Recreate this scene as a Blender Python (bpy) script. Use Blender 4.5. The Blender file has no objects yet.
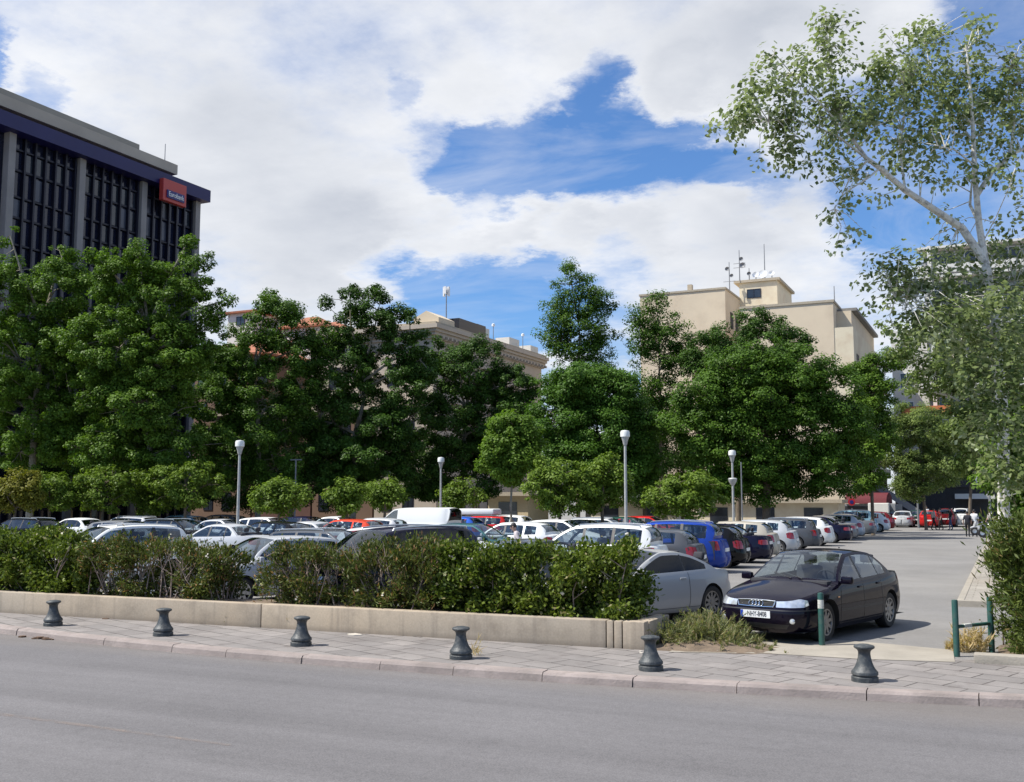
import bpy, bmesh, math, random
import numpy as np
from mathutils import Vector, Matrix
from mathutils.geometry import delaunay_2d_cdt

SC = bpy.context.scene
COL = SC.collection
PI = math.pi
rad = math.radians

# ------------------------------------------------------------------ camera frame
# world X runs along the kerb (to the right), world Y runs into the car park
CAMZ = 2.38
FPX = 1040.0
YAW = rad(25.3)
PITCH = math.atan(110.0 / FPX)
RT = Vector((math.cos(YAW), math.sin(YAW), 0))
FH = Vector((-math.sin(YAW), math.cos(YAW), 0))
FW = FH * math.cos(PITCH) + Vector((0, 0, math.sin(PITCH)))
UP = -FH * math.sin(PITCH) + Vector((0, 0, math.cos(PITCH)))
CAM = Vector((0, 0, CAMZ))

def ray(px, py):
    return FW + RT * ((px - 512) / FPX) + UP * ((391 - py) / FPX)

def G(px, py, z=0.12):
    d = ray(px, py)
    t = (z - CAMZ) / d.z
    return CAM + d * t

def D(px, py, dist):
    d = ray(px, py)
    return CAM + d * (dist / d.dot(FH))

def to_px(p):
    v = Vector(p) - CAM
    w = v.dot(FW)
    return 512 + FPX * v.dot(RT) / w, 391 - FPX * v.dot(UP) / w

def rate(dist):
    return dist / FPX      # metres per pixel at that distance

# ------------------------------------------------------------------ object helpers
def link(o):
    COL.objects.link(o)
    return o

def tag(o, label=None, cat=None, group=None, kind=None):
    if label: o['label'] = label
    if cat: o['category'] = cat
    if group: o['group'] = group
    if kind: o['kind'] = kind
    return o

def empty(name, loc=(0, 0, 0), rz=0.0, label=None, cat=None, group=None):
    o = bpy.data.objects.new(name, None)
    o.empty_display_size = 0.3
    o.location = loc
    o.rotation_euler = (0, 0, rz)
    link(o)
    return tag(o, label, cat, group)

KIDS = {}
def adopt(o, parent):
    o.parent = parent
    KIDS.setdefault(parent.name, []).append(o)

def copy_tree(o, parent=None):
    c = o.copy()
    link(c)
    if parent is not None:
        c.parent = parent
        KIDS.setdefault(parent.name, []).append(c)
    for ch in KIDS.get(o.name, []):
        copy_tree(ch, c)
    return c

def setup_mesh(me, mats, smooth=True, sharp=None):
    for m in (mats if isinstance(mats, (list, tuple)) else [mats]):
        me.materials.append(m)
    if smooth and len(me.polygons):
        me.polygons.foreach_set('use_smooth', np.ones(len(me.polygons), dtype=bool))
        if sharp is not None:
            me.set_sharp_from_angle(angle=rad(sharp))
    me.update()

class MB:
    """collects shapes, then links them as ONE mesh object"""
    def __init__(self):
        self.v = []; self.f = []; self.m = []
    def add(self, vs, fs, m=0):
        o = len(self.v)
        self.v += [tuple(p) for p in vs]
        for f in fs:
            self.f.append(tuple(i + o for i in f)); self.m.append(m)
        return self
    def box(self, x0, x1, y0, y1, z0, z1, m=0, bev=0.0, M=None):
        if bev > 0:
            bm = bmesh.new()
            bmesh.ops.create_cube(bm, size=1)
            for v in bm.verts:
                v.co = Vector(((x0 + x1) / 2 + v.co.x * (x1 - x0), (y0 + y1) / 2 + v.co.y * (y1 - y0), (z0 + z1) / 2 + v.co.z * (z1 - z0)))
            bmesh.ops.bevel(bm, geom=bm.edges[:], offset=bev, segments=2, affect='EDGES', profile=0.6)
            bm.verts.index_update()
            vs = [v.co.copy() for v in bm.verts]; fs = [[v.index for v in f.verts] for f in bm.faces]
            bm.free()
        else:
            vs = [Vector((x, y, z)) for x in (x0, x1) for y in (y0, y1) for z in (z0, z1)]
            fs = [(0, 1, 3, 2), (4, 6, 7, 5), (0, 4, 5, 1), (2, 3, 7, 6), (0, 2, 6, 4), (1, 5, 7, 3)]
        if M is not None: vs = [M @ v for v in vs]
        return self.add(vs, fs, m)
    def tube(self, path, radii, n=8, m=0, caps=True):
        path = [Vector(p) for p in path]
        if not isinstance(radii, (list, tuple)): radii = [radii] * len(path)
        rings = []; prev = None
        for i, p in enumerate(path):
            a = path[max(i - 1, 0)]; b = path[min(i + 1, len(path) - 1)]
            t = (b - a).normalized()
            if prev is None:
                ref = Vector((1, 0, 0)) if abs(t.z) > 0.9 else Vector((0, 0, 1))
                prev = (ref - t * ref.dot(t)).normalized()
            else:
                prev = (prev - t * prev.dot(t))
                prev = prev.normalized() if prev.length > 1e-6 else t.orthogonal().normalized()
            bn = t.cross(prev)
            rings.append([p + (prev * math.cos(k * 2 * PI / n) + bn * math.sin(k * 2 * PI / n)) * radii[i] for k in range(n)])
        vs = [q for r in rings for q in r]; fs = []
        for i in range(len(rings) - 1):
            for k in range(n):
                k2 = (k + 1) % n
                fs.append((i * n + k, i * n + k2, (i + 1) * n + k2, (i + 1) * n + k))
        if caps:
            fs.append(tuple(range(n - 1, -1, -1)))
            fs.append(tuple((len(rings) - 1) * n + k for k in range(n)))
        return self.add(vs, fs, m)
    def lathe(self, prof, n=24, m=0, M=None, axis='Z'):
        """prof: list of (r, h)"""
        vs = []; fs = []
        for (r, h) in prof:
            for k in range(n):
                a = k * 2 * PI / n
                if axis == 'Z': vs.append(Vector((r * math.cos(a), r * math.sin(a), h)))
                else: vs.append(Vector((r * math.cos(a), h, r * math.sin(a))))
        for i in range(len(prof) - 1):
            for k in range(n):
                k2 = (k + 1) % n
                q = (i * n + k, i * n + k2, (i + 1) * n + k2, (i + 1) * n + k)
                fs.append(q if axis == 'Z' else q[::-1])
        if M is not None: vs = [M @ v for v in vs]
        return self.add(vs, fs, m)
    def grid(self, rows, m=0, closed=False):
        n = len(rows[0]); vs = [p for r in rows for p in r]; fs = []
        for i in range(len(rows) - 1):
            for k in range(n if closed else n - 1):
                k2 = (k + 1) % n
                fs.append((i * n + k, i * n + k2, (i + 1) * n + k2, (i + 1) * n + k))
        return self.add(vs, fs, m)
    def prism(self, poly, h0, h1, m=0, M=None):
        """poly in XY extruded along Z"""
        n = len(poly)
        vs = [Vector((p[0], p[1], h0)) for p in poly] + [Vector((p[0], p[1], h1)) for p in poly]
        fs = [tuple(range(n - 1, -1, -1)), tuple(range(n, 2 * n))] + [(i, (i + 1) % n, n + (i + 1) % n, n + i) for i in range(n)]
        if M is not None: vs = [M @ v for v in vs]
        return self.add(vs, fs, m)
    def build(self, name, mats, parent=None, smooth=False, sharp=35, weld=None, loc=None, rot=None):
        me = bpy.data.meshes.new(name)
        me.from_pydata(self.v, [], self.f)
        if weld:
            bm = bmesh.new(); bm.from_mesh(me)
            idx = self.m
            for f, mi in zip(bm.faces, idx): f.material_index = mi
            bmesh.ops.remove_doubles(bm, verts=bm.verts, dist=weld)
            bmesh.ops.dissolve_degenerate(bm, dist=1e-5, edges=bm.edges)
            bmesh.ops.recalc_face_normals(bm, faces=bm.faces)
            bm.to_mesh(me); bm.free()
        else:
            me.polygons.foreach_set('material_index', np.array(self.m, dtype=np.int32))
        setup_mesh(me, mats, smooth, sharp if smooth else None)
        o = bpy.data.objects.new(name, me)
        if loc is not None: o.location = loc
        if rot is not None: o.rotation_euler = rot
        link(o)
        if parent is not None: adopt(o, parent)
        return o

def text_mesh(body, size, depth=0.004):
    cu = bpy.data.curves.new('lettering', 'FONT')
    cu.body = body; cu.size = size; cu.extrude = depth; cu.align_x = 'CENTER'; cu.align_y = 'CENTER'
    ob = bpy.data.objects.new('lettering', cu)
    link(ob)
    dg = bpy.context.evaluated_depsgraph_get()
    me = bpy.data.meshes.new_from_object(ob.evaluated_get(dg))
    bpy.data.objects.remove(ob); bpy.data.curves.remove(cu)
    return me

def mesh_obj(name, me, mat, parent=None, M=None):
    me.materials.clear(); me.materials.append(mat)
    if M is not None: me.transform(M)
    o = bpy.data.objects.new(name, me); link(o)
    if parent is not None: adopt(o, parent)
    return o

# ------------------------------------------------------------------ materials
def new_mat(name):
    m = bpy.data.materials.new(name); m.use_nodes = True
    nt = m.node_tree; nt.nodes.clear()
    out = nt.nodes.new('ShaderNodeOutputMaterial')
    return m, nt, out

def N(nt, t, **kw):
    n = nt.nodes.new(t)
    for k, v in kw.items():
        if k in n.inputs: n.inputs[k].default_value = v
        else: setattr(n, k, v)
    return n

def mixc(nt, fac, a, b, mode='MIX'):
    n = nt.nodes.new('ShaderNodeMix'); n.data_type = 'RGBA'; n.blend_type = mode
    for s, v in ((0, fac), (6, a), (7, b)):
        if hasattr(v, 'is_output'): nt.links.new(v, n.inputs[s])
        else: n.inputs[s].default_value = (v if s == 0 else (*v, 1) if len(v) == 3 else v)
    return n.outputs[2]

def ramp(nt, fac, stops):
    n = nt.nodes.new('ShaderNodeValToRGB')
    el = n.color_ramp.elements
    while len(el) < len(stops): el.new(0.5)
    for e, (p, c) in zip(el, stops):
        e.position = p; e.color = (c, c, c, 1) if isinstance(c, (int, float)) else (*c, 1)
    nt.links.new(fac, n.inputs[0])
    return n.outputs[0]

def math_n(nt, op, a, b=None, c=None):
    n = nt.nodes.new('ShaderNodeMath'); n.operation = op
    for i, v in enumerate((a, b, c)):
        if v is None: continue
        if hasattr(v, 'is_output'): nt.links.new(v, n.inputs[i])
        else: n.inputs[i].default_value = v
    return n.outputs[0]

def noise(nt, vec, scale, detail=4, rough=0.55):
    n = N(nt, 'ShaderNodeTexNoise', Scale=scale, Detail=detail, Roughness=rough)
    if vec is not None: nt.links.new(vec, n.inputs['Vector'])
    return n

def simple(name, c, rough=0.6, metal=0.0, var=0.15, scale=6.0, bump=0.0, bscale=40.0, spec=0.5, coat=0.0, coords='Object', stain=None):
    """principled with noise-driven tone variation"""
    m, nt, out = new_mat(name)
    b = N(nt, 'ShaderNodeBsdfPrincipled', Roughness=rough, Metallic=metal)
    b.inputs['Specular IOR Level'].default_value = spec
    if coat: b.inputs['Coat Weight'].default_value = coat; b.inputs['Coat Roughness'].default_value = 0.04
    tc = N(nt, 'ShaderNodeTexCoord')
    vec = tc.outputs[coords]
    n1 = noise(nt, vec, scale)
    k = ramp(nt, n1.outputs['Fac'], [(0.25, 1 - var), (0.75, 1 + var)])
    colr = mixc(nt, 1.0, c, k, 'MULTIPLY')
    if stain:
        sc, amt, sccol = stain
        n2 = noise(nt, vec, sc, 6, 0.65)
        colr = mixc(nt, math_n(nt, 'MULTIPLY', ramp(nt, n2.outputs['Fac'], [(0.48, 0.0), (0.66, 1.0)]), amt), colr, sccol)
    nt.links.new(colr, b.inputs['Base Color'])
    if bump:
        n3 = noise(nt, vec, bscale, 5, 0.6)
        bp = N(nt, 'ShaderNodeBump', Strength=bump, Distance=0.02)
        nt.links.new(n3.outputs['Fac'], bp.inputs['Height'])
        nt.links.new(bp.outputs[0], b.inputs['Normal'])
    nt.links.new(b.outputs[0], out.inputs[0])
    return m

def leaf_mat(name, c1, c2, back=None, trans=0.28, rough=0.5, dead=None):
    """leaves: tone per leaf, light through the blade; optional paler underside"""
    m, nt, out = new_mat(name)
    geo = N(nt, 'ShaderNodeNewGeometry')
    r = geo.outputs['Random Per Island']
    tc = N(nt, 'ShaderNodeTexCoord')
    nz = noise(nt, tc.outputs['Object'], 0.55, 3)
    f = math_n(nt, 'ADD', math_n(nt, 'MULTIPLY', r, 0.55), math_n(nt, 'MULTIPLY', ramp(nt, nz.outputs['Fac'], [(0.3, 0), (0.7, 1)]), 0.45))
    colr = mixc(nt, f, c1, c2)
    if dead:
        dc, amt = dead
        colr = mixc(nt, ramp(nt, math_n(nt, 'FRACT', math_n(nt, 'MULTIPLY', r, 17.3)), [(1 - amt - 0.01, 0), (1 - amt, 1)]), colr, dc)
    if back: colr = mixc(nt, geo.outputs['Backfacing'], colr, back)
    b = N(nt, 'ShaderNodeBsdfPrincipled', Roughness=rough)
    b.inputs['Specular IOR Level'].default_value = 0.16
    nt.links.new(colr, b.inputs['Base Color'])
    t = N(nt, 'ShaderNodeBsdfTranslucent')
    tcol = mixc(nt, 1.0, colr, (1.5, 1.7, 0.7), 'MULTIPLY')
    nt.links.new(tcol, t.inputs[0])
    mx = N(nt, 'ShaderNodeMixShader'); mx.inputs[0].default_value = trans
    nt.links.new(b.outputs[0], mx.inputs[1]); nt.links.new(t.outputs[0], mx.inputs[2])
    nt.links.new(mx.outputs[0], out.inputs[0])
    return m

def paint_mat():
    m, nt, out = new_mat('car_paint')
    oi = N(nt, 'ShaderNodeObjectInfo')
    tc = N(nt, 'ShaderNodeTexCoord')
    n1 = noise(nt, tc.outputs['Object'], 2.2, 5)
    dirt = ramp(nt, n1.outputs['Fac'], [(0.4, 0.0), (0.8, 0.035)])
    colr = mixc(nt, dirt, oi.outputs['Color'], (0.12, 0.11, 0.10))
    b = N(nt, 'ShaderNodeBsdfPrincipled', Roughness=0.4, Metallic=0.15)
    b.inputs['Coat Weight'].default_value = 0.5
    b.inputs['Coat Roughness'].default_value = 0.02
    b.inputs['Specular IOR Level'].default_value = 0.0
    nt.links.new(colr, b.inputs['Base Color'])
    nt.links.new(b.outputs[0], out.inputs[0])
    return m

def glass_mat(name, tint=(0.68, 0.75, 0.77), gloss=1.0):
    m, nt, out = new_mat(name)
    lw = N(nt, 'ShaderNodeFresnel', IOR=1.5)
    gb = N(nt, 'ShaderNodeNewGeometry'); nt.links.new(math_n(nt, 'SUBTRACT', 1.5, math_n(nt, 'MULTIPLY', gb.outputs['Backfacing'], 0.8333)), lw.inputs['IOR'])
    tr = N(nt, 'ShaderNodeBsdfTransparent'); tr.inputs[0].default_value = (*tint, 1)
    gl = N(nt, 'ShaderNodeBsdfGlossy', Roughness=0.02); gl.inputs[0].default_value = (0.9, 0.95, 1, 1)
    f = math_n(nt, 'ADD', math_n(nt, 'MULTIPLY', lw.outputs[0], gloss), 0.05 * gloss)
    mx = N(nt, 'ShaderNodeMixShader')
    nt.links.new(f, mx.inputs[0]); nt.links.new(tr.outputs[0], mx.inputs[1]); nt.links.new(gl.outputs[0], mx.inputs[2])
    nt.links.new(mx.outputs[0], out.inputs[0])
    return m

def asphalt_mat(name, base, along=True, patch=0.1):
    m, nt, out = new_mat(name)
    tc = N(nt, 'ShaderNodeTexCoord'); vec = tc.outputs['Object']
    mp = N(nt, 'ShaderNodeMapping'); mp.inputs['Scale'].default_value = (0.05, 1.6, 1.0) if along else (0.5, 0.5, 1)
    nt.links.new(vec, mp.inputs[0])
    streak = noise(nt, mp.outputs[0], 1.3, 5, 0.6)
    big = noise(nt, vec, 0.22, 5, 0.6)
    fine = noise(nt, vec, 85.0, 3, 0.7)
    fine2 = noise(nt, vec, 9.0, 5, 0.7)
    k = ramp(nt, streak.outputs['Fac'], [(0.3, 1 - patch), (0.7, 1 + patch)])
    c = mixc(nt, 1.0, base, k, 'MULTIPLY')
    c = mixc(nt, 1.0, c, ramp(nt, big.outputs['Fac'], [(0.3, 0.88), (0.7, 1.1)]), 'MULTIPLY')
    c = mixc(nt, 1.0, c, ramp(nt, fine.outputs['Fac'], [(0.25, 0.72), (0.75, 1.25)]), 'MULTIPLY')
    c = mixc(nt, 1.0, c, ramp(nt, fine2.outputs['Fac'], [(0.3, 0.92), (0.7, 1.07)]), 'MULTIPLY')
    # oil drips
    vo = N(nt, 'ShaderNodeTexNoise', Scale=0.9, Detail=7, Roughness=0.7); nt.links.new(vec, vo.inputs['Vector'])
    c = mixc(nt, ramp(nt, vo.outputs['Fac'], [(0.58, 0.0), (0.72, 0.30)]), c, tuple(x * 0.55 for x in base))
    if along:
        sp = N(nt, 'ShaderNodeSeparateXYZ'); nt.links.new(vec, sp.inputs[0])
        wob = noise(nt, vec, 0.35, 3)
        yy = math_n(nt, 'ADD', sp.outputs['Y'], math_n(nt, 'MULTIPLY', wob.outputs['Fac'], 0.9))
        lane = math_n(nt, 'SINE', math_n(nt, 'MULTIPLY', yy, 3.5))
        c = mixc(nt, 1.0, c, ramp(nt, math_n(nt, 'MULTIPLY_ADD', lane, 0.5, 0.5), [(0.2, 0.975), (0.8, 1.02)]), 'MULTIPLY')
        agg = N(nt, 'ShaderNodeTexVoronoi', Scale=55.0); nt.links.new(vec, agg.inputs['Vector'])
        c = mixc(nt, 1.0, c, ramp(nt, agg.outputs['Distance'], [(0.1, 1.16), (0.7, 0.84)]), 'MULTIPLY')
        # dust swept against the gutter
        gut = noise(nt, vec, 2.2, 6, 0.7)
        mr = N(nt, 'ShaderNodeMapRange'); nt.links.new(math_n(nt, 'ADD', sp.outputs['Y'], math_n(nt, 'MULTIPLY', gut.outputs['Fac'], 0.7)), mr.inputs['Value'])
        mr.inputs['From Min'].default_value = 12.5; mr.inputs['From Max'].default_value = 13.3; mr.inputs['To Max'].default_value = 0.35
        c = mixc(nt, mr.outputs['Result'], c, (0.20, 0.17, 0.14))
    # hairline cracks
    wv = N(nt, 'ShaderNodeTexVoronoi', Scale=0.35); wv.feature = 'DISTANCE_TO_EDGE'
    dist = noise(nt, vec, 1.1, 5, 0.6)
    vadd = N(nt, 'ShaderNodeVectorMath'); vadd.operation = 'MULTIPLY_ADD'
    nt.links.new(dist.outputs['Color'], vadd.inputs[0]); vadd.inputs[1].default_value = (1.2, 1.2, 0); nt.links.new(vec, vadd.inputs[2])
    nt.links.new(vadd.outputs[0], wv.inputs['Vector'])
    cr = ramp(nt, wv.outputs['Distance'], [(0.0, 0.16), (0.004, 0.0)])
    c = mixc(nt, cr, c, tuple(x * 0.35 for x in base))
    b = N(nt, 'ShaderNodeBsdfPrincipled', Roughness=0.85)
    b.inputs['Specular IOR Level'].default_value = 0.3
    nt.links.new(c, b.inputs['Base Color'])
    bp = N(nt, 'ShaderNodeBump', Strength=0.5, Distance=0.01)
    nt.links.new(fine.outputs['Fac'], bp.inputs['Height']); nt.links.new(bp.outputs[0], b.inputs['Normal'])
    nt.links.new(b.outputs[0], out.inputs[0])
    return m

def paver_mat(name, c1, c2, mortar, bw, bh, rot=0.0, off=0.5):
    m, nt, out = new_mat(name)
    tc = N(nt, 'ShaderNodeTexCoord'); vec = tc.outputs['Object']
    mp = N(nt, 'ShaderNodeMapping'); mp.inputs['Rotation'].default_value = (0, 0, rot)
    nt.links.new(vec, mp.inputs[0])
    wob = noise(nt, vec, 1.3, 3); wm = N(nt, 'ShaderNodeVectorMath'); wm.operation = 'MULTIPLY_ADD'
    nt.links.new(wob.outputs['Color'], wm.inputs[0]); wm.inputs[1].default_value = (0.05, 0.05, 0); nt.links.new(mp.outputs[0], wm.inputs[2])
    br = N(nt, 'ShaderNodeTexBrick', Scale=1.0)
    br.offset = off
    br.inputs['Color1'].default_value = (*c1, 1); br.inputs['Color2'].default_value = (*c2, 1); br.inputs['Mortar'].default_value = (*mortar, 1)
    br.inputs['Mortar Size'].default_value = 0.012; br.inputs['Mortar Smooth'].default_value = 0.3
    br.inputs['Brick Width'].default_value = bw; br.inputs['Row Height'].default_value = bh
    nt.links.new(wm.outputs[0], br.inputs['Vector'])
    n1 = noise(nt, vec, 1.1, 6, 0.65); n2 = noise(nt, vec, 60, 3, 0.7)
    gap = noise(nt, vec, 0.9, 4)
    c = mixc(nt, ramp(nt, gap.outputs['Fac'], [(0.50, 0.0), (0.66, 0.75)]), br.outputs['Color'], tuple((a + b) / 2 for a, b in zip(c1, c2)))
    c = mixc(nt, 1.0, c, ramp(nt, n1.outputs['Fac'], [(0.3, 0.82), (0.7, 1.12)]), 'MULTIPLY')
    c = mixc(nt, 1.0, c, ramp(nt, n2.outputs['Fac'], [(0.25, 0.85), (0.75, 1.12)]), 'MULTIPLY')
    st = noise(nt, vec, 2.6, 8, 0.72)
    c = mixc(nt, math_n(nt, 'MULTIPLY', ramp(nt, st.outputs['Fac'], [(0.54, 0.0), (0.68, 1.0)]), 0.5), c, (0.12, 0.10, 0.09))
    b = N(nt, 'ShaderNodeBsdfPrincipled', Roughness=0.85); b.inputs['Specular IOR Level'].default_value = 0.3
    nt.links.new(c, b.inputs['Base Color'])
    bp = N(nt, 'ShaderNodeBump', Strength=0.6, Distance=0.01)
    hh = math_n(nt, 'SUBTRACT', math_n(nt, 'MULTIPLY', n2.outputs['Fac'], 0.3), br.outputs['Fac'])
    nt.links.new(hh, bp.inputs['Height']); nt.links.new(bp.outputs[0], b.inputs['Normal'])
    nt.links.new(b.outputs[0], out.inputs[0])
    return m

M = {}
M['paint'] = paint_mat()
M['glass'] = glass_mat('car_glass')
M['dark_glass'] = glass_mat('tinted_glass', (0.04, 0.045, 0.05), 0.45)
M['trim'] = simple('black_trim', (0.018, 0.018, 0.02), 0.5)
M['rubber'] = simple('tyre_rubber', (0.016, 0.016, 0.017), 0.75, bump=0.2)
M['alloy'] = simple('alloy_metal', (0.55, 0.56, 0.58), 0.3, 0.85, 0.08)
M['steel_rim'] = simple('dull_alloy', (0.26, 0.25, 0.24), 0.4, 0.7, 0.1)
M['chrome'] = simple('chrome', (0.75, 0.76, 0.78), 0.12, 1.0, 0.03)
M['lamp_lens'] = simple('headlight_lens', (0.72, 0.75, 0.78), 0.1, 0.55, 0.25, 14, coat=1.0)
M['tail_lens'] = simple('tail_light_lens', (0.36, 0.010, 0.012), 0.15, 0.0, 0.2, 9, coat=1.0)
M['amber'] = simple('amber_lens', (0.6, 0.2, 0.02), 0.2, coat=1.0)
M['plate'] = simple('plate_white', (0.8, 0.8, 0.78), 0.4, var=0.05)
M['plate_blue'] = simple('plate_blue', (0.02, 0.06, 0.4), 0.4)
M['ink'] = simple('plate_ink', (0.02, 0.02, 0.025), 0.5)
M['seat'] = simple('seat_fabric', (0.035, 0.035, 0.042), 0.85, bump=0.2)
M['tub'] = simple('cabin_lining', (0.03, 0.03, 0.034), 0.8)
M['under'] = simple('underbody', (0.01, 0.01, 0.01), 0.9)
M['asphalt_road'] = asphalt_mat('road_asphalt', (0.172, 0.164, 0.164))
M['asphalt_lot'] = asphalt_mat('lot_asphalt', (0.235, 0.225, 0.212), along=False, patch=0.06)
M['paver'] = paver_mat('sidewalk_pavers', (0.282, 0.256, 0.236), (0.222, 0.204, 0.190), (0.072, 0.063, 0.056), 0.62, 0.42, rot=0.35)
M['paver_far'] = paver_mat('far_pavers', (0.36, 0.33, 0.28), (0.31, 0.28, 0.24), (0.2, 0.18, 0.15), 0.5, 0.3)
M['kerb'] = simple('kerb_stone', (0.30, 0.25, 0.225), 0.85, var=0.25, scale=1.6, bump=0.4, bscale=30, stain=(3.0, 0.6, (0.2, 0.17, 0.15)))
def wall_mat():
    m, nt, out = new_mat('wall_concrete')
    tc = N(nt, 'ShaderNodeTexCoord'); vec = tc.outputs['Object']
    b = N(nt, 'ShaderNodeBsdfPrincipled', Roughness=0.9); b.inputs['Specular IOR Level'].default_value = 0.2
    sp = N(nt, 'ShaderNodeSeparateXYZ'); nt.links.new(vec, sp.inputs[0])
    big = noise(nt, vec, 0.22, 4); mid = noise(nt, vec, 1.7, 6, 0.65); fine = noise(nt, vec, 30, 4, 0.7)
    c = mixc(nt, ramp(nt, big.outputs['Fac'], [(0.35, 0), (0.65, 1)]), (0.50, 0.395, 0.275), (0.40, 0.345, 0.275))
    c = mixc(nt, math_n(nt, 'MULTIPLY', ramp(nt, mid.outputs['Fac'], [(0.48, 0), (0.68, 1)]), 0.55), c, (0.26, 0.215, 0.165))
    mp = N(nt, 'ShaderNodeMapping'); mp.inputs['Scale'].default_value = (5.0, 5.0, 0.25); nt.links.new(vec, mp.inputs[0])
    drip = noise(nt, mp.outputs[0], 1.0, 4, 0.6)
    c = mixc(nt, math_n(nt, 'MULTIPLY', ramp(nt, drip.outputs['Fac'], [(0.52, 0), (0.7, 1)]), 0.45), c, (0.20, 0.17, 0.14))
    c = mixc(nt, 1.0, c, ramp(nt, fine.outputs['Fac'], [(0.25, 0.86), (0.75, 1.1)]), 'MULTIPLY')
    foot = ramp(nt, math_n(nt, 'ADD', sp.outputs['Z'], math_n(nt, 'MULTIPLY', mid.outputs['Fac'], 0.12)), [(0.17, 0.6), (0.27, 0.0)])
    c = mixc(nt, foot, c, (0.22, 0.18, 0.14))
    nt.links.new(c, b.inputs['Base Color'])
    bp = N(nt, 'ShaderNodeBump', Strength=0.4, Distance=0.02); nt.links.new(mid.outputs['Fac'], bp.inputs['Height']); nt.links.new(bp.outputs[0], b.inputs['Normal'])
    nt.links.new(b.outputs[0], out.inputs[0])
    return m
M['concrete'] = wall_mat()
M['concrete_old'] = simple('wall_concrete', (0.47, 0.385, 0.285), 0.9, var=0.16, scale=1.6, bump=0.35, bscale=25, stain=(2.3, 0.55, (0.27, 0.23, 0.19)))
M['concrete_light'] = simple('pale_concrete', (0.34, 0.305, 0.25), 0.9, var=0.15, scale=2.2, bump=0.4, bscale=25, stain=(3.0, 0.5, (0.3, 0.27, 0.22)))
M['soil'] = simple('dry_soil', (0.17, 0.125, 0.085), 0.95, var=0.35, scale=5, bump=1.0, bscale=18)
M['ground'] = simple('far_ground', (0.22, 0.21, 0.19), 0.95, var=0.2, scale=0.3)
M['bollard'] = simple('cast_iron_bollard', (0.048, 0.055, 0.058), 0.5, 0.15, var=0.25, scale=7, bump=0.25, bscale=45, stain=(11, 0.4, (0.2, 0.19, 0.17)))
M['green_post'] = simple('green_painted_steel', (0.022, 0.085, 0.070), 0.45, var=0.2, scale=9, stain=(13, 0.5, (0.09, 0.1, 0.08)))
M['post_band'] = simple('pale_post_band', (0.62, 0.62, 0.56), 0.6, var=0.25, scale=30, stain=(30, 0.7, (0.1, 0.12, 0.1)))
M['lamp_pole'] = simple('lamp_pole_grey', (0.42, 0.42, 0.40), 0.5, 0.1)
M['lamp_head'] = simple('lamp_globe', (0.78, 0.78, 0.74), 0.35, var=0.06)
M['bark'] = simple('tree_bark', (0.16, 0.125, 0.09), 0.9, var=0.4, scale=5, bump=0.8, bscale=18)
M['plane_bark'] = simple('mottled_bark', (0.28, 0.25, 0.19), 0.9, var=0.3, scale=4, bump=0.4, stain=(5, 0.8, (0.12, 0.1, 0.07)))
M['poplar_bark'] = simple('white_poplar_bark', (0.74, 0.70, 0.61), 0.8, var=0.2, scale=3, bump=0.5, bscale=20, stain=(6, 0.7, (0.10, 0.085, 0.07)))
M['twig'] = simple('dry_twig', (0.30, 0.23, 0.19), 0.9, var=0.3)
M['leaf_plane'] = leaf_mat('plane_leaf', (0.016, 0.045, 0.005), (0.128, 0.232, 0.028), trans=0.24)
M['leaf_plane_light'] = leaf_mat('bright_plane_leaf', (0.022, 0.058, 0.006), (0.172, 0.282, 0.034), trans=0.26)
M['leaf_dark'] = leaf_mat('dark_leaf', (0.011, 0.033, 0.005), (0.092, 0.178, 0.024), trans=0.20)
M['leaf_robinia'] = leaf_mat('robinia_leaf', (0.024, 0.068, 0.008), (0.110, 0.210, 0.026), trans=0.24)
M['leaf_young'] = leaf_mat('young_robinia_leaf', (0.06, 0.12, 0.014), (0.16, 0.25, 0.034), trans=0.36)
M['leaf_orange'] = leaf_mat('orange_tree_leaf', (0.052, 0.095, 0.010), (0.205, 0.29, 0.040), trans=0.25)
M['leaf_yellow'] = leaf_mat('yellowing_leaf', (0.11, 0.12, 0.016), (0.22, 0.20, 0.03))
M['leaf_poplar'] = leaf_mat('poplar_leaf', (0.050, 0.080, 0.026), (0.190, 0.230, 0.080), back=(0.32, 0.36, 0.24), trans=0.24)
M['leaf_poplar2'] = leaf_mat('young_poplar_leaf', (0.040, 0.075, 0.018), (0.200, 0.250, 0.065), back=(0.27, 0.32, 0.17), trans=0.3)
M['leaf_hedge'] = leaf_mat('hedge_leaf', (0.018, 0.042, 0.006), (0.190, 0.240, 0.036), rough=0.4, trans=0.2, dead=((0.32, 0.28, 0.14), 0.03))
M['leaf_ole'] = leaf_mat('oleander_leaf', (0.020, 0.034, 0.008), (0.150, 0.175, 0.042), rough=0.45, trans=0.2, dead=((0.26, 0.15, 0.07), 0.10))
M['leaf_conifer'] = leaf_mat('conifer_spray', (0.020, 0.042, 0.008), (0.165, 0.20, 0.046), trans=0.18, dead=((0.2, 0.15, 0.06), 0.05))
M['flower'] = leaf_mat('white_blossom', (0.65, 0.6, 0.55), (0.8, 0.72, 0.68), trans=0.3)
M['weed'] = leaf_mat('weed_blade', (0.10, 0.125, 0.045), (0.27, 0.27, 0.13), dead=((0.34, 0.28, 0.16), 0.22))
M['straw'] = leaf_mat('straw', (0.42, 0.31, 0.16), (0.6, 0.46, 0.26))
M['debris'] = simple('dead_leaf_debris', (0.12, 0.07, 0.04), 0.9, var=0.4, scale=30)
M['stone'] = simple('pale_stone_bit', (0.55, 0.5, 0.42), 0.9)

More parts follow.
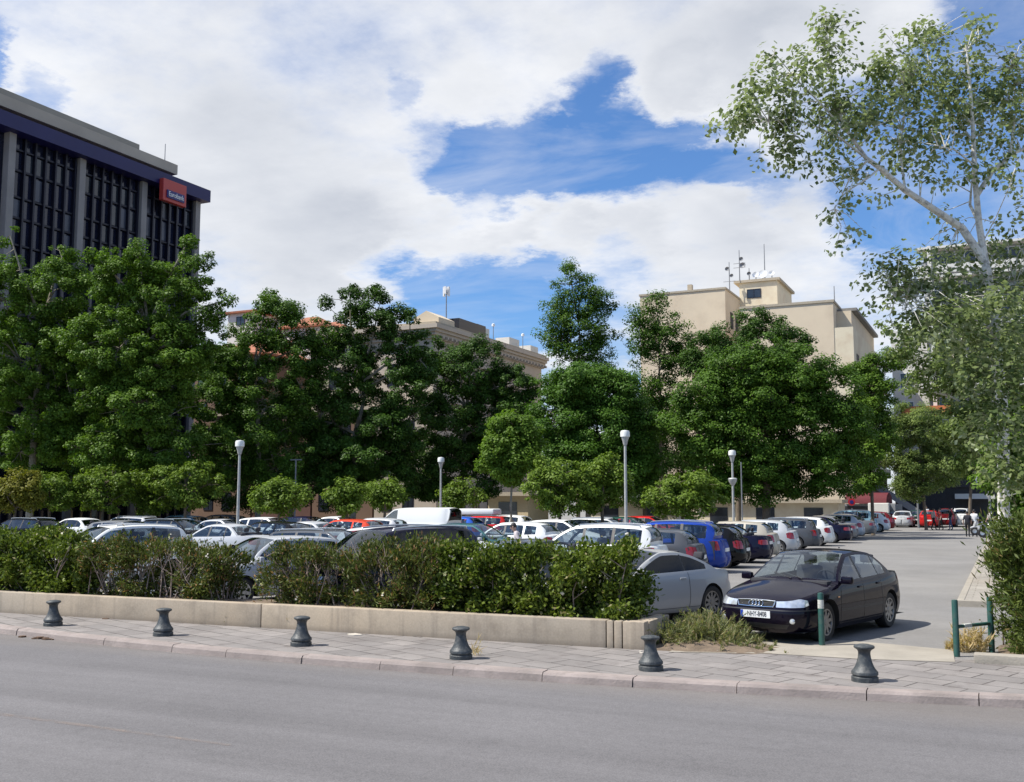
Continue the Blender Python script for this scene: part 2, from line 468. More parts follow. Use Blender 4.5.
def worn_line_mat():
    m, nt, out = new_mat('worn_line')
    tc = N(nt, 'ShaderNodeTexCoord'); n1 = noise(nt, tc.outputs['Object'], 3.5, 8, 0.75)
    b = N(nt, 'ShaderNodeBsdfPrincipled', Roughness=0.9); b.inputs['Base Color'].default_value = (0.30, 0.24, 0.20, 1)
    t = N(nt, 'ShaderNodeBsdfTransparent'); mx = N(nt, 'ShaderNodeMixShader')
    nt.links.new(ramp(nt, n1.outputs['Fac'], [(0.42, 0.0), (0.62, 0.55)]), mx.inputs[0]); nt.links.new(t.outputs[0], mx.inputs[1]); nt.links.new(b.outputs[0], mx.inputs[2])
    nt.links.new(mx.outputs[0], out.inputs[0]); return m
M['worn_line'] = worn_line_mat()
# ------------------------------------------------------------------ leaf clouds
def leaf_mesh(name, C, A, Nn, L, W, mat, fold=0.0):
    """rhombic leaf blades: centres C, axes A, normals Nn (N,3), lengths L, widths W (N,)"""
    A = A / np.linalg.norm(A, axis=1, keepdims=True)
    S = np.cross(A, Nn); S /= (np.linalg.norm(S, axis=1, keepdims=True) + 1e-9)
    L = L[:, None]; W = W[:, None]
    n = len(C)
    V = np.empty((n, 4, 3))
    V[:, 0] = C - A * L * 0.5
    V[:, 1] = C + S * W * 0.5 + A * L * 0.05
    V[:, 2] = C + A * L * 0.5
    V[:, 3] = C - S * W * 0.5 + A * L * 0.05
    me = bpy.data.meshes.new(name)
    me.vertices.add(n * 4); me.vertices.foreach_set('co', V.reshape(-1).astype(np.float32))
    me.loops.add(n * 4); me.loops.foreach_set('vertex_index', np.arange(n * 4, dtype=np.int32))
    me.polygons.add(n); me.polygons.foreach_set('loop_start', np.arange(0, n * 4, 4, dtype=np.int32))
    me.polygons.foreach_set('loop_total', np.full(n, 4, dtype=np.int32))
    me.materials.append(mat)
    me.update(calc_edges=True); me.validate()
    return me

def leaf_obj(name, me, parent=None, loc=None):
    o = bpy.data.objects.new(name, me)
    if loc is not None: o.location = loc
    link(o)
    if parent is not None: adopt(o, parent)
    return o

def unit(v): return v / (np.linalg.norm(v, axis=1, keepdims=True) + 1e-9)

def rand_dirs(rng, n): return unit(rng.normal(size=(n, 3)))

# ------------------------------------------------------------------ ground, road, kerb, pavement
def plane_obj(name, x0, x1, y0, y1, z, mat, kind='structure'):
    o = MB().add([(x0, y0, z), (x1, y0, z), (x1, y1, z), (x0, y1, z)], [(0, 1, 2, 3)]).build(name, mat)
    return tag(o, kind=kind)

plane_obj('ground', -1500, 1500, -1500, 1500, -0.03, M['ground'])

kp = [G(x, y, 0.12) for x, y in ((0, 627.5), (128, 639.5), (256, 651), (384, 661.5), (512, 671.5), (640, 679.5), (768, 686), (896, 691.5), (1024, 697))]
KC = np.polyfit([p.x for p in kp], [p.y for p in kp], 2)
def kerb_y(x):
    x0, x1 = -18.0, 1.0
    if x < x0: return np.polyval(KC, x0) + (x - x0) * np.polyval(np.polyder(KC), x0) * 0.4
    if x > x1: return np.polyval(KC, x1) + (x - x1) * np.polyval(np.polyder(KC), x1) * 0.4
    return float(np.polyval(KC, x))

XS = [-90, -60, -40, -30, -25] + [-22 + 0.5 * i for i in range(60)] + [10, 14, 20, 30, 50, 80]
# road
rows = [[(x, -30, 0.0), (x, kerb_y(x) + 0.05, 0.0)] for x in XS]
tag(MB().grid(rows).build('road', M['asphalt_road']), kind='structure')
l0, l1 = G(-140, 695, 0.004), G(230, 745, 0.004); dn = (l1 - l0).normalized(); dn = Vector((-dn.y, dn.x, 0)) * 0.07
tag(MB().add([l0 - dn, l1 - dn * .4, l1 + dn * .4, l0 + dn], [(0, 1, 2, 3)]).build('road_marking', M['worn_line']), kind='structure')
# kerb stones: real blocks with open joints
mb = MB(); x = -60.0; rk = random.Random(4)
while x < 40:
    L = 1.35 + rk.uniform(-0.25, 0.25); xa, xb = x + 0.006, x + L - 0.006
    dz = rk.uniform(-0.006, 0.006); dy = rk.uniform(-0.008, 0.008)
    ya, yb = kerb_y(xa) + dy, kerb_y(xb) + dy
    sec = [(0.0, -0.02), (0.018, 0.085), (0.045, 0.118), (0.22, 0.124), (0.22, -0.02)]
    ra = [Vector((xa, ya + p[0], p[1] + dz)) for p in sec]; rb = [Vector((xb, yb + p[0], p[1] + dz)) for p in sec]
    mb.grid([ra, rb], closed=True)
    mb.add(ra, [tuple(range(5))]); mb.add(rb, [tuple(range(4, -1, -1))])
    x += L
tag(mb.build('kerb', M['kerb']), kind='structure')
WA, WB = G(0, 612.5, 0.12), G(645, 650, 0.12)
def wall_y(x): return WA.y + (WB.y - WA.y) * (x - WA.x) / (WB.x - WA.x)
WALL_X1 = WB.x
# sidewalk
rows = []
for x in XS:
    yb = wall_y(x) + 0.2 if x < WALL_X1 + 0.1 else 16.55
    rows.append([(x, kerb_y(x) + 0.2, 0.118), (x, yb, 0.120)])
tag(MB().grid(rows).build('sidewalk', M['paver']), kind='structure')
# car park surface, reaching under the pavement edge
plane_obj('car_park', -110, 40, 14.6, 128, 0.110, M['asphalt_lot'])
# low ramp strip of worn concrete at the entrance
e0, e1 = G(655, 652, .12), G(1000, 664, .12)
ramp_pts = [G(*p, 0.125) for p in ((668, 652), (770, 653.5), (860, 659), (955, 662), (953, 650), (890, 644), (825, 639), (775, 640), (700, 640))]
tag(MB().add([(p.x, p.y, 0.126) for p in ramp_pts], [tuple(range(len(ramp_pts)))]).build('entrance_ramp', M['concrete_light']), kind='structure')
# pavement island right of the drive, with its kerb
ic = G(957, 606, 0.12)
mb = MB(); mb.box(ic.x + 0.15, 9.0, ic.y + 0.15, 92, 0.10, 0.235)
tag(mb.build('right_pavement', M['paver_far']), kind='structure')
mb = MB(); y = ic.y
mb.box(ic.x, 9.0, ic.y, ic.y + 0.146, 0.08, 0.245, bev=0.015)
while y + 0.15 < 92:
    L = min(1.5, 92 - y - 0.15)
    mb.box(ic.x, ic.x + 0.146, y + 0.155, y + 0.15 + L - 0.006, 0.08, 0.243, bev=0.012); y += 1.5
tag(mb.build('right_kerb', M['concrete_light']), kind='structure')
# planted strips between the rows of cars
for nm, xx in (('median_strip', -14.2), ('median_strip', -30.2), ('median_strip', -46.4)):
    mb = MB(); mb.box(xx - 0.55, xx + 0.55, 24.0, 62 if xx > -20 else 58, 0.09, 0.26, bev=0.02)
    tag(mb.build(nm, M['concrete_light']), kind='structure')

# ------------------------------------------------------------------ low wall and planting bed
mb = MB()
x0 = -46.0; edges = [x0, -34, -27.3, -19.4, -12.2, WALL_X1 - 0.62, WALL_X1 - 0.50, WALL_X1 - 0.36, WALL_X1]
for a, b in zip(edges[:-1], edges[1:]):
    ya, yb = wall_y(a), wall_y(b)
    M4 = Matrix.Translation((a, ya, 0)) @ Matrix.Rotation(math.atan2(yb - ya, b - a), 4, 'Z')
    mb.box(0.007, math.hypot(b - a, yb - ya) - 0.007, 0.0, 0.24, 0.06, 0.535, bev=0.018, M=M4)
# return at the right hand end
mb.box(WALL_X1 - 0.24, WALL_X1, WB.y + 0.25, WB.y + 1.3, 0.06, 0.525, bev=0.018)
o = mb.build('low_wall', M['concrete'], smooth=True, sharp=30)
tag(o, 'long low beige concrete wall between the paved sidewalk and the hedges', 'wall')
rows = []
for i in range(80):
    x = -46 + (WALL_X1 - 0.25 + 46) * i / 79
    yy = wall_y(x); r2 = random.Random(i)
    rows.append([Vector((x, yy + 0.245, 0.48)), Vector((x, yy + 0.7, 0.50 + r2.uniform(-.02, .03))), Vector((x, yy + 1.2, 0.49 + r2.uniform(-.03, .03))), Vector((x, yy + 1.5, 0.44)), Vector((x, yy + 1.62, 0.10))])
tag(MB().grid(rows).build('planting_bed', M['soil'], smooth=True), kind='structure')

# ------------------------------------------------------------------ bollards
prof = [(0.0, -0.01), (0.180, -0.01), (0.180, 0.055), (0.172, 0.062), (0.158, 0.068), (0.158, 0.076), (0.172, 0.082), (0.178, 0.088), (0.178, 0.118), (0.170, 0.128), (0.148, 0.152), (0.124, 0.190),
        (0.103, 0.240), (0.088, 0.295), (0.081, 0.345), (0.083, 0.375), (0.098, 0.398), (0.126, 0.414), (0.138, 0.422), (0.140, 0.440), (0.128, 0.452), (0.07, 0.466), (0.0, 0.47)]
bl = [((53, 625.5), 'squat grey bollard nearest the left end of the low wall'),
      ((163, 635.5), 'squat grey bollard second from the left, beside the dry weed at the wall'),
      ((301, 645.5), 'squat grey bollard third from the left with a small weed against the wall behind it'),
      ((461, 658.5), 'squat grey bollard in front of the dense trimmed hedge with a twig beside it'),
      ((651, 670), 'squat grey bollard in front of the end of the low wall by the weeds'),
      ((865, 681), 'squat grey bollard nearest the dark saloon at the car park entrance')]
bproto = None
for i, ((px, py), lab) in enumerate(bl):
    p = G(px, py, 0.12)
    if bproto is None:
        bproto = MB().lathe(prof, 32).build('bollard', M['bollard'], smooth=True, sharp=40); o = bproto
    else:
        o = bproto.copy(); link(o)
    o.location = (p.x, p.y, 0.12); o.rotation_euler = (rad([0.8, -0.6, 1.2, -1.0, 0.5, 0.3][i]), rad([-.5, 1, .3, .8, -1.2, .4][i]), i * 1.3)
    o.scale = (0.92, 0.92, 0.98)
    tag(o, lab, 'bollard', 'squat bollards along the kerb')

# ------------------------------------------------------------------ green posts
p = G(822, 645.5, 0.12)
r = empty('green_post', (p.x, p.y, 0.11), 0, 'dark green round steel post with a pale sticker band in front of the dark saloon', 'post')
mb = MB(); mb.lathe([(0.046, 0), (0.046, 0.80), (0.041, 0.825), (0.0, 0.832)], 20)
mb.build('post', M['green_post'], r, smooth=True, sharp=40)
mb = MB(); mb.lathe([(0.0478, 0.585), (0.0478, 0.72)], 20); mb.build('sticker_band', M['post_band'], r, smooth=True)
p = G(957, 656, 0.12); q = G(992, 651.5, 0.12)
r = empty('steel_rail', (p.x, p.y, 0.11), math.atan2(q.y - p.y, q.x - p.x), 'green steel H-shaped rail of two posts and a crossbar beside the right hand bush', 'barrier')
Lq = (q - p).length
for k in (0, 1):
    mb = MB(); mb.lathe([(0.044, 0), (0.044, 0.80), (0.04, 0.82), (0.0, 0.826)], 16, M=Matrix.Translation((k * Lq, 0, 0)))
    mb.build('post', M['green_post'], r, smooth=True, sharp=40)
MB().tube([(0.04, 0, 0.43), (Lq - 0.04, 0, 0.43)], 0.027, 12).build('crossbar', M['green_post'], r, smooth=True)
MB().box(0.18, 0.36, -0.029, 0.029, 0.407, 0.4585, bev=0.008).build('peeling_patch', M['post_band'], r)

# right hand planter kerb in front of the conifers
a = G(974, 663, 0.12)
mb = MB(); mb.box(a.x, a.x + 1.4, a.y, a.y + 0.28, 0.08, 0.24, bev=0.02); mb.box(a.x + 1.412, a.x + 2.9, a.y + .006, a.y + 0.28, 0.08, 0.24, bev=0.02); mb.box(a.x + 2.912, a.x + 6, a.y, a.y + 0.28, 0.08, 0.235, bev=0.02)
tag(mb.build('planter_kerb', M['concrete_light'], smooth=True, sharp=30), 'low pale concrete kerb edging the bushes at the right', 'kerb')
RPX, RPY = a.x, a.y
rows = [[Vector((a.x + 0.05 + i * 0.7, a.y + 0.285 + j * 0.8, 0.20 + 0.05 * math.sin(i * 2.1 + j) - (0.16 if (i == 0 or j == 5) else 0))) for j in range(6)] for i in range(9)]
tag(MB().grid(rows).build('planter_soil', M['soil'], smooth=True), kind='structure')

# ------------------------------------------------------------------ hedges
def hedge(name, label, cat, x0, x1, z1, dens, lname, mat, ll, lw, seed, depth=1.05, stems=20, ybase=None, group=None, holes=0.0, flowers=0, stemmat='twig', z0=0.5, round_=0.25, clump=0.17, stemh=0.8, up=0.3, boxy=3.2):
    rng = np.random.default_rng(seed)
    xm = (x0 + x1) / 2; yb = (wall_y(xm) + 0.28) if ybase is None else ybase
    root = empty(name, (xm, yb + depth / 2, z0 - 0.03), 0, label, cat, group)
    W, H = x1 - x0, z1 - z0
    n = int(dens * W * H * depth)
    ncl = max(12, int(W * H * depth / (clump ** 3) * 0.22))
    P = rng.uniform(-1, 1, size=(ncl * 3, 3))
    e = np.abs(P) ** boxy
    ok = e.sum(1) < 1.0
    P = P[ok][:ncl]
    surf = np.max(np.abs(P), axis=1)
    P = P[(surf > 0.45) | (rng.random(len(P)) < 0.35)]
    if holes > 0:
        g = np.sin(P[:, 0] * W * 1.9 + seed) + np.sin(P[:, 2] * H * 2.7 + seed * 2.1) + 0.6 * np.sin(P[:, 0] * W * 4.3 + seed * 3)
        lowmask = (P[:, 2] < 0.45)
        P = P[~((g > 1.25 - holes) & lowmask & (rng.random(len(P)) < 0.93))]
    sc = np.array([W / 2, depth / 2, H / 2])
    Cc = P * sc + np.array([0, 0, H / 2]) + rng.normal(0, 0.035, P.shape)
    idx = rng.integers(0, len(Cc), n)
    off = rng.normal(0, 1, (n, 3)) * clump * np.array([0.55, 0.55, 0.5])
    C = Cc[idx] + off
    C = C[C[:, 2] > 0.02]; n = len(C)
    outw = unit((C - np.array([0, 0, H * 0.4])) / sc)
    A = unit(outw * 0.8 + rng.normal(0, 0.7, (n, 3)) + np.array([0, 0, up]))
    Nn = unit(outw * 0.7 + np.array([0, 0, 0.5]) + rng.normal(0, 0.6, (n, 3)))
    L = ll * rng.uniform(0.6, 1.3, n); Wd = lw * rng.uniform(0.7, 1.3, n)
    leaf_obj(lname, leaf_mesh(lname, C, A, Nn, L, Wd, mat), root)
    mb = MB(); rr = random.Random(seed)
    for k in range(stems):
        bx = round(rr.uniform(-W / 2 * 0.85, W / 2 * 0.85) / .35) * .35 + rr.gauss(0, .04); by = rr.uniform(-depth * .3, depth * .3)
        p0 = Vector((bx, by, 0)); tip = Vector((max(-W / 2 + .1, min(W / 2 - .1, bx + rr.uniform(-.7, .7))), by + rr.uniform(-.3, .3), H * rr.uniform(stemh * .75, stemh * 1.1)))
        mid = (p0 + tip) / 2 + Vector((rr.uniform(-.1, .1), rr.uniform(-.1, .1), 0.05))
        mb.tube([p0, mid, tip], [0.014, 0.009, 0.003], 5)
        for j in range(4):
            t = rr.uniform(0.3, 0.95); s = p0.lerp(mid, t * 2) if t < .5 else mid.lerp(tip, t * 2 - 1)
            e2 = s + Vector((rr.uniform(-.3, .3), rr.uniform(-.25, .25), rr.uniform(.1, .4)))
            if e2.z < H * 0.95 and abs(e2.x) < W / 2 - .03: mb.tube([s, e2], [0.008, 0.003], 4)
    mb.tube([(-W / 2 * .9, 0, 0.0), (0, 0.02, 0.012), (W / 2 * .9, 0, 0.0)], .02, 5)
    mb.build('branch_tangle', M[stemmat], root, smooth=True)
    if flowers:
        F = Cc[rng.integers(0, len(Cc), flowers)] + rng.normal(0, .1, (flowers, 3)); F[:, 1] -= 0.1
        F = np.repeat(F, 4, 0) + rng.normal(0, 0.02, (flowers * 4, 3)); m = len(F)
        leaf_obj('blossom', leaf_mesh('blossom', F, rand_dirs(rng, m), rand_dirs(rng, m), np.full(m, .05), np.full(m, .045), M['flower']), root)
    return root

def wx(px, d=None):
    """world x of a pixel column on the hedge's line"""
    lo, hi = -60.0, 5.0
    for _ in range(50):
        mid = (lo + hi) / 2
        if to_px((mid, wall_y(mid) + 0.7, 1.0))[0] < px: lo = mid
        else: hi = mid
    return lo

hedge('hedge', 'dense trimmed dark green hedge behind the right end of the low wall', 'hedge', wx(446), wx(637), 1.60, 10500, 'leaves', M['leaf_hedge'], 0.085, 0.046, 11, depth=1.1, stems=6, flowers=26, boxy=9)
hedge('oleander_bush', 'shaggy bush with pale twigs before the tall dark off-roader, left of the trimmed hedge', 'bush', wx(346), wx(452), 1.66, 6000, 'leaves', M['leaf_ole'], 0.105, 0.026, 22, boxy=6, stems=30, holes=0.2, flowers=10, stemh=1.0, up=0.7)
hedge('oleander_bush', 'brownish twiggy bush beside the gap showing a licence plate, middle of the hedge row', 'bush', wx(269), wx(340), 1.58, 6000, 'leaves', M['leaf_ole'], 0.095, 0.026, 33, boxy=6, stems=30, holes=0.25, flowers=10, stemh=1.0, up=0.5)
hedge('oleander_bush', 'rounded green bush just left of the silver hatchback in the hedge gap', 'bush', wx(186), wx(229), 1.52, 6500, 'leaves', M['leaf_ole'], 0.095, 0.03, 44, boxy=5, stems=18, flowers=6, stemh=0.95, up=0.5)
hedge('oleander_bush', 'sparse bare-twigged bush through which the white people carrier shows', 'bush', wx(88), wx(190), 1.62, 4200, 'leaves', M['leaf_ole'], 0.095, 0.028, 55, boxy=6, stems=46, holes=0.6, flowers=16, stemh=1.0, up=0.5)
hedge('hedge', 'leafy mid green hedge at the far left end of the low wall', 'hedge', wx(-60), wx(92), 1.72, 7500, 'leaves', M['leaf_hedge'], 0.095, 0.046, 66, stems=24, holes=0.12, flowers=12, boxy=5)
# conifers at the right edge
hedge('conifer_bush', 'tall feathery green conifer bush at the right edge behind the low kerb', 'bush', RPX + 0.34, RPX + 2.6, 2.25, 5200, 'foliage', M['leaf_conifer'], 0.12, 0.030, 88, depth=1.9, ybase=RPY + 0.5, boxy=6, stems=20, stemmat='bark', z0=0.18, clump=0.2, up=0.55)
hedge('conifer_bush', 'conifer bush standing further back behind the tall one at the right edge', 'bush', RPX + 0.9, RPX + 3.9, 2.5, 1500, 'foliage', M['leaf_conifer'], 0.13, 0.034, 99, depth=1.9, ybase=RPY + 2.7, stems=20, stemmat='bark', z0=0.12, clump=0.22, up=0.55)

# ------------------------------------------------------------------ weeds and litter
def weed(name, label, cat, px, py, wpx, h, n, mat, seed, ll=0.22, lw=0.012, z=0.12, spread=0.8, depth=0.5, parent_loc=None):
    rng = np.random.default_rng(seed)
    p = G(px, py, z); d = (p - CAM).dot(FH); w = wpx * rate(d)
    # many stalks, each carrying fine blades
    ns = max(10, n // 22); B = np.stack([rng.normal(0, w * 0.28, ns), rng.normal(0, depth * 0.3, ns), np.zeros(ns)], 1)
    hh = h * rng.uniform(0.45, 1.05, ns) * np.exp(-(B[:, 0] / (w * 0.5)) ** 2)
    lean = rng.normal(0, 0.35, (ns, 2)) + B[:, :2] * 0.5
    k = rng.integers(0, ns, n); t = rng.uniform(0.05, 1, n)
    C = B[k].copy(); C[:, 0] += lean[k, 0] * hh[k] * t ** 1.5; C[:, 1] += lean[k, 1] * hh[k] * t ** 1.5; C[:, 2] = hh[k] * t
    C += rng.normal(0, 0.012, C.shape); C[:, 2] = np.abs(C[:, 2])
    A = unit(np.stack([lean[k, 0], lean[k, 1], np.full(n, 0.9)], 1) + rng.normal(0, 0.55, (n, 3)))
    Nn = rand_dirs(rng, n)
    o = leaf_obj(name, leaf_mesh(name, C, A, Nn, ll * rng.uniform(.4, 1.2, n), lw * rng.uniform(.6, 1.5, n), mat), None, (p.x, p.y, z))
    return tag(o, label, cat)

mound = G(700, 640, 0.12)
rows = []
for i in range(13):
    a = i / 12
    rows.append([Vector((WALL_X1 + 0.03 + a * 1.8, 15.35 + (0.1 + 0.35 * a) + j * 0.17, 0.115 + 0.10 * math.sin(PI * j / 7) * math.sin(PI * min(1, a * 0.9 + 0.1)) + 0.012 * math.sin(i * 5.1 + j * 3.3))) for j in range(8)])
tag(MB().grid(rows).build('soil_mound', M['soil'], smooth=True), kind='structure')
weed('weed_clump', 'big grey green weed clump in front of the dark saloon bumper', 'weeds', 708, 643, 84, 0.52, 6500, M['weed'], 5, depth=0.9, ll=.17, lw=.016)
weed('weed_clump', 'lower brownish weed clump between the wall end and the big weed clump', 'weeds', 676, 644, 52, 0.40, 2600, M['weed'], 6, depth=0.8, ll=.15, lw=.018)
weed('weed_fringe', 'thin fringe of weeds trailing along the pavement edge below the saloon', 'weeds', 735, 649, 90, 0.10, 1100, M['weed'], 7, ll=.1, depth=0.2)
weed('dry_grass', 'straw coloured dry grass tuft at the foot of the green H-shaped rail', 'weeds', 970, 651, 30, 0.42, 1100, M['straw'], 8, depth=0.4)
weed('wall_weed', 'small yellow green weed growing where the low wall meets the sidewalk', 'weeds', 232, 625, 24, 0.28, 320, M['weed'], 9, ll=.16, lw=.02, depth=0.15)
weed('wall_weed', 'tiny upright weed at the foot of the low wall left of the larger weed', 'weeds', 213, 624, 6, 0.3, 60, M['weed'], 10, ll=.14, lw=.016, depth=0.05)
weed('wall_weed', 'small weed against the low wall behind the third bollard', 'weeds', 292, 628.5, 14, 0.3, 160, M['weed'], 12, ll=.15, lw=.02, depth=0.1)
weed('kerb_weed', 'thin dry twig weed just right of the bollard by the trimmed hedge', 'weeds', 474, 655, 8, 0.3, 60, M['straw'], 13, ll=.2, lw=.008, depth=0.1)

def litter(name, label, cat, px, py, wpx, n, mat, seed, size=0.05, flat=0.4, z=0.121):
    rng = random.Random(seed); p = G(px, py, z); d = (p - CAM).dot(FH); w = wpx * rate(d)
    mb = MB()
    for i in range(n):
        c = Vector((rng.gauss(0, w * .3), rng.gauss(0, 0.06), 0)); s = size * rng.uniform(.4, 1.2)
        pts = [(c.x + s * math.cos(a) * rng.uniform(.6, 1), c.y + s * math.sin(a) * rng.uniform(.4, .9)) for a in [k * PI / 3 for k in range(6)]]
        mb.prism(pts, 0.0, s * flat * rng.uniform(.4, 1))
    o = mb.build(name, mat, smooth=True, sharp=30, loc=(p.x, p.y, z - .002))
    return tag(o, label, cat)
litter('leaf_litter', 'heap of brown dead leaves against the low wall at the far left', 'leaves', 16, 610, 30, 26, M['debris'], 1, 0.09, 0.5)
litter('kerb_debris', 'dark leaf debris lying in the gutter below the leftmost bollard', 'leaves', 42, 638.5, 24, 20, M['debris'], 2, 0.08, 0.4, z=0.003)
litter('stone_litter', 'pale stones scattered at the foot of the big weed clump', 'stones', 690, 649, 46, 11, M['stone'], 3, 0.06, 0.6)
litter('stone_litter', 'few pale stones at the wall end beside the bollard', 'stones', 640, 652, 14, 4, M['stone'], 4, 0.05, 0.5)
litter('paper_scrap', 'flat pale scrap lying on the sidewalk before the twiggy bush', 'litter', 361, 634.5, 14, 1, M['stone'], 5, 0.16, 0.1)
litter('paper_scrap', 'pale sandy scrap on the sidewalk between the second and third bollards', 'litter', 200, 620, 26, 3, M['stone'], 6, 0.2, 0.06)
litter('wood_stick', 'thin dark stick lying on the sidewalk right of the leftmost bollard', 'litter', 105, 619, 8, 1, M['debris'], 7, 0.12, 0.2)
# ------------------------------------------------------------------ parametric car bodies
def catmull(pts, n):
    P = [Vector((p[0], p[1], 0)) for p in pts]
    P = [P[0] * 2 - P[1]] + P + [P[-1] * 2 - P[-2]]
    out = []
    for i in range(1, len(P) - 2):
        for k in range(n):
            t = k / n
            a, b, c, d = P[i - 1], P[i], P[i + 1], P[i + 2]
            q = 0.5 * ((2 * b) + (c - a) * t + (2 * a - 5 * b + 4 * c - d) * t * t + (3 * b - a - 3 * c + d) * t ** 3)
            out.append((q.x, q.y))
    out.append((P[-2].x, P[-2].y))
    return out

def in_poly(px, py, poly):
    P = np.asarray(poly); x0, y0 = P[:, 0], P[:, 1]; x1, y1 = np.roll(x0, -1), np.roll(y0, -1)
    px = np.atleast_1d(px)[:, None]; py = np.atleast_1d(py)[:, None]
    c = ((y0 > py) != (y1 > py)) & (px < (x1 - x0) * (py - y0) / (y1 - y0 + 1e-12) + x0)
    return c.sum(1) % 2 == 1

def seg_dist(px, py, poly):
    P = np.asarray(poly); A = P; B = np.roll(P, -1, 0); d = B - A
    q = np.stack([px, py], 1)[:, None, :]
    t = np.clip(((q - A) * d).sum(2) / ((d * d).sum(1) + 1e-12), 0, 1)
    return np.sqrt((((A + t[..., None] * d) - q) ** 2).sum(2)).min(1)

def densify(poly, h):
    out = []
    for a, b in zip(poly, poly[1:] + poly[:1]):
        n = max(1, int(math.ceil(math.hypot(b[0] - a[0], b[1] - a[1]) / h)))
        for k in range(n): out.append((a[0] + (b[0] - a[0]) * k / n, a[1] + (b[1] - a[1]) * k / n))
    return out

def cdt_domain(outer, feats, h):
    """triangles of the domain, each with the index of the feature that holds it (-1: none)"""
    V = list(outer); E = [(i, (i + 1) % len(outer)) for i in range(len(outer))]
    for f in feats:
        o = len(V); V += f; E += [(o + i, o + (i + 1) % len(f)) for i in range(len(f))]
    xs = [p[0] for p in outer]; ys = [p[1] for p in outer]
    gx = np.arange(min(xs), max(xs), h); gy = np.arange(min(ys) + h * .5, max(ys), h * 0.8)
    X, Y = [a.reshape(-1) for a in np.meshgrid(gx, gy)]
    keep = in_poly(X, Y, outer) & (seg_dist(X, Y, outer) > h * 0.4)
    for f in feats: keep &= seg_dist(X, Y, f) > h * 0.35
    V += list(zip(X[keep], Y[keep]))
    vo, eo, fo, *_ = delaunay_2d_cdt([Vector(p) for p in V], E, [], 0, 1e-6)
    vo = [(v.x, v.y) for v in vo]
    C = np.array([[sum(vo[i][k] for i in f) / len(f) for k in (0, 1)] for f in fo])
    ok = in_poly(C[:, 0], C[:, 1], outer)
    own = np.full(len(fo), -1)
    for k, f in enumerate(feats): own[in_poly(C[:, 0], C[:, 1], f)] = k
    return vo, [f for f, g in zip(fo, ok) if g], [int(k) for k, g in zip(own, ok) if g]

class Shell:
    """triangles gathered per part; both halves; normals turned outwards"""
    def __init__(self): self.parts = {}
    def tri(self, part, pts, m=0, mirror=True):
        d = self.parts.setdefault(part, ([], [], []))
        for sgn in ((1, -1) if mirror else (1,)):
            q = [Vector((p[0], p[1] * sgn, p[2])) for p in pts]
            n = (q[1] - q[0]).cross(q[2] - q[0]); c = sum(q, Vector()) / len(q)
            if n.length < 1e-9: continue
            if n.dot(c - Vector((c.x * 0.75, 0, 0.55))) < 0: q.reverse()
            o = len(d[0]); d[0].extend(q); d[1].append(tuple(range(o, o + len(q)))); d[2].append(m)
    def build(self, part, name, mats, parent, side=0, sharp=50):
        v, f, m = self.parts[part]
        if side:
            keep = [i for i, fc in enumerate(f) if sum(v[k].y for k in fc) * side > 0]
            f = [f[i] for i in keep]; m = [m[i] for i in keep]
        if not f: return None
        me = bpy.data.meshes.new(name); me.from_pydata(v, [], f)
        me.polygons.foreach_set('material_index', np.array(m, dtype=np.int32))
        bm = bmesh.new(); bm.from_mesh(me)
        bmesh.ops.delete(bm, geom=[x for x in bm.verts if not x.link_faces], context='VERTS')
        bmesh.ops.remove_doubles(bm, verts=bm.verts, dist=0.0008)
        bm.to_mesh(me); bm.free()
        setup_mesh(me, mats, True, sharp)
        o = bpy.data.objects.new(name, me); link(o); adopt(o, parent)
        return o

def rounded(bx, by, bz, c, bev, mb, m=0):
    mb.box(c[0] - bx, c[0] + bx, c[1] - by, c[1] + by, c[2] - bz, c[2] + bz, m, bev)

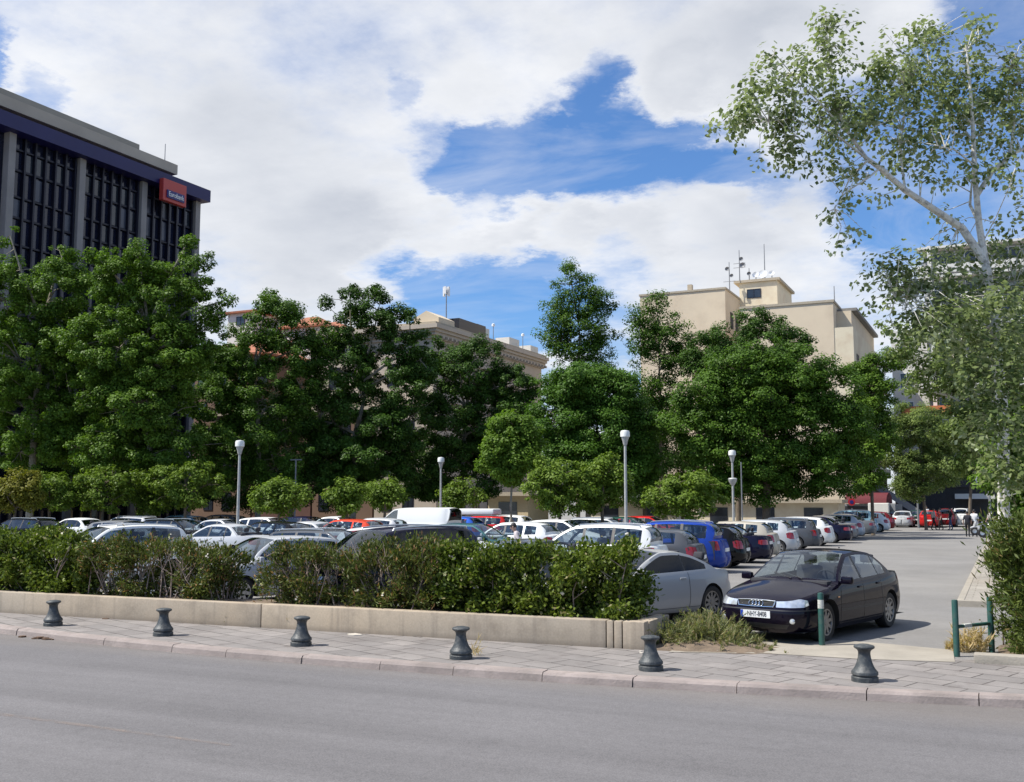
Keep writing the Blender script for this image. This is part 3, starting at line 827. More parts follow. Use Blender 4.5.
def make_car(P, name, h=0.11, glass='glass'):
    root = empty(name)
    a, w = P['L'] / 2, P['w']
    th = np.linspace(0, PI, 700); c, s_ = np.cos(th), np.sin(th)
    nf, nr = P.get('nf', 4.2), P.get('nr', 5.5)
    ex = np.where(c > 0, 2 / nf, 2 / nr)
    Xn = np.sign(c) * np.abs(c) ** ex; Yn = np.abs(s_) ** ex
    sl = np.concatenate([[0], np.cumsum(np.hypot(np.diff(Xn * a), np.diff(Yn * w)))]); S = sl[-1]
    s_of_x = lambda x: float(np.interp(-x, -Xn * a, sl))
    half = len(th) // 2
    s_front = lambda y: float(np.interp(y, (Yn * w)[:half], sl[:half]))
    s_rear = lambda y: float(np.interp(y, (Yn * w)[half:][::-1], sl[half:][::-1]))
    zsx = [p[0] for p in P['zs']][::-1]
    zc = catmull(P['zs'], 8); zcx = np.array([p[0] for p in zc])[::-1]; zcz = np.array([p[1] for p in zc])[::-1]
    ztop_x = lambda x: float(np.interp(x, zcx, zcz))
    zb = P.get('zb', 0.2)
    fs, rs = P['fset'], P['rset']
    pz = [0, .06, .25, .5, .78, .93, 1.0]; pv = P.get('prof', [.90, .955, .985, 1, .985, .963, .932])
    def xy(s): return float(np.interp(s, sl, Xn)), float(np.interp(s, sl, Yn))
    def top(s): return ztop_x(xy(s)[0] * a)
    def surf(s, z):
        X, Y = xy(s); zt = ztop_x(X * a)
        t = (z - zb) / (zt - zb)
        st = np.interp(z, *zip(*fs)) if X > 0 else np.interp(z, *zip(*rs))
        return Vector((X * (a - float(st)), Y * w * float(np.interp(t, pz, pv)), z))
    # --- side wall domain
    xA, xC = P['rail'][0][0], P['rail'][-1][0]
    sA, sC = s_of_x(xA), s_of_x(xC)
    TS = sorted(set([round(k, 5) for k in np.linspace(0, sA, 22)] + [round(k, 5) for k in np.linspace(sA, sC, max(10, int((sC - sA) / h)))] + [round(k, 5) for k in np.linspace(sC, S, 16)]))
    bot = []; ra = P['ra']; rw = P['rw']
    arcs = []
    for xw in (P['xf'], P['xr']):
        sc = s_of_x(xw); dz = zb - rw; dx = math.sqrt(max(ra * ra - dz * dz, 0.01))
        a0 = math.atan2(dz, -dx); a1 = math.atan2(dz, dx)
        if a0 < 0: a0 += 2 * PI
        arcs.append((sc - dx, sc + dx, [(sc + ra * math.cos(t), rw + ra * math.sin(t)) for t in np.linspace(a0, a1, 20)]))
    segs = [0.0] + [e for arc in arcs for e in arc[:2]] + [S]
    for i in range(3):
        n = max(2, int((segs[2 * i + 1] - segs[2 * i]) / h))
        for k in range(n + 1):
            if 0 < k < n or (i == 0 and k == 0) or (i == 2 and k == n): bot.append((segs[2 * i] + (segs[2 * i + 1] - segs[2 * i]) * k / n, zb))
        if i < 2: bot += arcs[i][2]
    outer = bot + [(s, top(s)) for s in reversed(TS)]
    def pp(pt):
        k, u, z = pt
        return ({'x': s_of_x, 'f': s_front, 'r': s_rear}[k](u), z)
    names = []; feats = []
    for nm, poly in P['feats']:
        q = [pp(t) for t in poly]
        q = [(min(max(u, 0.0), S), z) for u, z in q]
        feats.append(densify(q, h)); names.append(nm)
    sh = Shell()
    vo, fo, own = cdt_domain(outer, feats, h)
    P3 = [surf(u, z) for u, z in vo]
    for f, k in zip(fo, own):
        nm = names[k] if k >= 0 else 'body'
        if nm == 'dark': sh.tri('body', [P3[i] for i in f], 1)
        else: sh.tri(nm, [P3[i] for i in f])
    # --- bonnet and boot lid
    T = [0, .14, .28, .42, .56, .7, .82, .9, .95, 1.0]
    bwd, brd = P['bw'], P['br']; chd, cdk = P['crown_h'], P['crown_d']
    def cap_row(s, front):
        e = surf(s, top(s)); X = e.x
        if front:
            xa = surf(sA, top(sA)).x; k = np.clip((a - X) / (a - xa), 0, 1); b = bwd * k; cr = chd * min(1.0, (e.y / (w * 0.9)) ** 1.3) if s < sA - 1e-4 else chd
            cr = chd * min(1.0, e.y / (w * .9)) * (0.4 + 0.6 * k)
            if s >= sA - 1e-4: cr = chd
        else:
            xc = surf(sC, top(sC)).x; k = np.clip((X + a) / (xc + a + 1e-6), 0, 1); b = -brd * k
            cr = cdk * min(1.0, e.y / (w * .9)) * (0.4 + 0.6 * k)
            if s <= sC + 1e-4: cr = cdk
        return [Vector((e.x + b * (1 - t * t), e.y * t, e.z + cr * (1 - t * t))) for t in T]
    for rng_, front in (([s for s in TS if s <= sA + 1e-4], True), ([s for s in TS if s >= sC - 1e-4], False)):
        R_ = [cap_row(s, front) for s in rng_]
        for i in range(len(R_) - 1):
            for k in range(len(T) - 1):
                sh.tri('body', [R_[i][k], R_[i + 1][k], R_[i + 1][k + 1]]); sh.tri('body', [R_[i][k], R_[i + 1][k + 1], R_[i][k + 1]])
    # --- greenhouse
    B = [surf(s, top(s)) for s in TS if sA - 1e-4 <= s <= sC + 1e-4]
    bx = np.array([p.x for p in B])[::-1]; by = np.array([p.y for p in B])[::-1]; bz = np.array([p.z for p in B])[::-1]
    tum = P['tum']
    def panel(x, z):
        zz = max(0.0, z - float(np.interp(x, bx, bz)))
        return Vector((x, float(np.interp(x, bx, by)) - tum * zz - 0.10 * zz * zz, z))
    rail2 = [(B[0].x, B[0].z)] + [tuple(p) for p in P['rail'][1:-1]] + [(B[-1].x, B[-1].z)]
    RL = catmull(rail2, 6)
    rx = np.array([p[0] for p in RL])[::-1]; rz = np.array([p[1] for p in RL])[::-1]
    dom = [(p.x, p.z) for p in B][::-1] + RL[1:-1]
    dom = [(p.x, p.z) for p in reversed(B)] + RL[1:-1]
    wf = []; wn = []
    for (x0, x1, kind) in P['wins']:
        up, lo = [], []
        for x in np.linspace(x0, x1, max(4, int((x0 - x1) / 0.07))):
            zr = float(np.interp(x, rx, rz)); sl2 = abs(float(np.interp(x + .03, rx, rz)) - float(np.interp(x - .03, rx, rz))) / .06
            ins = 0.05 * math.sqrt(1 + min(sl2, 3) ** 2) if kind == 'side_window' else 0.035 * math.sqrt(1 + min(sl2, 3) ** 2)
            zl = float(np.interp(x, bx, bz)) + 0.022
            zu = max(zr - ins, zl + 0.012)
            up.append((x, zu)); lo.append((x, zl))
        wf.append(up + lo[::-1]); wn.append(kind)
    vo, fo, own = cdt_domain(dom, wf, min(h, 0.1))
    P3 = [panel(x, z) for x, z in vo]
    for f, k in zip(fo, own):
        if k >= 0 and wn[k] == 'side_window': sh.tri('side_window%d' % k, [P3[i] for i in f])
        else: sh.tri('body', [P3[i] for i in f], 1 if k >= 0 else 0)
    nR = len(RL); rows = []
    arcl = np.concatenate([[0], np.cumsum([math.hypot(RL[i + 1][0] - RL[i][0], RL[i + 1][1] - RL[i][1]) for i in range(nR - 1)])])
    iw = min(range(nR), key=lambda i: abs(RL[i][0] - P['xw'])); ir = min(range(nR), key=lambda i: abs(RL[i][0] - P['xq']))
    for i, (x, z) in enumerate(RL):
        p = panel(x, z)
        if i <= iw:
            k = arcl[i] / arcl[iw]; b = bwd * (1 - 0.45 * k); cr = chd + (P['crown_r'] - chd) * k
        elif i >= ir:
            k = (arcl[-1] - arcl[i]) / (arcl[-1] - arcl[ir] + 1e-9); b = -brd * (1 - 0.45 * k); cr = cdk + (P['crown_r'] - cdk) * k
        else:
            k = (arcl[i] - arcl[iw]) / (arcl[ir] - arcl[iw]); b = bwd * .55 * max(0, 1 - k * 2.2) - brd * .55 * max(0, 1 - (1 - k) * 2.2); cr = P['crown_r']
        rows.append([Vector((p.x + b * (1 - t * t), p.y * t, p.z + cr * (1 - t * t))) for t in T])
    for i in range(nR - 1):
        l0, l1 = arcl[i], arcl[i + 1]
        ws = l0 >= 0.03 and l1 <= arcl[iw] + 0.01
        rwn = l0 >= arcl[ir] - 0.01 and l1 <= arcl[-1] - P.get('rw_bot', 0.05) and not P.get('blind_rear')
        for k in range(len(T) - 1):
            part = 'body'; m = 0
            if ws: part, m = ('windscreen', 0) if T[k + 1] <= 0.951 else ('body', 0)
            if rwn: part, m = ('rear_window', 0) if T[k + 1] <= 0.901 else ('body', 0)
            sh.tri(part, [rows[i][k], rows[i + 1][k], rows[i + 1][k + 1]], m); sh.tri(part, [rows[i][k], rows[i + 1][k + 1], rows[i][k + 1]], m)
    # --- arch liners, floor
    for arc in arcs:
        pts = arc[2]
        for (u0, z0), (u1, z1) in zip(pts[:-1], pts[1:]):
            A0, A1 = surf(u0, z0), surf(u1, z1)
            I0, I1 = Vector((A0.x, w * .55, A0.z)), Vector((A1.x, w * .55, A1.z))
            sh.tri('body', [A0, A1, I1], 2); sh.tri('body', [A0, I1, I0], 2)
    for x0, x1 in zip(np.linspace(-a * .93, a * .93, 9)[:-1], np.linspace(-a * .93, a * .93, 9)[1:]):
        sh.tri('body', [(x0, 0, zb + .02), (x1, 0, zb + .02), (x1, w * .86, zb + .02)], 2); sh.tri('body', [(x0, 0, zb + .02), (x1, w * .86, zb + .02), (x0, w * .86, zb + .02)], 2)
    # --- panel gaps
    def seam(pts, wd=0.011):
        for (u0, z0), (u1, z1) in zip(pts[:-1], pts[1:]):
            du, dz = u1 - u0, z1 - z0; l = math.hypot(du, dz); nx, nz = -dz / l * wd / 2, du / l * wd / 2
            q = [surf(u0 - nx, z0 - nz), surf(u1 - nx, z1 - nz), surf(u1 + nx, z1 + nz), surf(u0 + nx, z0 + nz)]
            for k in range(4):
                X, Y = xy((u0 + u1) / 2); nrm = Vector((np.sign(X) * abs(X) ** 5, abs(Y) ** 5, 0)).normalized()
                q[k] = q[k] + nrm * 0.0035
            sh.tri('body', [q[0], q[1], q[2]], 1); sh.tri('body', [q[0], q[2], q[3]], 1)
    for x in P['seams']:
        u = s_of_x(x); seam([(u, z) for z in np.linspace(zb + .08, top(u) - 0.005, 9)])
    u0, u1 = s_of_x(P['xf'] - ra), s_of_x(P['xr'] + ra)
    seam([(u, zb + .09) for u in np.linspace(u0 + .02, u1 - .02, 14)], 0.008)
    sh.build('body', 'body', [M['paint'], M['trim'], M['under']], root)
    if 'windscreen' in sh.parts: sh.build('windscreen', 'windscreen', [M[glass]], root)
    if 'rear_window' in sh.parts: sh.build('rear_window', 'rear_window', [M[P.get('rear_glass', glass)]], root)
    for k in [p for p in sh.parts if p.startswith('side_window')]:
        for sd in (1, -1): sh.build(k, 'side_window', [M[P.get('side_glass', glass)]], root, sd)
    for nm, mt in (('headlight', 'lamp_lens'), ('tail_light', 'tail_lens'), ('fog_lamp', 'lamp_lens')):
        if nm in sh.parts:
            for sd in (1, -1): sh.build(nm, nm, [M[mt]], root, sd)
    if 'grille' in sh.parts: sh.build('grille', 'grille', [M['trim']], root)
    # --- plates
    for front in (True, False):
        z = P['plate_f'] if front else P['plate_r']; set_ = fs if front else rs
        x = (a - float(np.interp(z, *zip(*set_)))) * (1 if front else -1)
        mb = MB(); mb.box(x - (0.012 if front else -0.004) , x + (0.010 if front else -0.018), -0.26, 0.26, z - .056, z + .056, 0)
        if front: mb.box(x, x + 0.0115, -0.258, -0.215, z - .053, z + .053, 1)
        mb.build('licence_plate', [M['plate'], M['plate_blue']], root)
    # --- mirrors and handles
    for sd in (1, -1):
        mp = B[0] + Vector((-0.12, 0.0, 0.0)); mb = MB()
        rounded(0.055, 0.10, 0.062, (mp.x, (mp.y + 0.11) * sd, mp.z + 0.065), 0.035, mb)
        mb.tube([(mp.x, (mp.y - .02) * sd, mp.z + .02), (mp.x, (mp.y + .07) * sd, mp.z + .045)], 0.025, 6)
        mb.build('side_mirror', M['paint'] if not P.get('dark_mirror') else M['trim'], root, smooth=True)
        for hx in P['handles']:
            u = s_of_x(hx); hz = top(u) - 0.11; q = surf(u, hz); mb = MB()
            rounded(0.085, 0.016, 0.016, (q.x, (q.y + .008) * sd, hz), 0.010, mb)
            mb.build('door_handle', M['trim' if P.get('dark_mirror') else 'paint'], root, smooth=True)
    # --- wheels
    R = rw; tw = P.get('tw', 0.2)
    wproto = None
    for xw in (P['xf'], P['xr']):
        for sd in (1, -1):
            if wproto is None:
                wh = MB().lathe([(0, tw * .2), (R * .52, tw * .2), (R * .52, -tw * .2), (0, -tw * .2)][::-1], 20, axis='Y').build('wheel', M['trim'], root, smooth=True, sharp=30)
                rr = R * P.get('rim', 0.66)
                MB().lathe([(rr, -tw * .46), (rr + .012, -tw * .5), (R - .02, -tw * .5), (R, -tw * .38), (R, tw * .38), (R - .02, tw * .5), (rr + .012, tw * .5), (rr, tw * .46)][::-1], 32, axis='Y').build('tyre', M['rubber'], wh, smooth=True, sharp=40)
                mb = MB(); mb.lathe([(rr * .90, tw * .36), (rr * .93, tw * .47), (rr + .006, tw * .48), (rr + .006, -tw * .4), (rr * .9, -tw * .4)], 32, axis='Y')
                ns = P.get('spokes', 7)
                for k in range(ns):
                    M4 = Matrix.Rotation(k * 2 * PI / ns, 4, 'Y')
                    sw = rr * (1.5 / ns)
                    vs = [M4 @ Vector(v) for v in ((-sw, tw * .40, .03), (sw, tw * .40, .03), (sw * .72, tw * .43, rr * .93), (-sw * .72, tw * .43, rr * .93),
                                                   (-sw, tw * .28, .03), (sw, tw * .28, .03), (sw * .72, tw * .28, rr * .93), (-sw * .72, tw * .28, rr * .93))]
                    mb.add(vs, [(3, 2, 1, 0), (0, 1, 5, 4), (1, 2, 6, 5), (2, 3, 7, 6), (3, 0, 4, 7)])
                mb.lathe([(0, tw * .44), (rr * .24, tw * .43), (rr * .3, tw * .3)], 14, axis='Y')
                mb.build('rim', M[P.get('rim_mat', 'alloy')], wh, smooth=True, sharp=35)
                wproto = wh; o = wh
            else:
                o = copy_tree(wproto, root)
            o.location = (xw, (w * P.get('track', .93) - tw / 2) * sd, R)
            o.rotation_euler = (0, 0, 0 if sd > 0 else PI)
    # --- cabin
    mb = MB(); zt = P['zs'][len(P['zs']) // 2][1]
    x0, x1 = xA + 0.05, xC + .06
    yi = w * .84
    mb.add([(x1, -yi, .42), (x0, -yi, .42), (x0, yi, .42), (x1, yi, .42), (x1, -yi, zt - .03), (x0, -yi, zt - .03), (x0, yi, zt - .03), (x1, yi, zt - .03)], [(0, 1, 2, 3), (0, 4, 5, 1), (1, 5, 6, 2), (2, 6, 7, 3), (3, 7, 4, 0)])
    rounded(0.24, yi * .97, .10, (x0 - .18, 0, zt - .07), .05, mb)
    mb.build('cabin_lining', M['tub'], root)
    sx = P.get('seat_x', -0.25); sh_ = P['H'] - 1.42
    def seat(x, y, hw_, name='seat', heads=1):
        mb = MB(); zz = 0.62 + sh_ * .6
        rounded(0.26, hw_, 0.10, (x + .05, y, zz - .06), .05, mb)
        Mr = Matrix.Translation((x - .22, y, zz)) @ Matrix.Rotation(rad(-14), 4, 'Y')
        mb.box(-.07, .07, -hw_, hw_, -.05, .50, 0, .05, Mr)
        for k in range(heads):
            yy = 0 if heads == 1 else (-hw_ * .55 + k * hw_ * 1.1)
            mb.box(-.05, .05, yy - .12, yy + .12, .53, .69, 0, .045, Mr)
            for q in (-.05, .05): mb.tube([Mr @ Vector((0, yy + q, .48)), Mr @ Vector((0, yy + q, .56))], .007, 5)
        mb.build(name, M['seat'], root, smooth=True, sharp=60)
    seat(sx, .36, .235); seat(sx, -.36, .235)
    if P.get('rear_seat', True): seat(sx - .88, 0, .60, 'rear_seat', 2)
    mb = MB(); Ms = Matrix.Translation((sx + .52, .36, zt - .0)) @ Matrix.Rotation(rad(-65), 4, 'Y')
    ring = [Ms @ Vector((.18 * math.cos(t), .18 * math.sin(t), 0)) for t in np.linspace(0, 2 * PI, 25)]
    mb.tube(ring, .014, 6); mb.tube([Ms @ Vector((-.18, 0, 0)), Ms @ Vector((.18, 0, 0))], .016, 5); mb.tube([Ms @ Vector((0, -.18, 0)), Ms @ Vector((0, .18, 0))], .016, 5)
    mb.build('steering_wheel', M['trim'], root, smooth=True)
    if P.get('rails'):
        for sd in (1, -1):
            pts = []
            for x in np.linspace(P['xw'] - .15, P['xq'] + .12, 9):
                q = panel(x, float(np.interp(x, rx, rz))); pts.append((q.x, (q.y - .03) * sd, q.z + .055))
            q0, q1 = Vector(pts[0]), Vector(pts[-1])
            MB().tube([q0 - Vector((-.03, 0, .05))] + pts + [q1 - Vector((.03, 0, .05))], .017, 6).build('roof_rail', M['alloy'], root, smooth=True)
    root['shape'] = P['kind']
    del root['shape']
    return root, surf, panel, s_of_x, s_front, top

FS = [(0.18, .12), (.26, .035), (.36, .0), (.52, .0), (.56, .018), (.60, .03), (.72, .08), (.82, .14), (1.0, .22)]
RS = [(0.18, .12), (.28, .03), (.40, .0), (.56, .0), (.62, .03), (.8, .05), (.95, .10), (1.1, .16)]
SEDAN = dict(kind='saloon', L=4.48, w=.872, H=1.415, xf=1.36, xr=-1.257, rw=.315, ra=.37, zb=.18, nf=5.2, nr=4.6,
    zs=[(2.3, .66), (2.2, .685), (2.0, .735), (1.6, .805), (1.2, .862), (.95, .895), (.4, .918), (-.4, .935), (-1.0, .955), (-1.5, .978), (-1.9, .98), (-2.15, .955), (-2.3, .92)],
    fset=FS, rset=RS, rail=[(.98, .9), (.62, 1.115), (.22, 1.325), (.02, 1.362), (-.35, 1.378), (-.78, 1.345), (-1.0, 1.255), (-1.24, 1.09), (-1.44, .978)],
    tum=.47, bw=.16, br=.13, crown_h=.055, crown_d=.035, crown_r=.045, xw=.12, xq=-.94,
    wins=[(.80, .0, 'side_window'), (-.0, -.075, 'dark'), (-.075, -.76, 'side_window'), (-.76, -.80, 'dark'), (-.80, -1.10, 'side_window')],
    feats=[('headlight', [('f', .355, .585), ('f', .58, .585), ('x', 2.02, .59), ('x', 1.93, .62), ('x', 1.95, .69), ('x', 2.06, .715), ('f', .60, .712), ('f', .37, .70)]),
           ('grille', [('f', 0, .585), ('f', .30, .59), ('f', .325, .675), ('f', 0, .68)]),
           ('dark', [('f', 0, .245), ('f', .52, .25), ('f', .56, .32), ('f', 0, .33)]),
           ('dark', [('f', .0, .528), ('f', .62, .528), ('x', 1.9, .528), ('x', 1.75, .528), ('x', 1.75, .55), ('x', 1.9, .55), ('f', .62, .547), ('f', 0, .547)]),
           ('tail_light', [('r', .42, .68), ('r', .70, .68), ('x', -2.02, .68), ('x', -1.92, .72), ('x', -1.95, .84), ('x', -2.06, .86), ('r', .7, .86), ('r', .44, .85)]),
           ('dark', [('x', .9, .46), ('x', .0, .46), ('x', -.84, .46), ('x', -.84, .50), ('x', 0, .50), ('x', .9, .50)])],
    plate_f=.465, plate_r=.74, seams=[.92, -.03, -.83], handles=[.12, -.70], spokes=7, seat_x=-.2)

def variant(base, **kw):
    d = dict(base); d.update(kw); return d

HATCH = variant(SEDAN, kind='hatchback', L=4.05, w=.86, H=1.46, xf=1.2, xr=-1.32, rw=.305, ra=.36, nf=3.6, nr=5.0,
    zs=[(2.1, .68), (2.0, .72), (1.8, .79), (1.5, .85), (1.2, .905), (.95, .93), (.4, .945), (-.4, .96), (-1.0, .985), (-1.6, 1.005), (-1.85, 1.0), (-2.0, .98), (-2.1, .95)],
    rail=[(1.05, .93), (.72, 1.15), (.34, 1.365), (.1, 1.405), (-.4, 1.42), (-1.0, 1.395), (-1.42, 1.34), (-1.64, 1.18), (-1.80, 1.0)],
    bw=.17, br=.07, crown_h=.05, crown_d=.03, crown_r=.045, xw=.26, xq=-1.42,
    wins=[(.88, .02, 'side_window'), (.02, -.06, 'dark'), (-.06, -.78, 'side_window'), (-.86, -1.32, 'side_window')],
    feats=[('headlight', [('f', .36, .60), ('f', .6, .60), ('x', 1.80, .62), ('x', 1.66, .68), ('x', 1.66, .76), ('x', 1.82, .74), ('f', .62, .71), ('f', .38, .69)]),
           ('grille', [('f', 0, .60), ('f', .30, .60), ('f', .31, .67), ('f', 0, .68)]),
           ('dark', [('f', 0, .26), ('f', .5, .27), ('f', .54, .38), ('f', 0, .39)]),
           ('tail_light', [('r', .50, .66), ('r', .66, .66), ('x', -1.84, .66), ('x', -1.72, .72), ('x', -1.72, .90), ('x', -1.84, .94), ('r', .68, .94), ('r', .54, .92)]),
           ('dark', [('x', .75, .44), ('x', -.9, .44), ('x', -.9, .48), ('x', .75, .48)])],
    plate_f=.47, plate_r=.62, seams=[.86, -.02, -.82], handles=[.13, -.66], rw_bot=.08, seat_x=-.18)
CITY = variant(HATCH, kind='small hatchback', L=3.6, w=.80, xf=1.12, xr=-1.22, rw=.28, ra=.335, spokes=5, rim=.72,
    zs=[(1.9, .70), (1.8, .74), (1.6, .82), (1.3, .89), (1.05, .93), (.9, .95), (.4, .965), (-.4, .98), (-1.0, 1.0), (-1.4, 1.01), (-1.62, 1.0), (-1.8, .97), (-1.9, .95)],
    rail=[(1.02, .94), (.72, 1.15), (.38, 1.38), (.12, 1.43), (-.4, 1.445), (-.9, 1.42), (-1.28, 1.36), (-1.48, 1.18), (-1.60, 1.0)],
    xq=-1.28, wins=[(.86, -.18, 'side_window'), (-.18, -.25, 'dark'), (-.25, -1.18, 'side_window')],
    feats=[('headlight', [('f', .34, .60), ('f', .55, .60), ('x', 1.58, .62), ('x', 1.44, .68), ('x', 1.44, .77), ('x', 1.6, .75), ('f', .58, .72), ('f', .36, .70)]),
           ('grille', [('f', 0, .60), ('f', .26, .60), ('f', .27, .66), ('f', 0, .67)]), ('dark', [('f', 0, .26), ('f', .5, .27), ('f', .54, .40), ('f', 0, .41)]),
           ('tail_light', [('r', .50, .62), ('r', .62, .62), ('x', -1.62, .62), ('x', -1.52, .68), ('x', -1.52, .86), ('x', -1.62, .9), ('r', .64, .9), ('r', .53, .88)])],
    seams=[.86, -.22], handles=[-.08])
ESTATE = variant(SEDAN, kind='estate car', L=4.6, w=.875, H=1.49, xf=1.38, xr=-1.28, rails=True,
    zs=[(2.35, .67), (2.25, .70), (2.0, .76), (1.6, .83), (1.2, .89), (.95, .915), (.4, .93), (-.4, .945), (-1.0, .96), (-1.6, .975), (-2.0, .975), (-2.2, .96), (-2.35, .94)],
    rail=[(1.02, .91), (.66, 1.14), (.26, 1.355), (.05, 1.395), (-.4, 1.415), (-1.1, 1.405), (-1.75, 1.36), (-1.94, 1.18), (-2.08, .975)],
    br=.06, xw=.16, xq=-1.75, wins=[(.84, .0, 'side_window'), (0, -.075, 'dark'), (-.075, -.82, 'side_window'), (-.82, -.9, 'dark'), (-.9, -1.72, 'side_window')],
    feats=[SEDAN['feats'][0], SEDAN['feats'][1], SEDAN['feats'][2],
           ('tail_light', [('r', .58, .66), ('r', .72, .66), ('x', -2.10, .66), ('x', -2.0, .7), ('x', -2.0, 0.91), ('x', -2.1, .93), ('r', .72, .93), ('r', .60, .92)]), SEDAN['feats'][5]],
    plate_r=.66, rw_bot=.08)
MPV = variant(ESTATE, kind='people carrier', L=4.32, w=.88, H=1.66, xf=1.32, xr=-1.36, rw=.32, ra=.38, nf=3.4,
    zs=[(2.2, .72), (2.1, .77), (1.9, .84), (1.6, .92), (1.35, .98), (1.1, 1.02), (.4, 1.035), (-.4, 1.05), (-1.0, 1.06), (-1.6, 1.07), (-1.9, 1.06), (-2.1, 1.04), (-2.2, 1.02)],
    rail=[(1.25, 1.0), (.88, 1.26), (.48, 1.50), (.22, 1.55), (-.4, 1.585), (-1.1, 1.57), (-1.66, 1.51), (-1.85, 1.3), (-1.96, 1.065)],
    xw=.36, xq=-1.66, wins=[(1.02, .08, 'side_window'), (.08, 0, 'dark'), (0, -.78, 'side_window'), (-.78, -.87, 'dark'), (-.87, -1.62, 'side_window')],
    feats=[('headlight', [('f', .36, .62), ('f', .6, .62), ('x', 1.9, .64), ('x', 1.74, .70), ('x', 1.74, .79), ('x', 1.9, .78), ('f', .62, .75), ('f', .38, .72)]),
           ('grille', [('f', 0, .62), ('f', .30, .62), ('f', .31, .70), ('f', 0, .71)]), ('dark', [('f', 0, .26), ('f', .5, .27), ('f', .54, .40), ('f', 0, .41)]),
           ('tail_light', [('r', .58, .72), ('r', .72, .72), ('x', -1.98, .72), ('x', -1.88, .76), ('x', -1.88, 1.0), ('x', -1.98, 1.02), ('r', .72, 1.02), ('r', .60, 1.0)]),
           ('dark', [('x', .88, .48), ('x', -.9, .48), ('x', -.9, .53), ('x', .88, .53)])],
    plate_r=.72, plate_f=.48, seams=[1.0, .03, -.82], handles=[.2, -.66], seat_x=-.05)
SUV = variant(MPV, kind='off-roader', L=4.5, w=.92, H=1.80, rw=.36, ra=.43, zb=.3, nf=5, nr=6,
    zs=[(2.3, .88), (2.2, .93), (2.0, .98), (1.7, 1.01), (1.4, 1.04), (1.1, 1.07), (.4, 1.085), (-.4, 1.10), (-1.0, 1.11), (-1.6, 1.12), (-1.95, 1.12), (-2.15, 1.11), (-2.3, 1.1)],
    rail=[(1.12, 1.06), (.82, 1.34), (.50, 1.60), (.26, 1.66), (-.4, 1.70), (-1.2, 1.70), (-1.84, 1.65), (-2.0, 1.42), (-2.08, 1.12)],
    xw=.40, xq=-1.84, wins=[(.94, .08, 'side_window'), (.08, 0, 'dark'), (0, -.82, 'side_window'), (-.82, -.91, 'dark'), (-.91, -1.8, 'side_window')],
    feats=[('headlight', [('f', .42, .70), ('f', .7, .70), ('x', 2.05, .70), ('x', 1.95, .74), ('x', 1.95, .86), ('x', 2.05, .88), ('f', .7, .87), ('f', .44, .85)]),
           ('grille', [('f', 0, .70), ('f', .38, .70), ('f', .38, .84), ('f', 0, .85)]), ('dark', [('f', 0, .36), ('f', .6, .36), ('f', .62, .5), ('f', 0, .5)]),
           ('tail_light', [('r', .66, .78), ('r', .78, .78), ('x', -2.1, .78), ('x', -2.0, .8), ('x', -2.0, 1.04), ('x', -2.1, 1.06), ('r', .78, 1.06), ('r', .68, 1.05)]), MPV['feats'][4]],
    plate_f=.58, plate_r=.8, side_glass='dark_glass', rear_glass='dark_glass')
COUPE = variant(SEDAN, kind='coupe', L=4.57, w=.865, H=1.37, nf=3.4, nr=3.6, rw=.315, xf=1.42, xr=-1.27, spokes=10,
    zs=[(2.35, .60), (2.25, .64), (2.0, .71), (1.6, .79), (1.2, .85), (.95, .885), (.4, .905), (-.4, .92), (-1.0, .935), (-1.5, .94), (-1.9, .915), (-2.15, .88), (-2.35, .84)],
    rail=[(.98, .89), (.58, 1.09), (.12, 1.265), (-.12, 1.29), (-.45, 1.285), (-.75, 1.235), (-1.0, 1.15), (-1.28, 1.03), (-1.52, .94)],
    xw=.0, xq=-.80, wins=[(.80, -.46, 'side_window'), (-.46, -.50, 'dark'), (-.50, -1.12, 'side_window')],
    feats=[SEDAN['feats'][0], SEDAN['feats'][1], SEDAN['feats'][2],
           ('tail_light', [('r', .40, .66), ('r', .66, .66), ('x', -2.05, .66), ('x', -1.95, .7), ('x', -1.98, .77), ('x', -2.06, .79), ('r', .66, .80), ('r', .42, .80)])],
    seams=[.86, -.56], handles=[-.38], side_glass='dark_glass', rear_glass='dark_glass', rim_mat='steel_rim', plate_r=.70)
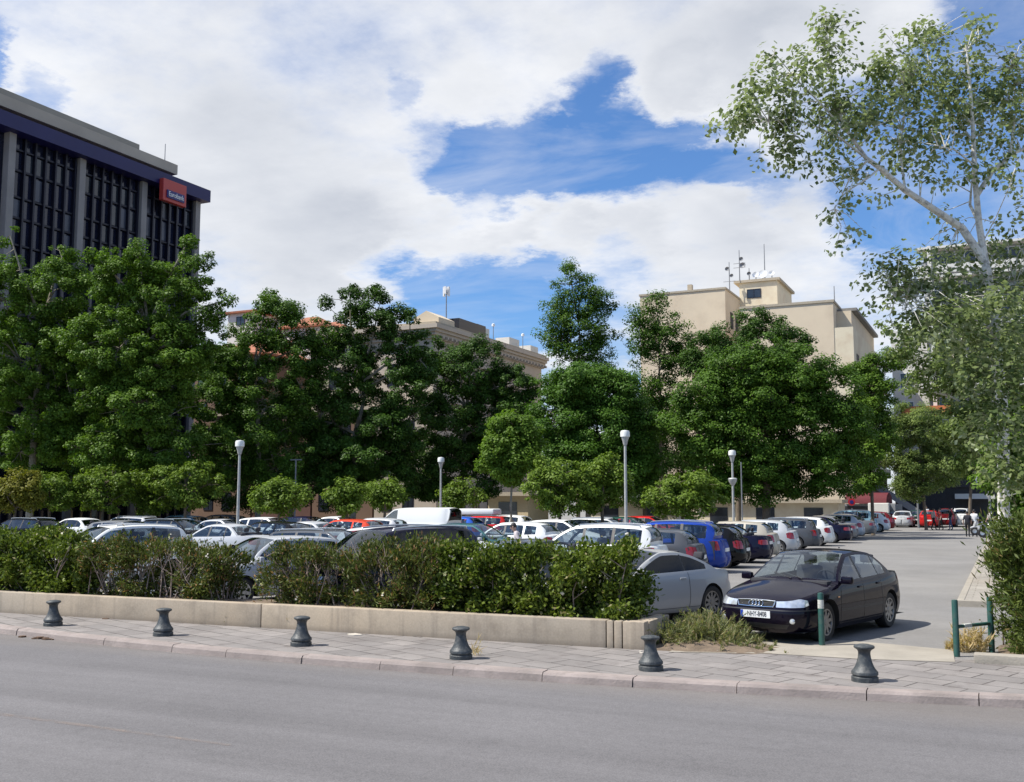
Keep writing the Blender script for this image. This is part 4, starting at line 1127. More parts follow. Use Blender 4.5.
VAN = variant(SUV, kind='panel van', L=4.9, w=.93, H=2.02, rw=.32, ra=.38, zb=.24, nf=4, nr=7,
    zs=[(2.5, .82), (2.4, .88), (2.25, .96), (2.05, 1.05), (1.85, 1.12), (1.6, 1.15), (.8, 1.16), (-.2, 1.16), (-1.0, 1.16), (-1.8, 1.16), (-2.2, 1.16), (-2.35, 1.16), (-2.5, 1.15)],
    rail=[(1.68, 1.14), (1.34, 1.45), (.98, 1.75), (.72, 1.86), (-.2, 1.90), (-1.3, 1.90), (-2.16, 1.87), (-2.26, 1.55), (-2.32, 1.16)],
    xf=1.5, xr=-1.45, xw=.84, xq=-2.16, tum=.16, wins=[(1.42, .62, 'side_window')], rails=False, handles=[.75], seams=[1.45, .55, -.6],
    feats=[('headlight', [('f', .46, .70), ('f', .7, .70), ('x', 2.2, .70), ('x', 2.08, .76), ('x', 2.08, .92), ('x', 2.2, .9), ('f', .7, .88), ('f', .48, .84)]),
           ('grille', [('f', 0, .66), ('f', .4, .66), ('f', .4, .78), ('f', 0, .79)]), ('dark', [('f', 0, .30), ('f', .6, .30), ('f', .62, .5), ('f', 0, .5)]),
           ('tail_light', [('r', .72, .74), ('r', .82, .74), ('x', -2.35, .74), ('x', -2.28, .76), ('x', -2.28, 1.1), ('x', -2.35, 1.12), ('r', .82, 1.12), ('r', .73, 1.1)]),
           ('dark', [('x', 1.1, .46), ('x', -1.0, .46), ('x', -1.0, .54), ('x', 1.1, .54)])],
    plate_f=.56, plate_r=.8, seat_x=.5, rear_seat=False, side_glass='glass', rear_glass='dark_glass', dark_mirror=True)

COLORS = {
    'white': (.80, .80, .77), 'silver': (.50, .51, .52), 'pale silver': (.62, .63, .62), 'grey': (.20, .205, .21), 'graphite': (.085, .09, .10), 'black': (.008, .008, .009),
    'navy': (.010, .010, .030), 'blue': (.015, .05, .30), 'bright blue': (.03, .10, .45), 'light blue': (.22, .38, .48), 'red': (.46, .02, .018), 'dark red': (.15, .012, .015),
    'orange red': (.55, .06, .03), 'champagne': (.45, .41, .34), 'green': (.02, .06, .045), 'aubergine': (.007, .005, .013), 'taupe': (.42, .42, .41), 'teal': (.04, .10, .11),
}
PROTO = {}
KINDS = {'sedan': SEDAN, 'hatch': HATCH, 'city': CITY, 'estate': ESTATE, 'mpv': MPV, 'suv': SUV, 'coupe': COUPE, 'van': VAN}
PLAIN = {'sedan': 'parked_saloon', 'hatch': 'parked_hatchback', 'city': 'parked_city_car', 'estate': 'parked_estate_car', 'mpv': 'parked_people_carrier', 'suv': 'parked_off_roader', 'coupe': 'parked_coupe', 'van': 'parked_van'}

def paint(root, c):
    def rec(n):
        for o in KIDS.get(n, []):
            o.color = (*c, 1); rec(o.name)
    rec(root.name)

def place_car(kind, colour, x, y, heading, label, z=0.112, cat='car', group='cars in the car park'):
    """heading: direction of the nose in the ground plane, radians from +X"""
    if kind not in PROTO:
        PROTO[kind] = make_car(KINDS[kind], PLAIN[kind])[0]; r = PROTO[kind]
    else:
        r = copy_tree(PROTO[kind])
    r.location = (x, y, z); r.rotation_euler = (0, 0, heading)
    tag(r, label, cat, group)
    paint(r, COLORS[colour])
    return r
# ------------------------------------------------------------------ the dark saloon at the entrance
hero, hsurf, hpanel, hsx, hsf, htop = make_car(variant(SEDAN, rim_mat='steel_rim', spokes=9, dark_mirror=False), 'parked_saloon', h=0.06)
tag(hero, 'near black saloon with chrome ringed grille standing alone at the car park entrance', 'car', 'cars in the car park')
paint(hero, COLORS['aubergine'])
# grille frame, bars, rings
fx = lambda z: SEDAN['L'] / 2 - float(np.interp(z, *zip(*FS)))
def on_nose(y, z, out): 
    p = hsurf(hsf(abs(y)), z); return Vector((p.x + out, y, z))
fr = [(-.30, .588), (-.15, .584), (0, .583), (.15, .584), (.30, .588), (.318, .63), (.327, .674), (.16, .682), (0, .684), (-.16, .682), (-.327, .674), (-.318, .63), (-.30, .588)]
MB().tube([on_nose(y, z, 0.006) for y, z in fr], 0.0125, 8, caps=False).build('grille_frame', M['chrome'], hero, smooth=True)
mb = MB()
for k in range(4):
    z = .605 + .019 * k
    mb.tube([on_nose(y, z, 0.004) for y in np.linspace(-.30, .30, 13)], 0.0045, 5)
mb.build('grille_bars', M['trim'], hero, smooth=True)
mb = MB()
for k in range(4):
    yc = (k - 1.5) * 0.058
    mb.tube([on_nose(yc + .039 * math.cos(t), .634 + .039 * math.sin(t), .018) for t in np.linspace(0, 2 * PI, 25)], .0062, 6, caps=False)
mb.build('ring_emblem', M['chrome'], hero, smooth=True)
tm = text_mesh('NHY-8408', 0.105, 0.002)
tm.transform(Matrix.Diagonal((0.73, 1.05, 1, 1)))
xpl = fx(.465) + 0.0125
TT = Matrix(((0, 0, 1, xpl), (1, 0, 0, 0.030), (0, 1, 0, .465), (0, 0, 0, 1)))
mesh_obj('plate_lettering', tm, M['ink'], hero, TT)
for sd in (1, -1):
    mb = MB(); p = hsurf(hsf(.60), .36)
    mb.lathe([(0, .02), (.03, .018), (.042, 0.0), (.046, -.02)], 16, M=Matrix.Translation((p.x + .006, .60 * sd, .375)) @ Matrix.Rotation(rad(90), 4, 'Y'))
    mb.build('fog_lamp', M['lamp_lens'], hero, smooth=True)
    # wipers
    MB().tube([(1.05, .1 * sd + .15, .965), (.88, .1 * sd - .25, 1.045)], .009, 5).build('wiper', M['trim'], hero, smooth=True)
    # side repeaters
    q = hsurf(hsx(1.02), .70); MB().box(q.x - .035, q.x + .035, (q.y - .004) * sd if sd > 0 else -(q.y + .005), (q.y + .005) * sd if sd > 0 else -(q.y - .004), .685, .71).build('side_repeater', M['amber'], hero)
MB().lathe([(0, .02), (.012, .02), (.016, 0)], 10, M=Matrix.Translation((-1.0, 0, 1.40))).build('roof_aerial', M['trim'], hero)
hw = G(822, 641.5, 0.112)     # contact of the front left wheel
HPH = rad(16.0)
hd = Vector((-math.sin(HPH), -math.cos(HPH), 0)); hl = Vector((-hd.y, hd.x, 0))
hc = Vector((hw.x, hw.y, 0)) - hd * SEDAN['xf'] - hl * (SEDAN['w'] * .93 - .1)
hero.location = (hc.x, hc.y, 0.112); hero.rotation_euler = (0, 0, math.atan2(hd.y, hd.x))

W_ = PI; E_ = 0.0            # nose to the left / right along the rows
def toward(deg): return math.atan2(-math.cos(rad(deg)), -math.sin(rad(deg)))

# front row, noses towards the street
rwp = G(709, 618, 0.112); ph = rad(25)
d_ = Vector((-math.sin(ph), -math.cos(ph), 0)); l_ = Vector((-d_.y, d_.x, 0))
cc = rwp - d_ * COUPE['xr'] - l_ * (COUPE['w'] * .93 - .1)
place_car('coupe', 'taupe', cc.x, cc.y, math.atan2(d_.y, d_.x), 'grey two-door coupe with dark windows just left of the dark saloon')
def at(px, dist): return D(px, 500, dist)
def car_at(kind, colour, px, dist, heading, label, **k):
    p = at(px, dist); return place_car(kind, colour, p.x, p.y, heading, label, **k)
car_at('suv', 'navy', 388, 21.6, toward(20), 'tall dark off-roader behind the shaggy bush in the middle of the hedge row')
car_at('hatch', 'silver', 273, 24.3, toward(20), 'silver grey hatchback whose plate shows in the gap in the hedge row')
car_at('mpv', 'white', 116, 28.5, toward(18), 'white people carrier seen through the sparse twiggy bush')
car_at('sedan', 'black', 18, 31, toward(18), 'black saloon low behind the left hedge')
car_at('sedan', 'graphite', 520, 23.5, toward(16), 'dark grey saloon showing only its roof above the trimmed hedge')

# column beside the drive: tails towards the drive
TA = -8.25
def colA(kind, colour, y, label, dx=0.0, rz=0.0): return place_car(kind, colour, TA - KINDS[kind]['L'] / 2 + dx, y, W_ + rad(rz), label)
colA('mpv', 'white', 28.0, 'white people carrier rising above the trimmed hedge, nose to the left', -.25)
colA('hatch', 'graphite', 30.6, 'dark grey hatchback with a red tail light squeezed left of the bright blue people carrier', 0.1)
colA('mpv', 'blue', 33.3, 'bright blue people carrier with silver roof rails, tail towards the drive', 0.15)
colA('hatch', 'black', 36.0, 'black hatchback squeezed behind the bright blue people carrier', 0.2)
colA('sedan', 'navy', 39.2, 'dark navy saloon with bright alloy wheels, next beyond the blue people carrier', 0.35)
colA('hatch', 'champagne', 42.3, 'beige hatchback mostly hidden behind the dark navy saloon')
colA('hatch', 'silver', 46.0, 'silver hatchback tail-on between the navy saloon and the slate estate', .1)
colA('estate', 'graphite', 50.6, 'slate grey estate car with roof rails and five-spoke wheels in the drive-side row', .35)
colA('hatch', 'white', 55.2, 'white hatchback just beyond the slate grey estate car', .25)
colA('sedan', 'navy', 59.5, 'dark blue saloon just beyond the white hatchback in the drive-side row', .6)
colA('sedan', 'grey', 63.5, 'mid grey saloon sixth from the far end of the drive-side row', .4)
colA('hatch', 'silver', 67.5, 'silver hatchback fifth from the far end of the drive-side row', .3)
colA('sedan', 'grey', 72.0, 'grey saloon fourth from the far end of the drive-side row', .5)
colA('mpv', 'light blue', 76.0, 'pale blue people carrier whose roof stands above the far end of the drive-side row', .2)
colA('hatch', 'white', 81.0, 'white hatchback second from the far end of the drive-side row', .5)
colA('hatch', 'dark red', 86.0, 'dark red hatchback at the far end of the drive-side row', .4)

# beyond the first planted strip
def colB(kind, colour, y, label, nose='R', dx=0.0): return place_car(kind, colour, -17.6 + dx, y, E_ if nose == 'R' else W_, label)
colB('estate', 'graphite', 25.2, 'dark estate car showing its roof just behind the tall dark off-roader')
colB('hatch', 'silver', 28.4, 'silver hatchback with a glinting windscreen behind the shaggy bush')
colB('sedan', 'pale silver', 31.4, 'pale silver saloon with a large glinting windscreen left of the trimmed hedge', dx=.3)
colB('hatch', 'teal', 34.0, 'dark teal hatchback beside the pale silver saloon')
colB('hatch', 'white', 36.6, 'white hatchback with a red tail light, nose to the left above the trimmed hedge', 'L', 0.3)
colB('sedan', 'silver', 39.6, 'silver saloon just beyond the white hatchback with the red tail light')
colB('hatch', 'white', 42.4, 'white hatchback under the left side of the big round orange tree')
colB('sedan', 'grey', 45.2, 'grey saloon under the big round orange tree')
colB('estate', 'silver', 48.2, 'silver estate car just behind the lamp post with the widest head')
colB('hatch', 'green', 51.2, 'dark green hatchback beyond the roof of the white people carrier')
colB('hatch', 'red', 54.5, 'red hatchback glimpsed above the roof rails of the blue people carrier')

def colC(kind, colour, y, label, nose='L', dx=0.0): return place_car(kind, colour, -26.9 + dx, y, E_ if nose == 'R' else W_, label)
colC('sedan', 'graphite', 26.0, 'dark grey saloon behind the white people carrier of the front row', 'L')
colC('sedan', 'silver', 31.2, 'silver saloon in profile between the sparse bush and the leftmost lamp post')
colC('hatch', 'black', 34.0, 'black hatchback just right of the silver saloon in profile')
colC('sedan', 'silver', 36.4, 'silver saloon with a wide bright windscreen pillar beside the black hatchback')
colC('hatch', 'orange red', 39.4, 'orange red hatchback left of the white panel van')
colC('city', 'silver', 41.8, 'small silver car in front of the nose of the white panel van')
colC('van', 'white', 45.6, 'white panel van standing above the rows of cars left of the thin lamp post')
colC('hatch', 'bright blue', 49.2, 'bright blue hatchback just right of the white panel van')
colC('estate', 'red', 52.4, 'red estate car carrying a white roof box')
colC('hatch', 'white', 55.6, 'white hatchback at the foot of the small thin-trunked tree')

def colD(kind, colour, y, label, nose='R'): return place_car(kind, colour, -33.5, y, E_ if nose == 'R' else W_, label)
colD('hatch', 'grey', 33.0, 'grey hatchback behind the silver saloon in profile')
colD('estate', 'black', 36.2, 'black estate car at the foot of the leftmost lamp post')
colD('sedan', 'silver', 39.2, 'silver saloon under the small orange tree right of the leftmost lamp post')
colD('hatch', 'white', 42.4, 'white hatchback half hidden left of the orange red hatchback')
colD('hatch', 'navy', 45.6, 'navy hatchback under the pair of orange trees')
colD('sedan', 'white', 48.6, 'white saloon behind the white panel van')

def colE(kind, colour, y, label, nose='L', dx=0.0): return place_car(kind, colour, -43.0 + dx, y, E_ if nose == 'R' else W_, label)
colE('hatch', 'navy', 32.6, 'dark blue hatchback at the far left behind the left hedge')
colE('estate', 'black', 35.6, 'black estate car left of the white saloon in profile')
colE('sedan', 'white', 38.9, 'white saloon in profile above the left hedge')
colE('estate', 'silver', 42.2, 'silver estate car in profile behind the white people carrier of the front row')
colE('hatch', 'light blue', 46.2, 'pale blue hatchback between the silver estate car and the leftmost lamp post')
colE('hatch', 'graphite', 49.6, 'dark hatchback under the rightmost of the left orange trees')
colE('estate', 'white', 33.9, 'white car roof at the far left edge under the orange trees', 'L', -6.5)

# far end of the drive
def far(kind, colour, px, label, dist=94, face=PI / 2, dx=0.0):
    p = at(px, dist); return place_car(kind, colour, p.x + dx, p.y, face, label)
far('sedan', 'silver', 903, 'silver saloon tail-on at the far end of the drive', 92)
far('hatch', 'green', 918, 'dark car between the silver saloon and the red hatchback at the far end', 95)
far('hatch', 'red', 929, 'bright red hatchback tail-on at the far end of the drive', 91)
far('mpv', 'dark red', 946, 'dark red people carrier right of the bright red hatchback at the far end', 93)
far('mpv', 'white', 961, 'white people carrier tail-on behind the walkers at the far end', 94)
far('hatch', 'dark red', 893, 'dark red car tail left of the silver saloon at the far end', 97)
p = at(987, 78); place_car('hatch', 'white', p.x + 1.5, p.y, PI / 2 + .5, 'white hatchback beyond the right hand conifer bush near the walkers')
# ------------------------------------------------------------------ trees
DENS = 4.8
def tree(name, label, px, base_d, lobes, mat, seed, leaves=16000, ll=0.24, lw=0.17, clump=0.55, bark='bark', trunk_r=0.22, ncl=190, fork=0.3, limbs=None, cat='tree', group=None,
         branch=True, hollow=0.5, droop=0.0, visible=0.0, zbase=0.11, squash=0.62, limb_r=None, crown_name='crown', lean=(0, 0), airy=1.0):
    """lobes: (px, py, rx, ry[, depth offset, weight]) ellipsoids given at the tree's own distance, turned into metres around the trunk"""
    rng = np.random.default_rng(seed); rr = random.Random(seed)
    if cat == 'tree' and base_d > 40 and bark != 'poplar_bark' and name != 'orange_tree': leaves = int(leaves * DENS * airy); ncl = int(ncl * 3.0); clump *= 1.0; squash = (squash + .8) / 2; ll *= .66; lw *= .70; trunk_r *= .75; hollow *= .7
    p = D(px, 500, base_d); base = Vector((p.x, p.y, zbase)); m = rate(base_d)
    root = empty(name, base, 0, label, cat, group)
    LB = []
    for lb in lobes:
        dd = lb[4] if len(lb) > 4 else 0.0
        c = D(lb[0], lb[1], base_d + dd) - base
        gk = 1.2 if limbs else 1.0
        LB.append((np.array(c), gk * np.array([lb[2] * m, lb[2] * m * 0.9, lb[3] * m]), lb[5] if len(lb) > 5 else 1.0))
    vol = np.array([b[1].prod() ** 0.8 * b[2] for b in LB]); vol /= vol.sum()
    cl = []; own = []
    for k, (c, r, w_) in enumerate(LB):
        n = max(3, int(ncl * vol[k])); d = rand_dirs(rng, n)
        q = hollow + (1 - hollow) * rng.random(n) ** 0.6
        q = q * np.where(rng.random(n) < 0.16, rng.uniform(1.05, 1.32, n), 1.0)
        cl.append(c + d * r * q[:, None]); own += [k] * n
    CL = np.concatenate(cl); own = np.array(own)
    csz = clump * rng.uniform(0.4, 1.35, len(CL)); far_ = np.array([np.linalg.norm((c - LB[o][0]) / LB[o][1]) for c, o in zip(CL, own)]); csz *= np.where(far_ > 1.02, .55, 1.0)
    wgt = csz ** 2; wgt /= wgt.sum()
    idx = rng.choice(len(CL), leaves, p=wgt)
    g = rand_dirs(rng, leaves) * (rng.random(leaves) ** 0.45)[:, None]
    off = g * csz[idx][:, None] * np.array([1, 1, squash])
    off[:, 2] -= droop * np.abs(rng.normal(0, 1, leaves)) * csz[idx]
    C = CL[idx] + off
    C[:, 2] = np.maximum(C[:, 2], 0.25)
    cen = np.array([b[0] for b in LB])[own[idx]]
    outw = unit(C - cen)
    Nn = unit(g * 0.8 + outw * 0.35 + np.array([0, 0, 0.75]) + rng.normal(0, 0.42, C.shape))
    A = unit(np.cross(Nn, rng.normal(size=C.shape)) + np.array([0, 0, -0.25]) + outw * 0.3)
    leaf_obj(crown_name, leaf_mesh(crown_name, C, A, Nn, ll * rng.uniform(.6, 1.3, leaves), lw * rng.uniform(.6, 1.25, leaves), mat), root)
    mb = MB()
    zlo = min(float(c[2] - r[2]) for c, r, _ in LB); zhi = max(float(c[2] + r[2]) for c, r, _ in LB)
    ctr = sum((Vector(c) * w for (c, r, _), w in zip(LB, vol)), Vector())
    top = Vector((ctr.x, ctr.y, zlo + (zhi - zlo) * 0.62)); fk = Vector((top.x * .25 + lean[0], top.y * .25 + lean[1], zlo + (zhi - zlo) * fork))
    if limbs is None:
        path = [Vector((0, 0, -0.15)), Vector((0, 0, 0.3)), Vector((fk.x * .5 + rr.uniform(-.1, .1), fk.y * .5, fk.z * .55)), fk, fk.lerp(top, .5) + Vector((rr.uniform(-.4, .4), rr.uniform(-.4, .4), 0)), top]
        mb.tube(path, [trunk_r * 1.25, trunk_r, trunk_r * .88, trunk_r * .75, trunk_r * .45, trunk_r * .15], 9)
        joints = [fk.lerp(top, t) for t in np.linspace(0, .9, 6)]
        mains = []
        for k, (c, r, _) in enumerate(LB):
            tgt = Vector(c); j = min(joints, key=lambda q: abs(q.z - (tgt.z - (tgt - q).length * .45)))
            mid = j.lerp(tgt, .5) + Vector((rr.uniform(-.3, .3), rr.uniform(-.3, .3), (tgt - j).length * .08))
            rad0 = trunk_r * .42
            mb.tube([j, mid, tgt], [rad0, rad0 * .7, rad0 * .35], 6); mains.append((j, mid, tgt))
    else:
        mains = []
        for path, r0, r1 in limbs:
            pts = [Vector(q) for q in path]; n = len(pts)
            mb.tube(pts, [r0 + (r1 - r0) * i / (n - 1) for i in range(n)], 9)
            for a_, b_ in zip(pts[1:-1], pts[2:]): mains.append((a_, a_.lerp(b_, .5), b_))
    # twigs out to the clumps
    if branch:
        nodes = [a_.lerp(b_, t) for (a_, mm, b_) in mains for t in (.15, .5, .85)] if limbs else [q for (j, mid, t) in mains for q in (j.lerp(mid, .6), mid, mid.lerp(t, .6), t)]
        for i in range(len(CL)):
            if rr.random() > (0.75 if limbs else .6 if airy < 1 else .33): continue
            c = Vector(CL[i]); c.z = max(c.z, .3)
            j = min(nodes, key=lambda q: (q - c).length + max(0, q.z - c.z) * (.5 if droop == 0 else .2))
            if limbs and (j - c).length > 1.9: continue
            mid = j.lerp(c, .5) + Vector((rr.uniform(-.15, .15), rr.uniform(-.15, .15), rr.uniform(-.05, .25)))
            r0 = min(limb_r or trunk_r * .16, .05)
            mb.tube([j, mid, c], [r0, r0 * .6, r0 * .2], 4, caps=False)
    mb.build('trunk', M[bark], root, smooth=True)
    return root

LP, LPL, LDK, LRO, LOR, LYE, LPO = (M[k] for k in ('leaf_plane', 'leaf_plane_light', 'leaf_dark', 'leaf_robinia', 'leaf_orange', 'leaf_yellow', 'leaf_poplar'))
TG = 'big trees round the car park'
kw = dict(bark='plane_bark', group=TG)
tree('plane_tree', 'broad plane tree at the far left edge in front of the glass office block', 30, 62,
     [(5, 300, 48, 42), (55, 290, 42, 40), (20, 360, 60, 45), (75, 340, 45, 45), (30, 415, 62, 38), (10, 235, 14, 18, 0, .6), (62, 258, 18, 14, 0, .7), (80, 400, 40, 40), (20, 452, 50, 22), (80, 448, 44, 22)], LPL, 101, leaves=26000, trunk_r=.3, ncl=210, **kw)
tree('plane_tree', 'tall plane tree whose thin top rises against the right half of the glass office block', 150, 60,
     [(120, 280, 32, 34), (160, 300, 36, 40), (195, 275, 20, 34, 0, .8), (190, 238, 10, 14, 0, .8), (110, 345, 45, 45), (165, 360, 50, 48), (135, 415, 58, 38), (205, 330, 22, 36), (98, 258, 14, 14, 0, .8), (226, 300, 14, 12, 0, .6), (140, 250, 18, 12, 0, .6), (120, 452, 44, 20), (180, 450, 44, 22)], LPL, 102, leaves=27000, trunk_r=.28, ncl=220, **kw)
tree('plane_tree', 'plane tree in front of the red tiled roofs right of the office block', 258, 66,
     [(275, 322, 32, 30), (270, 300, 18, 16), (250, 355, 34, 30), (295, 350, 24, 30), (318, 335, 16, 20, 0, .8), (220, 400, 45, 36), (262, 400, 42, 36), (225, 362, 24, 20), (300, 395, 20, 30), (240, 440, 60, 22), (225, 470, 34, 22), (275, 468, 40, 22)], LP, 103, leaves=22000, trunk_r=.26, ncl=190, **kw)
tree('plane_tree', 'tallest dark plane tree left of the classical building with the roof mast', 352, 68,
     [(345, 320, 30, 32), (378, 310, 28, 28), (350, 292, 12, 10), (400, 335, 24, 30), (326, 345, 18, 22), (335, 370, 40, 40), (390, 375, 44, 42), (360, 425, 58, 42), (310, 420, 34, 34), (405, 425, 30, 38), (352, 455, 62, 24), (330, 482, 44, 18), (385, 482, 40, 18), (418, 350, 14, 22), (410, 330, 16, 16, 0, .8), (420, 360, 20, 24)], LDK, 104, leaves=30000, trunk_r=.32, ncl=240, **kw)
tree('plane_tree', 'dark bushy plane tree below the classical building with the long cornice', 462, 72,
     [(430, 385, 34, 34), (470, 375, 38, 30), (505, 385, 34, 26), (445, 430, 40, 40), (490, 425, 40, 38), (430, 470, 40, 30), (500, 455, 36, 32), (480, 350, 20, 12), (440, 352, 16, 14), (520, 400, 22, 26), (430, 490, 34, 16), (480, 486, 26, 14)], LDK, 105, leaves=26000, trunk_r=.3, ncl=220, **kw)
tree('tall_tree', 'tall narrow airy tree rising highest in the middle of the skyline', 578, 78,
     [(572, 285, 20, 20), (592, 300, 22, 24), (562, 312, 24, 22), (580, 330, 32, 24), (600, 335, 18, 20), (556, 340, 20, 20), (570, 268, 10, 9), (585, 360, 34, 22), (575, 390, 34, 24), (603, 305, 12, 14)], LP, 106, leaves=13000, airy=.55, ncl=150, clump=.6, trunk_r=.22, hollow=.3, group=TG)
tree('robinia_tree', 'dense bright green tree in the middle, below the tall airy one', 588, 66,
     [(575, 385, 34, 22), (610, 392, 34, 26), (560, 420, 34, 28), (605, 430, 46, 34), (635, 425, 22, 32), (640, 455, 22, 22), (580, 458, 46, 26), (590, 372, 22, 10), (625, 470, 36, 20)], LRO, 107, leaves=30000, ncl=240, clump=.7, squash=.4, trunk_r=.25, group=TG, droop=.12, hollow=.62)
tree('young_tree', 'small bright green tree with a thin pale trunk above the white and red cars', 512, 58,
     [(512, 425, 20, 13), (528, 438, 15, 14), (498, 440, 16, 14), (512, 452, 28, 18), (495, 462, 16, 12), (530, 462, 16, 12), (508, 474, 16, 8)], M['leaf_young'], 108, leaves=9500, ncl=95, clump=.48, squash=.4, trunk_r=.10, bark='plane_bark', fork=.05, droop=.1, group=TG)
tree('slender_tree', 'slender open tree with visible branches in front of the beige apartment block', 662, 76,
     [(650, 312, 18, 18), (668, 330, 20, 20), (645, 345, 20, 22), (668, 365, 22, 20), (655, 300, 10, 9), (648, 390, 22, 20), (672, 400, 20, 24), (682, 350, 12, 18), (655, 425, 26, 18), (634, 318, 10, 16), (690, 345, 10, 12)], LP, 109, leaves=9500, airy=.55, ncl=120, clump=.55, trunk_r=.18, hollow=.2, group=TG)
tree('plane_tree', 'large dark green spreading tree in front of the beige apartment block', 765, 64,
     [(740, 372, 40, 28), (790, 372, 40, 28), (710, 400, 40, 30), (765, 395, 52, 34), (825, 395, 36, 32), (700, 432, 34, 28), (750, 435, 52, 36), (810, 432, 46, 36), (850, 425, 26, 30), (720, 462, 38, 22), (785, 465, 56, 24), (840, 458, 30, 20), (765, 350, 26, 14), (680, 420, 16, 18), (720, 484, 30, 14), (775, 486, 44, 14), (832, 484, 34, 14)], LP, 110, leaves=42000, ncl=310, clump=.72, squash=.42, trunk_r=.34, droop=.08, group=TG, hollow=.6)
tree('plane_tree', 'darker tree whose rounded top shows above the large spreading tree', 738, 74,
     [(705, 345, 24, 18), (735, 338, 26, 20), (770, 330, 24, 18), (755, 318, 18, 10), (790, 345, 20, 18), (720, 365, 34, 20), (775, 365, 34, 20), (690, 360, 14, 16), (735, 410, 60, 30)], LDK, 111, leaves=15000, ncl=150, clump=.62, trunk_r=.25, group=TG)
tree('plane_tree', 'yellow green lighter tree at the right side of the large spreading tree', 872, 70,
     [(868, 372, 16, 16), (880, 395, 18, 20), (862, 410, 20, 22), (882, 430, 18, 22), (866, 450, 20, 18), (890, 360, 12, 12), (855, 375, 12, 12), (872, 475, 16, 14), (858, 480, 14, 12)], LPL, 112, leaves=9000, ncl=100, clump=.55, trunk_r=.16, group=TG)
tree('plane_tree', 'leafy tree standing over the red and dark cars at the far end of the drive', 925, 82,
     [(910, 430, 18, 16), (935, 445, 20, 18), (915, 465, 22, 16), (940, 475, 16, 14), (905, 485, 12, 12), (930, 415, 16, 14), (955, 455, 16, 18), (918, 488, 14, 10), (892, 450, 14, 18), (900, 420, 12, 16)], M['leaf_poplar2'], 113, leaves=11000, ncl=110, clump=.6, trunk_r=.16, group=TG)
tree('plane_tree', 'dark leafy tree in front of the sign with the letter H at the right', 968, 86,
     [(960, 430, 22, 20), (985, 440, 22, 22), (1005, 460, 22, 24), (965, 465, 18, 14), (1010, 420, 24, 22), (1030, 450, 20, 30)], LDK, 114, leaves=11000, ncl=110, clump=.65, trunk_r=.18, group=TG)
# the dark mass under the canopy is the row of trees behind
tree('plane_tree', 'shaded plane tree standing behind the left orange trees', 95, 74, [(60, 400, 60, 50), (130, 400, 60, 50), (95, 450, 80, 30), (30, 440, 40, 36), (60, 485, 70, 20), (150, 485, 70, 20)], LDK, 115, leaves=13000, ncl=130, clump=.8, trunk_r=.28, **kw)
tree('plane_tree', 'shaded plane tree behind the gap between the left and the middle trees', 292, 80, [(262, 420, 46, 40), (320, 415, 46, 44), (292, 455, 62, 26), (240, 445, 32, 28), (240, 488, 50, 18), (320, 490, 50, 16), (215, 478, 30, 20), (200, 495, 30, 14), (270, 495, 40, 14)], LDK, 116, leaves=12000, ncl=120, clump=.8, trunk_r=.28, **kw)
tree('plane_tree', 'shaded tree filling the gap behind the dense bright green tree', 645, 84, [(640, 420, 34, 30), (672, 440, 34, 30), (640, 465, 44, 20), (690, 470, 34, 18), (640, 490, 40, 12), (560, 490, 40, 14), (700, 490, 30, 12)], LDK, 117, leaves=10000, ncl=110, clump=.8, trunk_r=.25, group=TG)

# clipped orange trees on the planted strips
OG = 'round orange trees on the planted strips'
def orange(px, dist, py, rx, ry, lab, seed, mat=LOR, leaves=7500):
    rg = random.Random(seed); lob = [(px, py, rx * .62, ry * .66)]
    for k in range(6):
        a = k * PI / 3 + rg.uniform(-.4, .4)
        lob.append((px + math.cos(a) * rx * .55, py + math.sin(a) * ry * .5, rx * .45, ry * .46, rg.uniform(-.5, .5)))
    tree('orange_tree', lab, px, dist, [(q[0], q[1] - 1.5, q[2] * 1.13, q[3] * 1.13) + tuple(q[4:]) for q in lob], mat, seed, leaves=leaves, ll=.17, lw=.10, clump=.36, ncl=130, trunk_r=.09, fork=.1, group=OG, squash=.75, hollow=.6)
orange(16, 54, 493, 30, 24, 'yellowish round orange tree at the far left edge', 201, LYE)
orange(50, 56, 492, 30, 22, 'round orange tree second from the left edge', 202)
orange(104, 57, 490, 38, 25, 'round orange tree above the white saloon in profile', 203)
orange(150, 59, 492, 28, 24, 'round orange tree between the two largest of the left row', 204)
orange(186, 57, 487, 40, 27, 'widest round orange tree left of the leftmost lamp post', 205)
orange(280, 48, 499, 30, 19, 'small round orange tree just right of the leftmost lamp post', 206, leaves=5500)
orange(347, 52.5, 497, 19, 17, 'smaller left one of the pair of orange trees behind the glinting cars', 207, leaves=4500)
orange(385, 56, 496, 22, 16, 'right one of the pair of orange trees, behind the white panel van', 208, leaves=4500)
orange(461, 63, 497, 23, 16, 'low dark round orange tree right of the thin lamp post', 209, leaves=4500)
orange(560, 48, 486, 36, 30, 'left one of two large round orange trees by the widest lamp head', 210, leaves=9000)
orange(602, 49, 485, 34, 29, 'large round orange tree just left of the lamp post with the widest head', 211, leaves=9000)
orange(682, 50, 496, 42, 24, 'wide bright round orange tree between the two right hand lamp posts', 212, leaves=9500)

